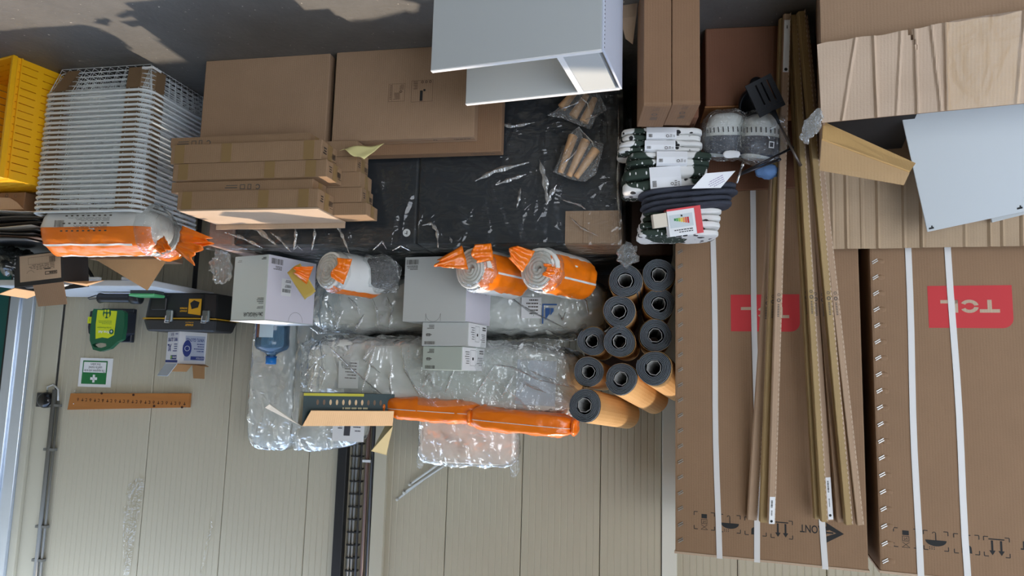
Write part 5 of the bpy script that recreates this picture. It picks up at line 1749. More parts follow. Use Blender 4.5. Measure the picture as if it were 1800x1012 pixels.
GCON = pm('grey_conduit_plastic', rgb(112, 112, 106), 0.5, 0.05)
u1, z1 = wall_u(93, 690)
part('conduit', MB().tube([(u1 - 0.005, -0.022, z1 - 0.02), (u1 - 0.005, -0.022, 2.72)], 0.014, 10), GCON, t, smooth=True)
part('conduit', MB().tube([(u1 - 0.036, -0.018, z1 + 0.05), (u1 - 0.036, -0.018, 2.72)], 0.008, 8), GCON, t, smooth=True)
for yy in (710, 788, 925, 985):
    u, z = wall_u(93, yy)
    part('saddle', MB().box(u1 - 0.05, -0.03, z, u1 + 0.028, -0.001, z + 0.016), GCON, t)
t = wall_root('alarm_sounder', 'round black sounder on a clear back plate at the head of the conduit', 'alarm')
u, z = wall_u(79, 703)
part('back_plate', MB().box(u - 0.03, -0.012, z - 0.045, u + 0.085, -0.001, z + 0.045), pm('smoked_plate', (0.05, 0.05, 0.05, 1), 0.3), t, bevel=0.004)
mt = Matrix.Translation((u, -0.012, z)) @ Matrix.Rotation(R(90), 4, 'X')
part('dome', MB().lathe([(0.05, 0), (0.05, 0.02), (0.044, 0.034), (0.03, 0.045), (0.012, 0.05)], 24, mt), pm('gloss_black', (0.012, 0.012, 0.013, 1), 0.12), t, smooth=True)
part('lead', MB().tube([(u, -0.02, z - 0.05), (u - 0.01, -0.03, z - 0.085), (u - 0.05, -0.03, z - 0.10), (u - 0.085, -0.025, z - 0.07), (u - 0.09, -0.022, z)], 0.006, 8), pm('clear_lead', rgb(190, 190, 185), 0.3), t, smooth=True)
# torn tape left on the panels
TAPEC = film('old_tape', haze=0.06, tint=(0.96, 0.94, 0.87), bump=1.0, bs=20, refl=1.2)
def tape(pts, label):
    q = [wall_u(x, y, 0.001) for x, y in pts]
    mb = MB().add([(a, -0.004 - 0.004 * (i % 2), b) for i, (a, b) in enumerate(q)], [tuple(range(len(q)))])
    o = put('tape_strip', mesh_of('tape_strip', mb, TAPEC), None, W(0, WV), TH)
    return tag(o, label, 'tape', 'old tape on the wall panels')
tape([(218, 1010), (217, 890), (227, 888), (222, 868), (226, 852), (246, 838), (256, 842), (252, 870), (240, 930), (228, 1010)], 'wide torn strip of clear tape peeling off the left wall panel')
tape([(352, 1010), (366, 940), (372, 905), (375, 925), (366, 962), (356, 1010)], 'narrow twisted strip of clear tape near the panel joint')
# wooden number board
WOOD = pm('varnished_pine', rgb(176, 112, 52), 0.45, 0.22, 3, 0.1, 30, stretch=(1, 1, 9))
t = wall_root('number_board', 'brown varnished pine board with burnt marks in a row on the wall', 'board')
(ua, za), (ub, zb) = wall_u(118, 720, 0.02), wall_u(332, 691, 0.02)
pts = [wall_u(x, y, 0.024) for x, y in ((333, 691), (124, 691), (118, 720), (331, 716))]
part('plank', MB().plate([(a, -0.024, b) for a, b in (pts[0], pts[1], pts[2], pts[3])], 0.022), WOOD, t, bevel=0.001)
Lw = pts[1][0] - pts[3][0]
BURNT = pm('burnt_wood', rgb(62, 34, 18), 0.8)
def board_face():
    return Face((pts[3][0], -0.0245, pts[0][1]), (1, 0, 0), (0, 0, 1), 0.001)
for i in range(26):
    x = 0.025 + (Lw - 0.06) * i / 26
    y = 0.054
    fc = board_face()
    if i % 3 == 0:
        fc.bar(x, y, 0.004, 0.020).bar(x - 0.006, y + 0.012, 0.016, 0.004)
    elif i % 3 == 1:
        fc.ring(x + 0.005, y + 0.006, 0.007, 0.003, 8).bar(x + 0.004, y + 0.010, 0.003, 0.01)
    else:
        fc.bar(x, y, 0.003, 0.018).bar(x, y + 0.015, 0.012, 0.003).bar(x, y, 0.012, 0.003)
    fc.done('burnt_mark', BURNT, t)
for x, y in ((Lw * 0.28, 0.085), (Lw * 0.05, 0.085), (Lw * 0.46, 0.022), (Lw * 0.73, 0.02)):
    board_face().disc(x, y, 0.009, 0.007).done('knot', BURNT, t)
for x, y in ((0.02, 0.095), (Lw - 0.03, 0.02), (Lw - 0.03, 0.1)):
    part('screw', MB().lathe([(0.004, 0), (0.003, 0.002)], 8, Matrix.Translation((pts[3][0] + x, -0.0245, pts[0][1] + y - 0.01)) @ Matrix.Rotation(R(90), 4, 'X')), STEEL, t)
# first aid sign
t = wall_root('first_aid_sign', 'small white and green first aid notice with a cross under the kit', 'sign')
q = [wall_u(x, y, 0.003) for x, y in ((199, 630), (142, 628), (137, 679), (192, 681))]
x0, x1 = q[0][0], q[1][0]
z0, z1 = q[0][1], q[2][1]
GS = pm('sign_green', rgb(22, 118, 62), 0.5, 0.02)
part('sheet', MB().box(x0, -0.004, z0, x1, -0.001, z1), WHITEP, t)
sw, sh = x1 - x0, z1 - z0
f = Face((x0, -0.004, z0), (1, 0, 0), (0, 0, 1), 0.0006)
f.poly([(0.035 * 1, sh * 0.09), (sw - 0.022, sh * 0.09), (sw - 0.022, sh * 0.90), (0.035, sh * 0.90)])
f.done('green_field', GS, t)
f = Face((x0, -0.004, z0), (1, 0, 0), (0, 0, 1), 0.0014)
f.bar(0.043, sh * 0.14, sw - 0.073, sh * 0.36)
cx, cy = sw * 0.53, sh * 0.71
a = sh * 0.045
f.bar(cx - a, cy - 3 * a, 2 * a, 6 * a).bar(cx - 3 * a, cy - a, 6 * a, 2 * a)
f.done('white_cross', WHITEP, t)
f = Face((x0, -0.004, z0), (1, 0, 0), (0, 0, 1), 0.0020)
f.text('This equipment only to be', 0.049, sh * 0.40, width=sw - 0.087, size=0.024)
f.text('used by trained', 0.072, sh * 0.285, width=sw - 0.14, size=0.024)
f.text('first aiders', 0.085, sh * 0.175, width=sw - 0.165, size=0.024)
f.done('lettering', INK, t)
# first aid kit in its wall bracket
t = wall_root('first_aid_kit', 'dark green first aid carry case with yellow label and handle, hung above the white table', 'first aid kit')
ku0, kz0 = PU(226, 546, WV - 0.12)
ku1, kz1 = PU(147, 617, WV - 0.12)
kw, kh = ku1 - ku0, kz1 - kz0
KM = Matrix.Translation((ku0, 0, kz0))
def kit_poly(pts, y0, y1):
    k = len(pts)
    vs = [(x * kw, y0, z * kh) for x, z in pts] + [(x * kw, y1, z * kh) for x, z in pts]
    fs = [tuple(range(k)), tuple(range(2 * k - 1, k - 1, -1))] + [(i, (i + 1) % k, (i + 1) % k + k, i + k) for i in range(k)]
    return MB().add(vs, fs, KM)
sh_o = [(0.02, 0.10), (0.06, 0.02), (0.22, 0.0), (0.78, -0.02), (0.98, 0.02), (1.0, 0.5), (0.97, 0.70), (0.86, 0.80), (0.70, 0.97), (0.52, 1.0), (0.30, 0.92), (0.14, 0.74), (0.0, 0.68)]
NAVY = pm('navy_plastic', rgb(28, 34, 48), 0.4, 0.05)
part('bracket', MB().box(0.12 * kw, -0.035, -0.02, 0.92 * kw, -0.001, 0.75 * kh, KM), NAVY, t, bevel=0.004)
part('case_back', kit_poly([(x * 0.96 + 0.02, z * 0.80) for x, z in sh_o], -0.115, -0.036), NAVY, t, bevel=0.004)
# front shell with a real grip opening
def ring_plate(outer, inner, y0, y1):
    bm = bmesh.new()
    def loop(pts, y):
        return [bm.verts.new((x * kw, y, z * kh)) for x, z in pts]
    mb = MB()
    for y, flip in ((y0, 0), (y1, 1)):
        vs = [(x * kw, y, z * kh) for x, z in outer + inner]
        fs = fill(outer, inner)
        mb.add(vs, fs, KM)
    k, q = len(outer), len(inner)
    vs = [(x * kw, y, z * kh) for y in (y0, y1) for x, z in outer]
    mb.add(vs, [(i, (i + 1) % k, (i + 1) % k + k, i + k) for i in range(k)], KM)
    vs = [(x * kw, y, z * kh) for y in (y0, y1) for x, z in inner]
    mb.add(vs, [(i, (i + 1) % q, (i + 1) % q + q, i + q) for i in range(q)], KM)
    return mb
def fill(outer, inner):
    from mathutils.geometry import delaunay_2d_cdt
    pts = [V2((a, b)) for a, b in outer + inner]
    k, q = len(outer), len(inner)
    ed = [(i, (i + 1) % k) for i in range(k)] + [(k + i, k + (i + 1) % q) for i in range(q)]
    v, e, f, *_ = delaunay_2d_cdt(pts, ed, [], 0, 1e-6)
    out = []
    for tri in f:
        cx = sum(v[i][0] for i in tri) / len(tri)
        cz = sum(v[i][1] for i in tri) / len(tri)
        def inside(poly):
            c = False
            for i in range(len(poly)):
                (x1, y1), (x2, y2) = poly[i - 1], poly[i]
                if (y1 > cz) != (y2 > cz) and cx < (x2 - x1) * (cz - y1) / (y2 - y1) + x1:
                    c = not c
            return c
        if inside(outer) and not inside(inner):
            out.append(tuple(tri))
    return out
grip = [(0.40, 0.80), (0.62, 0.79), (0.74, 0.84), (0.66, 0.90), (0.50, 0.91), (0.38, 0.87)]
front = [(0.02, 0.06), (0.08, 0.0), (0.78, -0.03), (0.80, 0.02), (0.82, 0.5), (0.80, 0.74), (0.70, 0.96), (0.52, 1.0), (0.30, 0.93), (0.14, 0.76), (0.02, 0.70), (0.0, 0.4)]
part('front_shell', ring_plate(front, grip, -0.145, -0.116), GREEN, t, bevel=0.003)
f = front_face(ku0, -0.145, kz0, 0.001)
f.poly([(0.20 * kw, 0.02 * kh), (0.68 * kw, 0.0 * kh), (0.69 * kw, 0.35 * kh), (0.66 * kw, 0.70 * kh), (0.5 * kw, 0.66 * kh), (0.36 * kw, 0.68 * kh), (0.22 * kw, 0.60 * kh)])
f.done('label_panel', pm('lime_label', rgb(212, 222, 30), 0.5, 0.03), t, 'lime yellow label')
f = front_face(ku0, -0.145, kz0, 0.0018)
f.disc(0.44 * kw, 0.08 * kh, 0.10 * kw, 0.12 * kh).disc(0.29 * kw, 0.52 * kh, 0.055 * kw, 0.055 * kw)
f.done('dark_emblem', GREEN, t)
f = front_face(ku0, -0.145, kz0, 0.0026)
f.bar(0.265 * kw, 0.505 * kh, 0.05 * kw, 0.018 * kh).bar(0.281 * kw, 0.483 * kh, 0.017 * kw, 0.062 * kh)
f.text('First Aid', 0.34 * kw, 0.50 * kh, width=0.26 * kw, bold=0.02)
f.done('white_lettering', WHITEP, t)
f = front_face(ku0, -0.145, kz0, 0.0026)
f.text('to the Workplace', 0.30 * kw, 0.41 * kh, width=0.34 * kw).lines(0.3 * kw, 0.26 * kh, 0.34 * kw, 0.10 * kh, 3, 4, 0.3)
f.done('small_lettering', GS, t)
f = front_face(ku0, -0.145, kz0, 0.0026)
f.disc(0.40 * kw, 0.13 * kh, 0.028 * kw, 0.055 * kh).disc(0.48 * kw, 0.13 * kh, 0.028 * kw, 0.055 * kh).disc(0.41 * kw, 0.02 * kh, 0.028 * kw).disc(0.48 * kw, 0.02 * kh, 0.028 * kw)
f.done('yellow_figures', pm('lime_label', rgb(212, 222, 30)), t)
f = front_face(ku0, -0.115, kz0, 0.001)
f.rect(0.90 * kw, 0.16 * kh, 0.09 * kw, 0.16 * kh, 0.012)
f.done('side_mark', pm('lime_label', rgb(212, 222, 30)), t)
# ------------------------------------------------------------------ white folding table
TZ = 0.93
t = thing('folding_table', 'white plastic folding table with dark braces against the cream wall', 'table', W(0, 0), TH)
tp = MB().box(1.275, 0.66, TZ - 0.035, 2.30, 1.22, TZ)
part('tabletop', tp, pm('table_plastic', rgb(228, 230, 232), 0.4, 0.02), t, bevel=0.006, seg=2)
for u in (1.36, 1.60, 2.0):
    part('edge_lug', MB().box(u, 0.652, TZ - 0.05, u + 0.10, 0.672, TZ - 0.036), pm('table_plastic', rgb(228, 230, 232)), t)
LEGM = pm('dark_leg_paint', (0.022, 0.023, 0.026, 1), 0.45, 0.05)
for u, v in ((1.36, 0.74), (1.36, 1.14), (2.2, 0.74), (2.2, 1.14)):
    part('leg', MB().tube([(u, v, 0), (u, v, TZ - 0.036)], 0.014, 10), LEGM, t, smooth=True)
for u in (1.36, 2.2):
    part('cross_bar', MB().tube([(u, 0.74, 0.42), (u, 1.14, 0.42)], 0.011, 8), LEGM, t, smooth=True)
part('brace', MB().tube([(1.36, 0.94, 0.45), (1.70, 0.94, TZ - 0.04)], 0.010, 8), LEGM, t, smooth=True)
part('brace', MB().tube([(2.2, 0.94, 0.45), (1.86, 0.94, TZ - 0.04)], 0.010, 8), LEGM, t, smooth=True)
# tool box
t = thing('tool_box', 'black tool box with yellow seam and steel latches at the end of the white table', 'tool box')
bu0, bz0 = PU(390, 545, 0.98)
bu1, bz1 = PU(246, 598, 0.98)
t.location = W((bu0 + bu1) / 2, 1.06, TZ)
t.rotation_euler.z = TH + R(4)
bw = (bu1 - bu0) * 0.96
hb = 0.145
def tb(z0, z1, s0, s1, d0, d1):
    vs = []
    for z, s, d in ((z0, s0, d0), (z1, s1, d1)):
        c = 0.06
        vs += [(-s, -d + c * .6, z), (-s + c, -d, z), (s - c * .5, -d, z), (s, -d + c * .4, z), (s, d, z), (-s, d, z)]
    return MB().add(vs, [tuple(range(5, -1, -1)), tuple(range(6, 12))] + [(i, (i + 1) % 6, (i + 1) % 6 + 6, i + 6) for i in range(6)])
BOXP = pm('tool_box_plastic', (0.022, 0.023, 0.025, 1), 0.5, 0.1)
part('tub', tb(0, hb, bw / 2 - 0.02, bw / 2 - 0.008, 0.10, 0.11), BOXP, t, bevel=0.006)
part('seam', tb(hb + 0.0005, hb + 0.007, bw / 2, bw / 2, 0.122, 0.122), pm('tool_yellow', rgb(196, 150, 30), 0.5), t)
part('lid', tb(hb + 0.0075, hb + 0.075, bw / 2 - 0.004, bw / 2 - 0.02, 0.117, 0.10), BOXP, t, bevel=0.008)
part('recess_panel', MB().box(bw / 2 - 0.17, -0.116, 0.03, bw / 2 - 0.07, -0.108, 0.10), BLACKP, t, bevel=0.004)
for x in (-bw / 2 + 0.045, -bw / 2 + 0.29):
    l = part('latch', MB().box(x - 0.028, -0.132, hb - 0.045, x + 0.018, -0.112, hb + 0.022), pm('latch_grey', rgb(120, 128, 128), 0.35, metal=0.4), t, 'grey latch', bevel=0.006)
    part('latch_wire', MB().tube([(x - 0.02, -0.135, hb - 0.01), (x - 0.02, -0.14, hb + 0.03), (x + 0.01, -0.14, hb + 0.03), (x + 0.01, -0.135, hb - 0.01)], 0.003, 6), STEEL, l)
f = front_face(-bw / 2 + 0.085, -0.111, 0.035, 0.002)
f.poly([(0, 0), (0.085, 0), (0.085, 0.085), (0.0, 0.095)])
f.done('yellow_sticker', pm('sticker_yellow', rgb(240, 180, 30), 0.5), t)
f = front_face(-bw / 2 + 0.085, -0.111, 0.035, 0.003)
f.poly([(0.012, 0.02), (0.05, 0.008), (0.075, 0.025), (0.062, 0.06), (0.02, 0.05)])
f.done('sticker_picture', INK, t)
f = front_face(-bw / 2 + 0.178, -0.111, 0.035, 0.002)
f.text('STANLEY', 0, 0.066, width=0.05, size=0.013, bold=0.04)
f.text('FATMAX', 0, 0.05, width=0.05, size=0.013, bold=0.04)
f.text('STANLEY', -0.05, 0.145, width=0.055, size=0.015, bold=0.04)
f.text('FATMAX', -0.05, 0.127, width=0.055, size=0.015, bold=0.04)
f.done('yellow_lettering', pm('sticker_yellow', rgb(240, 180, 30)), t)
# glove box on the tool box
gz = TZ + hb + 0.076
t = thing('glove_box', 'open white and blue box of vinyl gloves standing on the black tool box', 'box')
g0u, g0z = PU(361, 600, 1.02)
g1u, g1z = PU(276, 662, 1.02)
gx, gz2 = PU(318, 598, 0.99)
t.location = W(gx, 0.975, gz)
t.rotation_euler.z = TH + R(32)
gw, gd, gh = 0.17, 0.16, 0.185
GB = pm('glove_carton', rgb(222, 224, 230), 0.6, 0.02)
BLUEI = pm('navy_ink', rgb(32, 52, 128), 0.6, 0.03)
body = MB()
tk = 0.004
for b in ((0, 0, 0, gw, gd, tk), (0, 0, tk, gw, tk, gh), (0, gd - tk, tk, gw, gd, gh), (0, tk, tk, tk, gd - tk, gh), (gw - tk, tk, tk, gw, gd - tk, gh)):
    body.box(*b)
part('carton', body, GB, t)
KIN = card('glove_inner_board', rgb(160, 118, 74))
part('front_flap', MB().plate([(0.002, 0, gh), (gw - 0.002, 0, gh), (gw - 0.01, -0.045, gh + 0.072), (0.012, -0.045, gh + 0.072)], 0.003), pm('flap_white', rgb(196, 204, 214), 0.6), t)
part('side_flap', MB().plate([(0, gd, gh), (0, 0, gh), (-0.075, 0.02, gh + 0.004), (-0.075, gd - 0.01, gh + 0.012)], 0.003), KIN, t)
part('side_flap', MB().plate([(gw, 0, gh), (gw, gd, gh), (gw + 0.055, gd - 0.01, gh + 0.045), (gw + 0.055, 0.02, gh + 0.045)], 0.003), KIN, t)
part('back_flap', MB().plate([(gw - 0.003, gd, gh), (0.003, gd, gh), (0.012, gd + 0.01, gh + 0.085), (gw - 0.01, gd + 0.01, gh + 0.085)], 0.003), KIN, t)
f = front_face(0, 0, 0)
f.bar(0, gh - 0.02, gw, 0.014)
f.text('VINYL GLOVES', 0.018, gh * 0.19, width=gw * 0.80, size=0.030, bold=0.02)
f.text('XL', gw * 0.60, gh * 0.40, width=gw * 0.32, size=0.055, bold=0.03)
f.bar(gw * 0.10, gh * 0.74, gw * 0.50, gh * 0.13)
f.text('BLUE', gw * 0.48, gh * 0.05, width=gw * 0.22, size=0.02)
f.lines(0.02, gh * 0.06, gw * 0.32, gh * 0.05, 1, 3)
f.lines(0.02, gh * 0.38, gw * 0.40, gh * 0.28, 4, 5, 0.4)
f.done('blue_print', BLUEI, t)
f = front_face(0, 0, 0, 0.0016)
f.text('BODYTECH', gw * 0.12, gh * 0.775, width=gw * 0.30, size=0.014, bold=0.03)
f.done('white_lettering', WHITEP, t)
f = front_face(0, 0, 0, 0.0016)
f.bar(gw * 0.47, gh * 0.755, gw * 0.12, gh * 0.10)
f.done('green_square', pm('leaf_green', rgb(130, 180, 80), 0.6), t)
f = left_face(0, gd, 0)
f.bar(0.01, gh * 0.12, gd * 0.72, gh * 0.78)
f.done('grey_panel', pm('panel_blue_grey', rgb(176, 186, 208), 0.6), t)
f = left_face(0, gd, 0, 0.0016)
f.text('VINYL GLOVES', 0.015, gh * 0.20, width=gd * 0.66, size=0.026, bold=0.02)
f.disc(gd * 0.70, gh * 0.52, gd * 0.16, gh * 0.26)
f.bar(gd * 0.05, gh * 0.76, gd * 0.5, gh * 0.11)
f.lines(0.015, gh * 0.36, gd * 0.36, gh * 0.30, 4, 8, 0.4)
f.done('blue_print', BLUEI, t)
f = left_face(0, gd, 0, 0.0024)
f.text('BODYTECH', gd * 0.07, gh * 0.79, width=gd * 0.28, size=0.014, bold=0.03)
f.ring(gd * 0.70, gh * 0.52, gd * 0.10, 0.004)
f.done('pale_print', pm('panel_blue_grey', rgb(176, 186, 208)), t)
# small tools lying at the front of the table
def on_table(px, py):
    p = AZ(px, py, TZ) - O
    return p.dot(U), p.dot(VV)
t = thing('hand_lamp', 'black hand lamp with a wrist strap lying on the white table edge', 'lamp', W(*on_table(184, 513), TZ + 0.036), TH)
mt = Matrix.Scale(1.3, 4) @ Matrix.Rotation(R(90), 4, 'Y')
part('barrel', MB().lathe([(0.016, -0.14), (0.020, -0.13), (0.020, 0.0), (0.024, 0.02)], 14, mt), BLACKP, t, smooth=True)
part('head', MB().lathe([(0.018, -0.19), (0.026, -0.185), (0.026, -0.145), (0.019, -0.1405)], 16, mt), BLACKP, t, smooth=True)
part('strap', MB().tube([(0.02, 0, 0.0), (0.08, -0.02, 0.01), (0.11, 0.0, 0.0), (0.08, 0.03, -0.02), (0.02, 0.01, -0.01)], 0.003, 6), BLACKP, t)
# the strap end lies towards the camera left
t = thing('green_case', 'flat green plastic case at the front edge of the white table', 'case', W(*on_table(262, 511), TZ), TH)
part('base', MB().box(-0.055, -0.03, 0, 0.10, 0.06, 0.018), pm('case_grey', rgb(60, 66, 64), 0.5), t, bevel=0.003)
part('lid', MB().box(-0.06, -0.034, 0.0185, 0.105, 0.064, 0.034), pm('case_green', rgb(90, 178, 110), 0.4), t, bevel=0.005)
t = thing('screwdriver', 'screwdriver with a clear shaft and bright green tip cap beside the tool box', 'screwdriver', W(*on_table(345, 521), TZ + 0.014), TH + R(8))
mt = Matrix.Rotation(R(90), 4, 'Y')
part('handle', MB().lathe([(0.008, -0.10), (0.013, -0.09), (0.012, 0.02), (0.006, 0.03)], 10, mt), pm('tool_grey', rgb(130, 150, 140), 0.3), t, smooth=True)
part('shaft', MB().tube([(0.03, 0, 0), (0.11, 0, 0)], 0.003, 6), STEEL, t)
part('cap', MB().lathe([(0.009, -0.125), (0.014, -0.12), (0.014, -0.101)], 10, mt), pm('neon_green', rgb(60, 210, 90), 0.4), t, 'green cap', smooth=True)
t = thing('cable_bundle', 'small heap of black cable lying in front of the tool box', 'cable', W(*on_table(303, 516), TZ + 0.006), TH)
pp = []
for i in range(60):
    a = i * 0.62
    pp.append((0.035 * math.cos(a) * (1 + 0.3 * math.sin(i)) - 0.01, 0.03 * math.sin(a), 0.0 + 0.012 * (i / 60) + 0.004 * math.sin(i * 1.7)))
part('cable', MB().tube(pp, 0.004, 6), BLACKP, t, smooth=True)
# ================================================================== SMALL THINGS
# ------------------------------------------------------------------ patterned packs by the narrow cartons
def leafcloth():
    mt, n, l = newmat('leaf_cloth')
    o = n.new('ShaderNodeOutputMaterial')
    p = n.new('ShaderNodeBsdfPrincipled')
    p.inputs['Roughness'].default_value = 0.75
    l.new(p.outputs[0], o.inputs[0])
    tcn = n.new('ShaderNodeTexCoord')
    oi = n.new('ShaderNodeObjectInfo')
    va = n.new('ShaderNodeVectorMath')
    l.new(tcn.outputs['Object'], va.inputs[0])
    l.new(oi.outputs['Location'], va.inputs[1])
    def ramp(src, a, b):
        r = n.new('ShaderNodeMapRange')
        r.inputs['From Min'].default_value = a
        r.inputs['From Max'].default_value = b
        l.new(src, r.inputs[0])
        return r.outputs[0]
    nz = n.new('ShaderNodeTexNoise')
    nz.inputs['Scale'].default_value = 9
    nz.inputs['Detail'].default_value = 0.5
    l.new(va.outputs[0], nz.inputs['Vector'])
    big = ramp(nz.outputs['Fac'], 0.545, 0.56)
    v1 = n.new('ShaderNodeTexVoronoi')
    v1.inputs['Scale'].default_value = 30
    l.new(va.outputs[0], v1.inputs['Vector'])
    dots = ramp(v1.outputs['Distance'], 0.36, 0.32)
    n2 = n.new('ShaderNodeTexNoise')
    n2.inputs['Scale'].default_value = 7
    n2.inputs['Detail'].default_value = 0
    mp2 = n.new('ShaderNodeMapping')
    mp2.inputs['Location'].default_value = (3.1, 1.7, 5.3)
    l.new(va.outputs[0], mp2.inputs[0])
    l.new(mp2.outputs[0], n2.inputs['Vector'])
    dm = ramp(n2.outputs['Fac'], 0.46, 0.48)
    mu = n.new('ShaderNodeMath')
    mu.operation = 'MULTIPLY'
    l.new(dots, mu.inputs[0])
    l.new(dm, mu.inputs[1])
    mp = n.new('ShaderNodeMapping')
    mp.inputs['Scale'].default_value = (1.0, 1.0, 0.42)
    mp.inputs['Rotation'].default_value = (0.2, 0.5, 0.3)
    l.new(va.outputs[0], mp.inputs[0])
    v2 = n.new('ShaderNodeTexVoronoi')
    v2.inputs['Scale'].default_value = 72
    l.new(mp.outputs[0], v2.inputs['Vector'])
    dash = ramp(v2.outputs['Distance'], 0.24, 0.20)
    def mix(f, a, b):
        m_ = n.new('ShaderNodeMixRGB')
        l.new(f, m_.inputs[0])
        for k, x in ((1, a), (2, b)):
            if isinstance(x, tuple):
                m_.inputs[k].default_value = x
            else:
                l.new(x, m_.inputs[k])
        return m_.outputs[0]
    white, blk, grn = rgb(232, 232, 230), (0.012, 0.012, 0.014, 1), rgb(40, 56, 46)
    c1 = mix(mu.outputs[0], white, blk)
    c2 = mix(dash, grn, white)
    l.new(mix(big, c1, c2), p.inputs['Base Color'])
    return mt
LEAF = leafcloth()
BANDP = pm('band_paper', rgb(236, 238, 242), 0.5, 0.02)
def cloth_pack(label, x0, x1, y0, y1, y_w, seed, band=None, depth=0.17, tilt=0.0, zfix=None, roll=False):
    """pixel extents give the front; y_w is the world distance of the front"""
    p0, p1 = AY(x1, (y0 + y1) / 2, y_w), AY(x0, (y0 + y1) / 2, y_w)
    h_ = abs(AY((x0 + x1) / 2, y1, y_w).z - AY((x0 + x1) / 2, y0, y_w).z)
    c = (p0 + p1) / 2 + V3((-0.0, depth / 2, 0))
    yw = R(5)
    t = thing('curtain_pack', label, 'fabric pack', c, 0, 'folded patterned fabric packs', rot=(0, tilt, yw))
    sx, sz = (p1 - p0).length / 2, h_ / 2
    folds = 2
    for k in range(folds):
        hz = sz / folds
        part('fold', MB().soft(sx * (1 - 0.015 * k), depth / 2 - 0.004 * k, hz * 1.0, 12, 5.5, 0.005, 14, seed + k * 5, mat=Matrix.Translation((0.004 * k, 0.003 * k, -sz + hz * (2 * k + 1)))), LEAF, t, smooth=True)
    if band:
        a, b = band
        xa, xb = (x1 - b) / (x1 - x0) * 2 * sx - sx, (x1 - a) / (x1 - x0) * 2 * sx - sx
        pr = [(-depth / 2 - 0.005, -sz * 0.86), (-depth / 2 - 0.007, 0), (-depth / 2 - 0.003, sz * 0.84), (-depth / 2 + 0.012, sz + 0.003), (depth / 2, sz + 0.003)]
        vs = [(x, y, z) for x in (xa, xb) for y, z in pr]
        k = len(pr)
        part('paper_band', MB().add(vs, [(i, i + 1, k + i + 1, k + i) for i in range(k - 1)]), BANDP, t, 'white paper band')
        f = Face((xa, -depth / 2 - 0.0072, -sz * 0.5), (1, 0, 0), (0, 0, 1), 0.001)
        L = xb - xa
        f.barcode(L * 0.80, sz * 0.75, L * 0.13, sz * 0.5, seed).lines(L * 0.06, sz * 0.9, L * 0.07, sz * 0.4, 3, seed).ring(L * 0.3, sz * 1.05, 0.006, 0.002, 8).lines(L * 0.15, sz * 0.8, L * 0.09, sz * 0.5, 3, 2)
        f.done('band_print', INKS, t)
    return t
YB0 = 2.56
cloth_pack('lowest patterned fabric pack, its white band level with the narrow carton tops', 1098, 1240, 223, 245, YB0, 3, (1140, 1192))
cloth_pack('second patterned fabric pack from the bottom, black spots at its inner end', 1093, 1240, 246, 265, YB0 + .004, 8, (1137, 1190))
cloth_pack('third patterned fabric pack from the bottom, shifted towards the black bags', 1108, 1256, 265, 289, YB0 - .004, 12, (1158, 1211))
cloth_pack('thick patterned fabric pack with green loops beneath the dark folded cloths', 1101, 1250, 290, 334, YB0 + .01, 17, (1146, 1200), tilt=R(-4))
JEAN = pm('dark_slate_cloth', rgb(58, 62, 74), 0.85, 0.12, 20, 0.4, 120)
def cloth(label, x0, x1, y0, y1, y_w, seed, tilt):
    p0, p1 = AY(x1, (y0 + y1) / 2, y_w), AY(x0, (y0 + y1) / 2, y_w)
    h_ = abs(AY((x0 + x1) / 2, y1, y_w).z - AY((x0 + x1) / 2, y0, y_w).z)
    t = thing('folded_cloth', label, 'cloth', (p0 + p1) / 2 + V3((0, 0.08, 0)), 0, 'dark folded cloths', rot=(0, tilt, R(5)))
    sx = (p1 - p0).length / 2
    part('fold', MB().soft(sx, 0.085, h_ * 0.27, 12, 3.4, 0.003, 14, seed, ridge=0.002, mat=Matrix.Translation((0, 0, -h_ * 0.22))), JEAN, t, smooth=True)
    part('fold', MB().soft(sx * 0.97, 0.082, h_ * 0.27, 12, 3.4, 0.003, 14, seed + 4, ridge=0.002, mat=Matrix.Translation((-0.006, 0.002, h_ * 0.24))), JEAN, t, smooth=True)
    return t
cloth('dark slate folded cloth with the white card on it', 1130, 1304, 322, 344, YB0 - .015, 2, R(-6))
cloth('upper dark slate folded cloth, resting under the red and white bulb box', 1134, 1294, 344, 364, YB0 - .01, 6, R(-6))
cloth_pack('topmost patterned fabric pack behind the red and white bulb box', 1129, 1272, 386, 414, YB0 + .02, 23, None, tilt=R(-1))
cloth_pack('patterned fabric pack under the topmost one, green leaf at its inner end', 1136, 1276, 365, 387, YB0 + .03, 29, None, tilt=R(-2))
pc = AY(1256, 316, YB0 - 0.10)
t = thing('white_card', 'white printed card lying tilted on the dark folded cloths', 'card', pc, 0, None, rot=(R(62), R(-14), R(0)))
part('card', MB().add([(-0.078, -0.016, 0), (0.03, -0.03, 0), (0.085, 0.014, 0), (-0.02, 0.034, 0), (-0.078, -0.016, -0.001), (0.03, -0.03, -0.001), (0.085, 0.014, -0.001), (-0.02, 0.034, -0.001)], [(0, 1, 2, 3), (7, 6, 5, 4), (0, 4, 5, 1), (1, 5, 6, 2), (2, 6, 7, 3), (3, 7, 4, 0)]), WHITEP, t)
f = Face((-0.03, -0.016, 0), (1, 0.3, 0), (-0.2, 1, 0), 0.0006)
f.lines(0.0, 0.004, 0.06, 0.03, 4, 4, 0.3)
f.done('card_print', pm('violet_ink', rgb(150, 130, 170), 0.7), t)
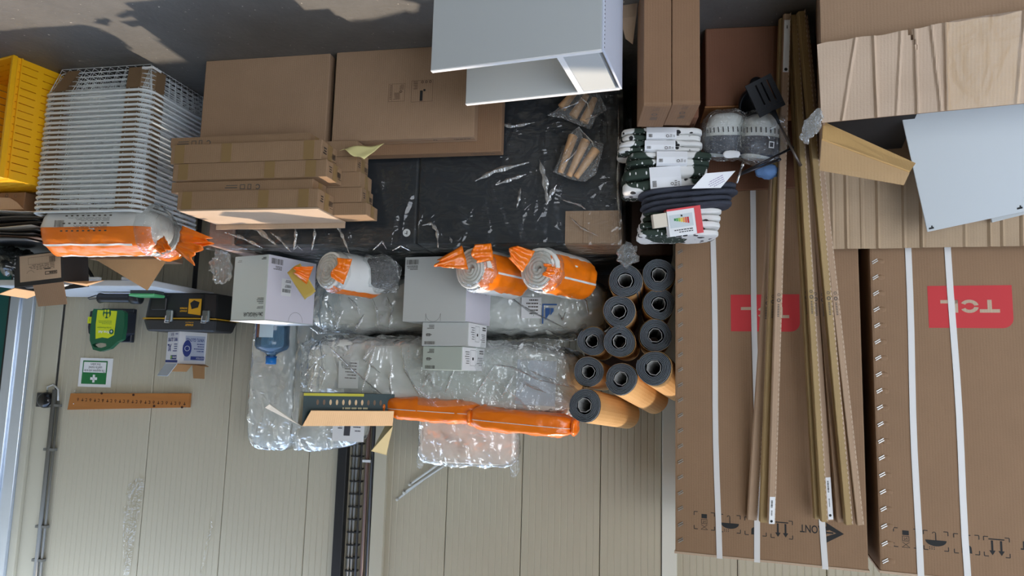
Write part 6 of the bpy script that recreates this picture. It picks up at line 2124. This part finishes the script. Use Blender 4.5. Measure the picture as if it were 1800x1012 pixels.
# bulb carton with the energy rating
q0, q1 = AY(1231, 392, YB0 - 0.05), AY(1140, 380, YB0 - 0.05)
t = thing('bulb_box', 'small red and white bulb box with a coloured energy scale on the fabric packs', 'box', AY(1230, 361, YB0 - 0.055), 0, None, rot=(R(-10), R(-9), R(5)))
t.scale = (1.2, 1.2, 1.3)
RB = pm('box_red', rgb(214, 32, 44), 0.45, 0.03)
part('carton', MB().box(0, 0, 0, 0.10, 0.05, 0.075), WHITEP, t, bevel=0.001)
part('red_end', MB().box(-0.0012, -0.0012, -0.001, 0.018, 0.0505, 0.0755), RB, t, 'red end panel')
part('red_edge', MB().box(0.0182, -0.001, -0.0012, 0.1, 0.05, 0.004), RB, t)
part('open_tray', MB().box(0.1005, 0.004, 0.006, 0.142, 0.046, 0.045), pm('cream_tray', rgb(226, 214, 196), 0.6), t, bevel=0.001)
f = front_face(0.019, 0, 0.004)
f.bar(0.006, 0.012, 0.07, 0.036)
f.done('grey_field', pm('field_grey', rgb(206, 214, 218), 0.6), t)
cols = [(200, 36, 40), (226, 90, 40), (238, 150, 50), (244, 214, 60), (170, 200, 60), (80, 170, 70), (30, 130, 70)]
for i, c in enumerate(cols):
    f = front_face(0.019, 0, 0.004, 0.0016)
    f.bar(0.018 + 0.0065 * i, 0.022, 0.0052, 0.017 - 0.0017 * i)
    f.done('scale_bar', pm('scale_%d' % i, rgb(*c), 0.6), t)
f = front_face(0.019, 0, 0.004, 0.0016)
f.lines(0.01, 0.054, 0.06, 0.012, 2, 4, 0.4).bar(0.036, 0.014, 0.005, 0.005)
f.done('box_print', INK, t)
# bagged wooden furniture legs leaning on the wrapped bundle
LEGW = pm('beech_leg', rgb(206, 164, 122), 0.45, 0.12, 4, 0.05, 30, stretch=(1, 1, 0.2))
LBAG = film('leg_bag', haze=0.05, bump=1.0, bs=26, rough=0.06, refl=1.6)
def leg_bag(label, legs, bag, v):
    """legs: pixel pairs (thick end, thin end); bag: pixel outline of the film"""
    c = APL(*bag[0], O + VV * v, TH)
    t = thing('wood_pack', label, 'furniture legs', c, 0, 'bagged wooden furniture legs')
    for k, (a, b) in enumerate(legs):
        pa = APL(*a, O + VV * (v - 0.004 * k), TH) - c
        pb = APL(*b, O + VV * (v - 0.004 * k), TH) - c
        part('leg', MB().tube([pa, pa.lerp(pb, 0.02), pa.lerp(pb, 0.98), pb], [0.017, 0.0195, 0.0125, 0.010], 14), LEGW, t, smooth=True)
    P = [APL(x, y, O + VV * v, TH) - c for x, y in bag]
    n = len(P)
    m0 = sum(P, V3()) / n
    for side, dv in (('film', -0.028), ('film', 0.024)):
        def fn(i, j):
            q = j * n
            k = int(q) % n
            e = P[k].lerp(P[(k + 1) % n], q - int(q))
            p = m0.lerp(e, i)
            bul = (1 - i ** 4) * dv
            w_ = noise.fractal(p * 18 + V3((dv * 100, 0, 0)), 0.8, 2.1, 4) * 0.006
            return p + VV * (bul + w_)
        part(side, MB().surf(12, 40, fn), LBAG, t, 'crackly clear bag', smooth=True)
    inv = Matrix.Translation(c).inverted()
    for k in range(3):
        a, b = bag[k * 2 % n], bag[(k * 2 + 3) % n]
        crease(t, inv, [APL(a[0] * .8 + b[0] * .2, a[1] * .8 + b[1] * .2, O + VV * (v - 0.03), TH), APL((a[0] + b[0]) / 2 + 4, (a[1] + b[1]) / 2, O + VV * (v - 0.034), TH), APL(a[0] * .3 + b[0] * .7, a[1] * .3 + b[1] * .7, O + VV * (v - 0.03), TH)], 0.003)
    return t
leg_bag('three turned wooden legs in a clear bag, just under the white cabinet edge', [((987, 190), (1012, 160)), ((1007, 205), (1032, 166)), ((1026, 215), (1046, 172))], [(961, 203), (985, 188), (1010, 158), (1052, 162), (1067, 192), (1048, 206), (1038, 228), (1012, 218), (990, 208)], 0.085)
leg_bag('three turned wooden legs in a clear bag, lower on the dark wrapped bundle', [((1008, 238), (985, 304)), ((1030, 246), (1000, 310)), ((1048, 262), (1012, 312))], [(972, 302), (1004, 232), (1018, 222), (1034, 244), (1062, 252), (1056, 276), (1048, 306), (1028, 320), (1005, 316)], 0.085)
t = thing('cardboard_scrap', 'torn folded cardboard scrap on the floor beside the white cabinet', 'cardboard', AZ(1104, 8, 0.0), R(20))
quadpart('sheet', [V3((-0.03, 0, 0.05)), V3((0.03, 0, 0.045)), V3((0.012, 0.02, 0.12)), V3((-0.012, 0.03, 0.14))], 0.004, KRAFTL, t)
quadpart('sheet', [V3((-0.035, 0.0, 0.0)), V3((0.04, 0.0, 0.0)), V3((0.03, 0.0, 0.05)), V3((-0.03, 0.0, 0.05))], 0.004, KRAFTL, t)
# two bagged rolls with dark labels
def bagged(label, px, py, y_w, s, seed, rz_, lean):
    p = AY(px, py, y_w)
    t = thing('bagged_blanket', label, 'blanket', p, 0, 'bagged white rolls with dark labels', rot=(lean, 0, rz_))
    part('roll', MB().lathe([(s * 0.1, s * 1.06), (s * 0.5, s * 1.02), (s * 0.8, s * 0.86), (s * 0.93, s * 0.55), (s * 0.95, 0.2 * s), (s * 0.95, -s * 0.9), (s * 0.6, -s * 1.0)][::-1], 26, Matrix.Rotation(R(180), 4, 'X') @ Matrix.Diagonal((1, 0.8, 1, 1))), FLEECE, t, smooth=True)
    def wr(i, j):
        a = R(150 + 240 * i)
        z = 0.42 * s * j * (1 + 0.25 * math.sin(i * 6)) + s * (0.05 + 0.5 * j)
        k = 1.02 + 0.05 * noise.noise(V3((i * 6, j * 3, seed)))
        return (s * 0.97 * k * math.cos(a), s * 0.79 * k * math.sin(a), z)
    part('dark_label', MB().surf(26, 10, wr), pm('label_slate', rgb(44, 52, 70), 0.45, 0.2, 14, 0.3, 30), t, 'dark blue label', smooth=True)
    mbt = MB()
    for k in range(13):
        a = R(190 + 160 * k / 12)
        mbt.tube([(s * 0.98 * math.cos(a), s * 0.80 * math.sin(a), -0.10 * s), (s * 0.985 * math.cos(a + .03), s * 0.80 * math.sin(a + .03), -0.34 * s)], 0.0022, 4)
    part('knotted_fringe', mbt, pm('fringe_black', (0.03, 0.03, 0.03, 1), 0.8), t, 'row of dark tassels', stuff=True)
    part('film', MB().soft(s * 1.12, s * 0.94, s * 1.2, 20, 3.0, s * 0.09, 1.2 / s, seed, ridge=s * 0.08), film('bag_film', haze=0.07, bump=1.0, bs=20, rough=0.07, refl=1.4), t, 'crackling clear bag', smooth=True)
    return t, s
t, s = bagged('white roll in a clear bag, picture on its dark label, next to the fabric packs', 1276, 238, 2.60, 0.078, 3, R(8), R(-14))
part('picture', MB().soft(0.030, 0.003, 0.014, 6, 2.2, 0.003, 40, 2, mat=Matrix.Translation((-0.012, -0.070, 0.075))), WHITEP, t, smooth=True)
t, s = bagged('white roll in a clear bag with a small square mark, next to the leaning profiles', 1337, 242, 2.56, 0.080, 7, R(-14), R(-10))
f = Face((-0.01, -0.072, 0.024), (1, 0, 0), (0, 0, 1), 0.004)
f.rect(0, 0, 0.022, 0.024, 0.004)
f.done('square_mark', WHITEP, t)
part('blue_cloth', MB().soft(0.045, 0.03, 0.025, 8, 2.6, 0.010, 26, 3, mat=Matrix.Translation((-0.025, -0.02, 0.125))), pm('pale_blue_cloth', rgb(96, 130, 176), 0.7, 0.1), t, smooth=True)
# utensils tied together, heads hanging down
up_ = AY(1370, 196, 2.46)
t = thing('slotted_spatula', 'black slotted spatula with steel handle hanging head down over the dark carton', 'utensil', AY(1345, 168, 2.43), 0, None, rot=(R(-12), R(-28), R(6)))
UT = pm('utensil_black', (0.006, 0.008, 0.011, 1), 0.5, 0.1, spec=0.3)
mb = MB()
w2, h2 = 0.050, 0.062
for a, b in ((-w2, -0.031), (-0.025, -0.009), (-0.003, 0.013), (0.019, w2)):
    mb.box(a, -0.003, -h2 + 0.014, b, 0.003, h2 - 0.018)
mb.box(-w2, -0.003, -h2, w2, 0.003, -h2 + 0.0138).box(-w2, -0.003, h2 - 0.0178, w2, 0.003, h2)
for a, b in ((-0.0308, -0.0252), (-0.0088, -0.0032), (0.0132, 0.0188)):
    mb.box(a, -0.003, 0.028, b, 0.003, h2 - 0.0178)
part('blade', mb, UT, t)
part('neck', MB().tube([(0, 0, h2), (0.0, -0.006, h2 + 0.03), (0, -0.004, h2 + 0.05)], [0.012, 0.006, 0.005], 8), UT, t, smooth=True)
part('handle', MB().tube([(0, -0.004, h2 + 0.05), (-0.004, 0.0, h2 + 0.16), (-0.01, 0.01, h2 + 0.22)], [0.004, 0.005, 0.006], 8), pm('brushed_handle', rgb(120, 112, 106), 0.35, metal=0.8), t, 'steel handle', smooth=True)
t = thing('black_ladle', 'black ladle behind the slotted spatula, bowl hanging down', 'utensil', AY(1327, 180, 2.52), 0, None, rot=(R(-20), R(-20), R(0)))
n_ = 10
prof = [(0.060 * math.sin(PI / 2 * i / n_) , -0.052 * math.cos(PI / 2 * i / n_)) for i in range(n_ + 1)]
part('bowl', MB().lathe([(max(r_, 0.001), z) for r_, z in prof] + [(max(r_ - 0.003, 0.001), z + 0.002) for r_, z in prof[::-1]], 24, Matrix.Rotation(R(65), 4, 'X'), cap=False), UT, t, smooth=True)
part('handle', MB().tube([(0, -0.0, 0.045), (-0.006, -0.004, 0.08), (-0.012, 0.0, 0.15), (-0.016, 0.01, 0.22)], [0.006, 0.005, 0.005, 0.006], 8), pm('brushed_handle', rgb(120, 112, 106)), t, smooth=True)
t = thing('serving_spoon', 'black serving spoon head peeping out beyond the slotted spatula', 'utensil', AY(1332, 150, 2.56), 0, None, rot=(0, R(-24), 0))
part('bowl', MB().soft(0.028, 0.008, 0.034, 8, 2.2), UT, t, smooth=True)
part('handle', MB().tube([(0, 0, 0.034), (-0.01, 0, 0.12), (-0.018, 0.005, 0.20)], 0.005, 8), pm('brushed_handle', rgb(120, 112, 106)), t, smooth=True)
t = thing('tie_string', 'pale string knotted round the utensil handles', 'string', AY(1372, 214, 2.47), 0)
part('loop', MB().tube([(0.010 * math.cos(a), 0.008 * math.sin(a), 0.003 * math.sin(2 * a)) for a in [2 * PI * i / 12 for i in range(12)]], 0.002, 6, True), WHITEP, t, smooth=True)
part('loose_end', MB().tube([(0.01, 0, 0), (0.02, -0.006, 0.02), (0.04, -0.004, 0.03)], 0.0016, 6), WHITEP, t)
def rod(label, a, b, r_, mat, cat='skewer', name='steel_skewer', group=None):
    a, b = V3(a), V3(b)
    t = thing(name, label, cat, a, 0, group)
    part('shaft', MB().tube([(0, 0, 0), b - a], r_, 8), mat, t, smooth=True)
    d = (b - a)
    part('tip', MB().tube([d, d + d.normalized() * 0.014], [r_ * 1.6, r_ * 1.2], 8), mat, t, smooth=True)
    return t
DST = pm('dark_steel', rgb(70, 70, 76), 0.35, metal=0.8)
rod('thin dark steel rod lying across the bagged rolls, the longer one', AY(1304, 304, 2.50), AY(1388, 262, 2.48), 0.0045, DST)
rod('thin dark steel rod crossing the longer one below the bagged rolls', AY(1296, 309, 2.49), AY(1366, 282, 2.48), 0.004, DST)
rod('short bright steel peg standing by the end of the dark cloths', AY(1295, 322, 2.47), AY(1305, 292, 2.47), 0.004, STEEL)
# ------------------------------------------------------------------ things between the crate and the wall
CR = 0.558
cu0, _ = PU(58, 335, 0.12)
cu1, _ = PU(-120, 335, 0.12)
t = thing('brown_box', 'brown cardboard box with a torn pale flap lying on the yellow crate', 'box', W(cu0 - 0.02, 0.06, CR + 0.004), TH)
bw_ = cu1 - cu0
hb_ = 0.085
part('carton', MB().box(0, 0, 0, bw_, 0.26, hb_), KRAFTD, t, bevel=0.003)
quadpart('torn_flap', [V3((-0.005, -0.003, hb_ - 0.002)), V3((0.17, -0.003, hb_ - 0.002)), V3((0.16, -0.008, hb_ * 0.28)), V3((0.07, -0.008, hb_ * 0.34)), V3((0.03, -0.006, hb_ * 0.6))], 0.003, KRAFTL, t, 'torn pale flap')
part('yellow_tape', MB().box(0.155, -0.0125, hb_ * 0.3, 0.168, -0.0115, hb_ * 0.95), pm('tape_yellow', rgb(226, 200, 40), 0.4), t)
f = front_face(0, 0, 0)
f.ring(0.10, hb_ * 0.18, 0.009, 0.003, 10).ring(0.05, hb_ * 0.2, 0.009, 0.0015, 10)
f.done('print', INKS, t)
# a support under the rear of the sheet stack
t = thing('rear_carton', 'tall brown carton hidden behind the crate, carrying the stack of dark sheets', 'carton', W(1.44, 0.34, 0), TH)
part('carton', MB().box(0, 0, 0, 0.62, 0.24, 0.64), KRAFTD, t, bevel=0.004)
sz0 = CR + hb_ + 0.010
SHEETS = [(WHITEP, 'white'), (BLACKP, 'black'), (pm('sheet_taupe', rgb(120, 112, 106), 0.7), 'taupe'), (BLACKP, 'black'), (pm('sheet_dark', rgb(52, 50, 50), 0.6), 'charcoal'), (pm('sheet_light', rgb(196, 190, 184), 0.6), 'pale'), (BLACKP, 'black'), (pm('sheet_dark', rgb(52, 50, 50)), 'charcoal'), (pm('sheet_brown', rgb(98, 76, 62), 0.6), 'brown'), (BLACKP, 'black')]
nm_ = ['lowest', 'second', 'third', 'fourth', 'fifth', 'sixth', 'seventh', 'eighth', 'ninth', 'topmost']
zs_ = sz0
for i, (mt_, c_) in enumerate(SHEETS):
    h_ = 0.009 if i else 0.013
    u0_ = 1.36 + random.uniform(-.03, .05) + 0.01 * i
    t = thing('flat_folder', f'{nm_[i]} {c_} flat sheet in the stack above the yellow crate', 'sheet', W(u0_, 0.04 + random.uniform(-.02, .03), zs_), TH + R(random.uniform(-4, 4)), 'stacked flat sheets above the crate')
    mb = MB().surf(16, 4, lambda a, b, i=i: (0.66 * a, 0.40 * b, 0.004 * math.sin(a * 9 + i) * (b < .5)))
    o = part('sheet', mb, mt_, t, smooth=True)
    md = o.modifiers.new('thick', 'SOLIDIFY')
    md.thickness = 0.004 if i else 0.003
    zs_ += h_ + 0.0055
SB = zs_ + 0.004
# open parts box with a label
pb = [PU(x, y, 0.30) for x, y in ((117, 475), (38, 450), (47, 408))]
bu, bz_ = PU(120, 478, 0.30)
t = thing('open_parts_box', 'open black and kraft box with a printed label on top of the dark sheets', 'box', W(PU(112, 425, 0.22)[0], 0.22, SB + 0.004), 0, None, rot=(0, R(-8), TH - R(8)))
bw_, bh_, bd_ = 0.245, 0.155, 0.19
DK = pm('box_black', (0.03, 0.03, 0.032, 1), 0.6, 0.1)
for nm, b in (('front_wall', (0, 0, 0, bw_, 0.004, bh_)), ('back_wall', (0, bd_ - 0.004, 0, bw_, bd_, bh_)), ('end_wall', (0, 0.0045, 0, 0.004, bd_ - 0.0045, bh_)), ('end_wall', (bw_ - 0.004, 0.0045, 0, bw_, bd_ - 0.0045, bh_)), ('base', (0.0045, 0.0045, 0, bw_ - 0.0045, bd_ - 0.0045, 0.004))):
    part(nm, MB().box(*b), DK, t)
part('label', MB().box(0.012, -0.0016, 0.006, bw_ - 0.03, -0.0003, bh_ - 0.022), KRAFTL, t, 'kraft printed label')
f = front_face(0.012, -0.0016, 0.006)
f.rect(0.018, 0.088, 0.06, 0.016, 0.003).ring(0.15, 0.095, 0.02, 0.0012, 16, PI * 1.1, PI * 1.9).lines(0.03, 0.05, 0.13, 0.03, 4, 4, 0.3).rect(0.03, 0.012, 0.13, 0.034, 0.001).barcode(0.025, 0.016, 0.03, 0.028, 2).bar(0.05, 0.072, 0.03, 0.005)
f.lines(0.024, 0.092, 0.048, 0.008, 1, 3, 0.9)
f.done('label_print', INK, t)
quadpart('end_flap', [V3((0, 0.0, bh_)), V3((0, bd_ - 0.02, bh_)), V3((-0.115, bd_ * 0.7, bh_ - 0.01)), V3((-0.10, 0.02, bh_ + 0.02))], 0.003, card('flap_tan', rgb(206, 164, 122)), t)
quadpart('front_flap', [V3((0.002, -0.002, bh_)), V3((bw_ * 0.62, -0.002, bh_)), V3((bw_ * 0.62, 0.03, bh_ + 0.10)), V3((0.008, 0.03, bh_ + 0.105))], 0.003, KRAFT, t)
quadpart('end_flap', [V3((bw_, 0.0, bh_)), V3((bw_, bd_, bh_)), V3((bw_ + 0.08, bd_, bh_ + 0.02)), V3((bw_ + 0.08, 0.0, bh_ + 0.02))], 0.003, card('flap_tan', rgb(206, 164, 122)), t)
for k in range(5):
    part('part_inside', MB().soft(0.035, 0.03, 0.014, 6, 2.5, 0.006, 30, k, mat=Matrix.Translation((0.04 + 0.042 * k, 0.08 + 0.02 * (k % 2), bh_ - 0.016))), [DK, WHITEF, DK, CLEAR, DK][k], t, smooth=True)
t = thing('black_bag', 'shiny crumpled black plastic bag drooping beside the open parts box', 'bag', W(PU(12, 430, 0.2)[0], 0.25, SB + 0.055), 0, None, rot=(0, R(10), TH))
part('bag', MB().soft(0.10, 0.10, 0.05, 16, 2.6, 0.03, 13, 5, ridge=0.016), pm('black_film', (0.02, 0.024, 0.024, 1), 0.18, 0.1, coat=0.5), t, smooth=True)
# carton with a raised flap behind the baskets
u0_, _ = PU(292, 470, 0.46)
u1_, _ = PU(188, 470, 0.46)
ztop = PU(230, 462, 0.46)[1]
t = thing('flap_carton', 'tall brown carton behind the wire baskets with one flap standing up', 'carton', W(u0_ + 0.03, 0.46, 0), TH)
cw_ = u1_ - u0_ + 0.08
part('carton', MB().box(0, 0, 0, cw_, 0.17, ztop - 0.02), KRAFTD, t, bevel=0.003)
quadpart('raised_flap', [V3((-0.03, 0.002, ztop - 0.02)), V3((cw_ * 0.92, 0.002, ztop - 0.02)), V3((cw_ * 0.25, 0.05, ztop + 0.135))], 0.004, card('flap_tan2', rgb(196, 156, 112)), t, 'pointed flap standing up')
# ------------------------------------------------------------------ thin white rods leaning on the wall
WR = pm('white_rod', rgb(198, 198, 190), 0.5, 0.08)
for i, (a, b, lb) in enumerate((((700, 876), (800, 800), 'longest thin white rod leaning on the wall, brown at its tip'), ((712, 864), (808, 800), 'second thin white rod beside the longest one, behind the pillow bag'), ((722, 850), (790, 802), 'shortest thin white rod, uppermost of the bunch near the corner post'))):
    ua, za = PU(a[0], a[1], WV - 0.02 - 0.014 * i)
    ub, zb_2 = PU(b[0], b[1], WV - 0.035 - 0.014 * i)
    # carry the line on down behind the pile until it meets the floor of the bundle
    k = (za - 0.9) / (za - zb_2)
    ue, ze = ua + (ub - ua) * 2.6, za + (zb_2 - za) * 2.6
    rod(lb, W(ue, WV - 0.06 - 0.02 * i, ze), W(ua, WV - 0.02 - 0.014 * i, za), 0.0062, WR if i else WR, 'rod', 'thin_rod', 'thin white rods on the wall')
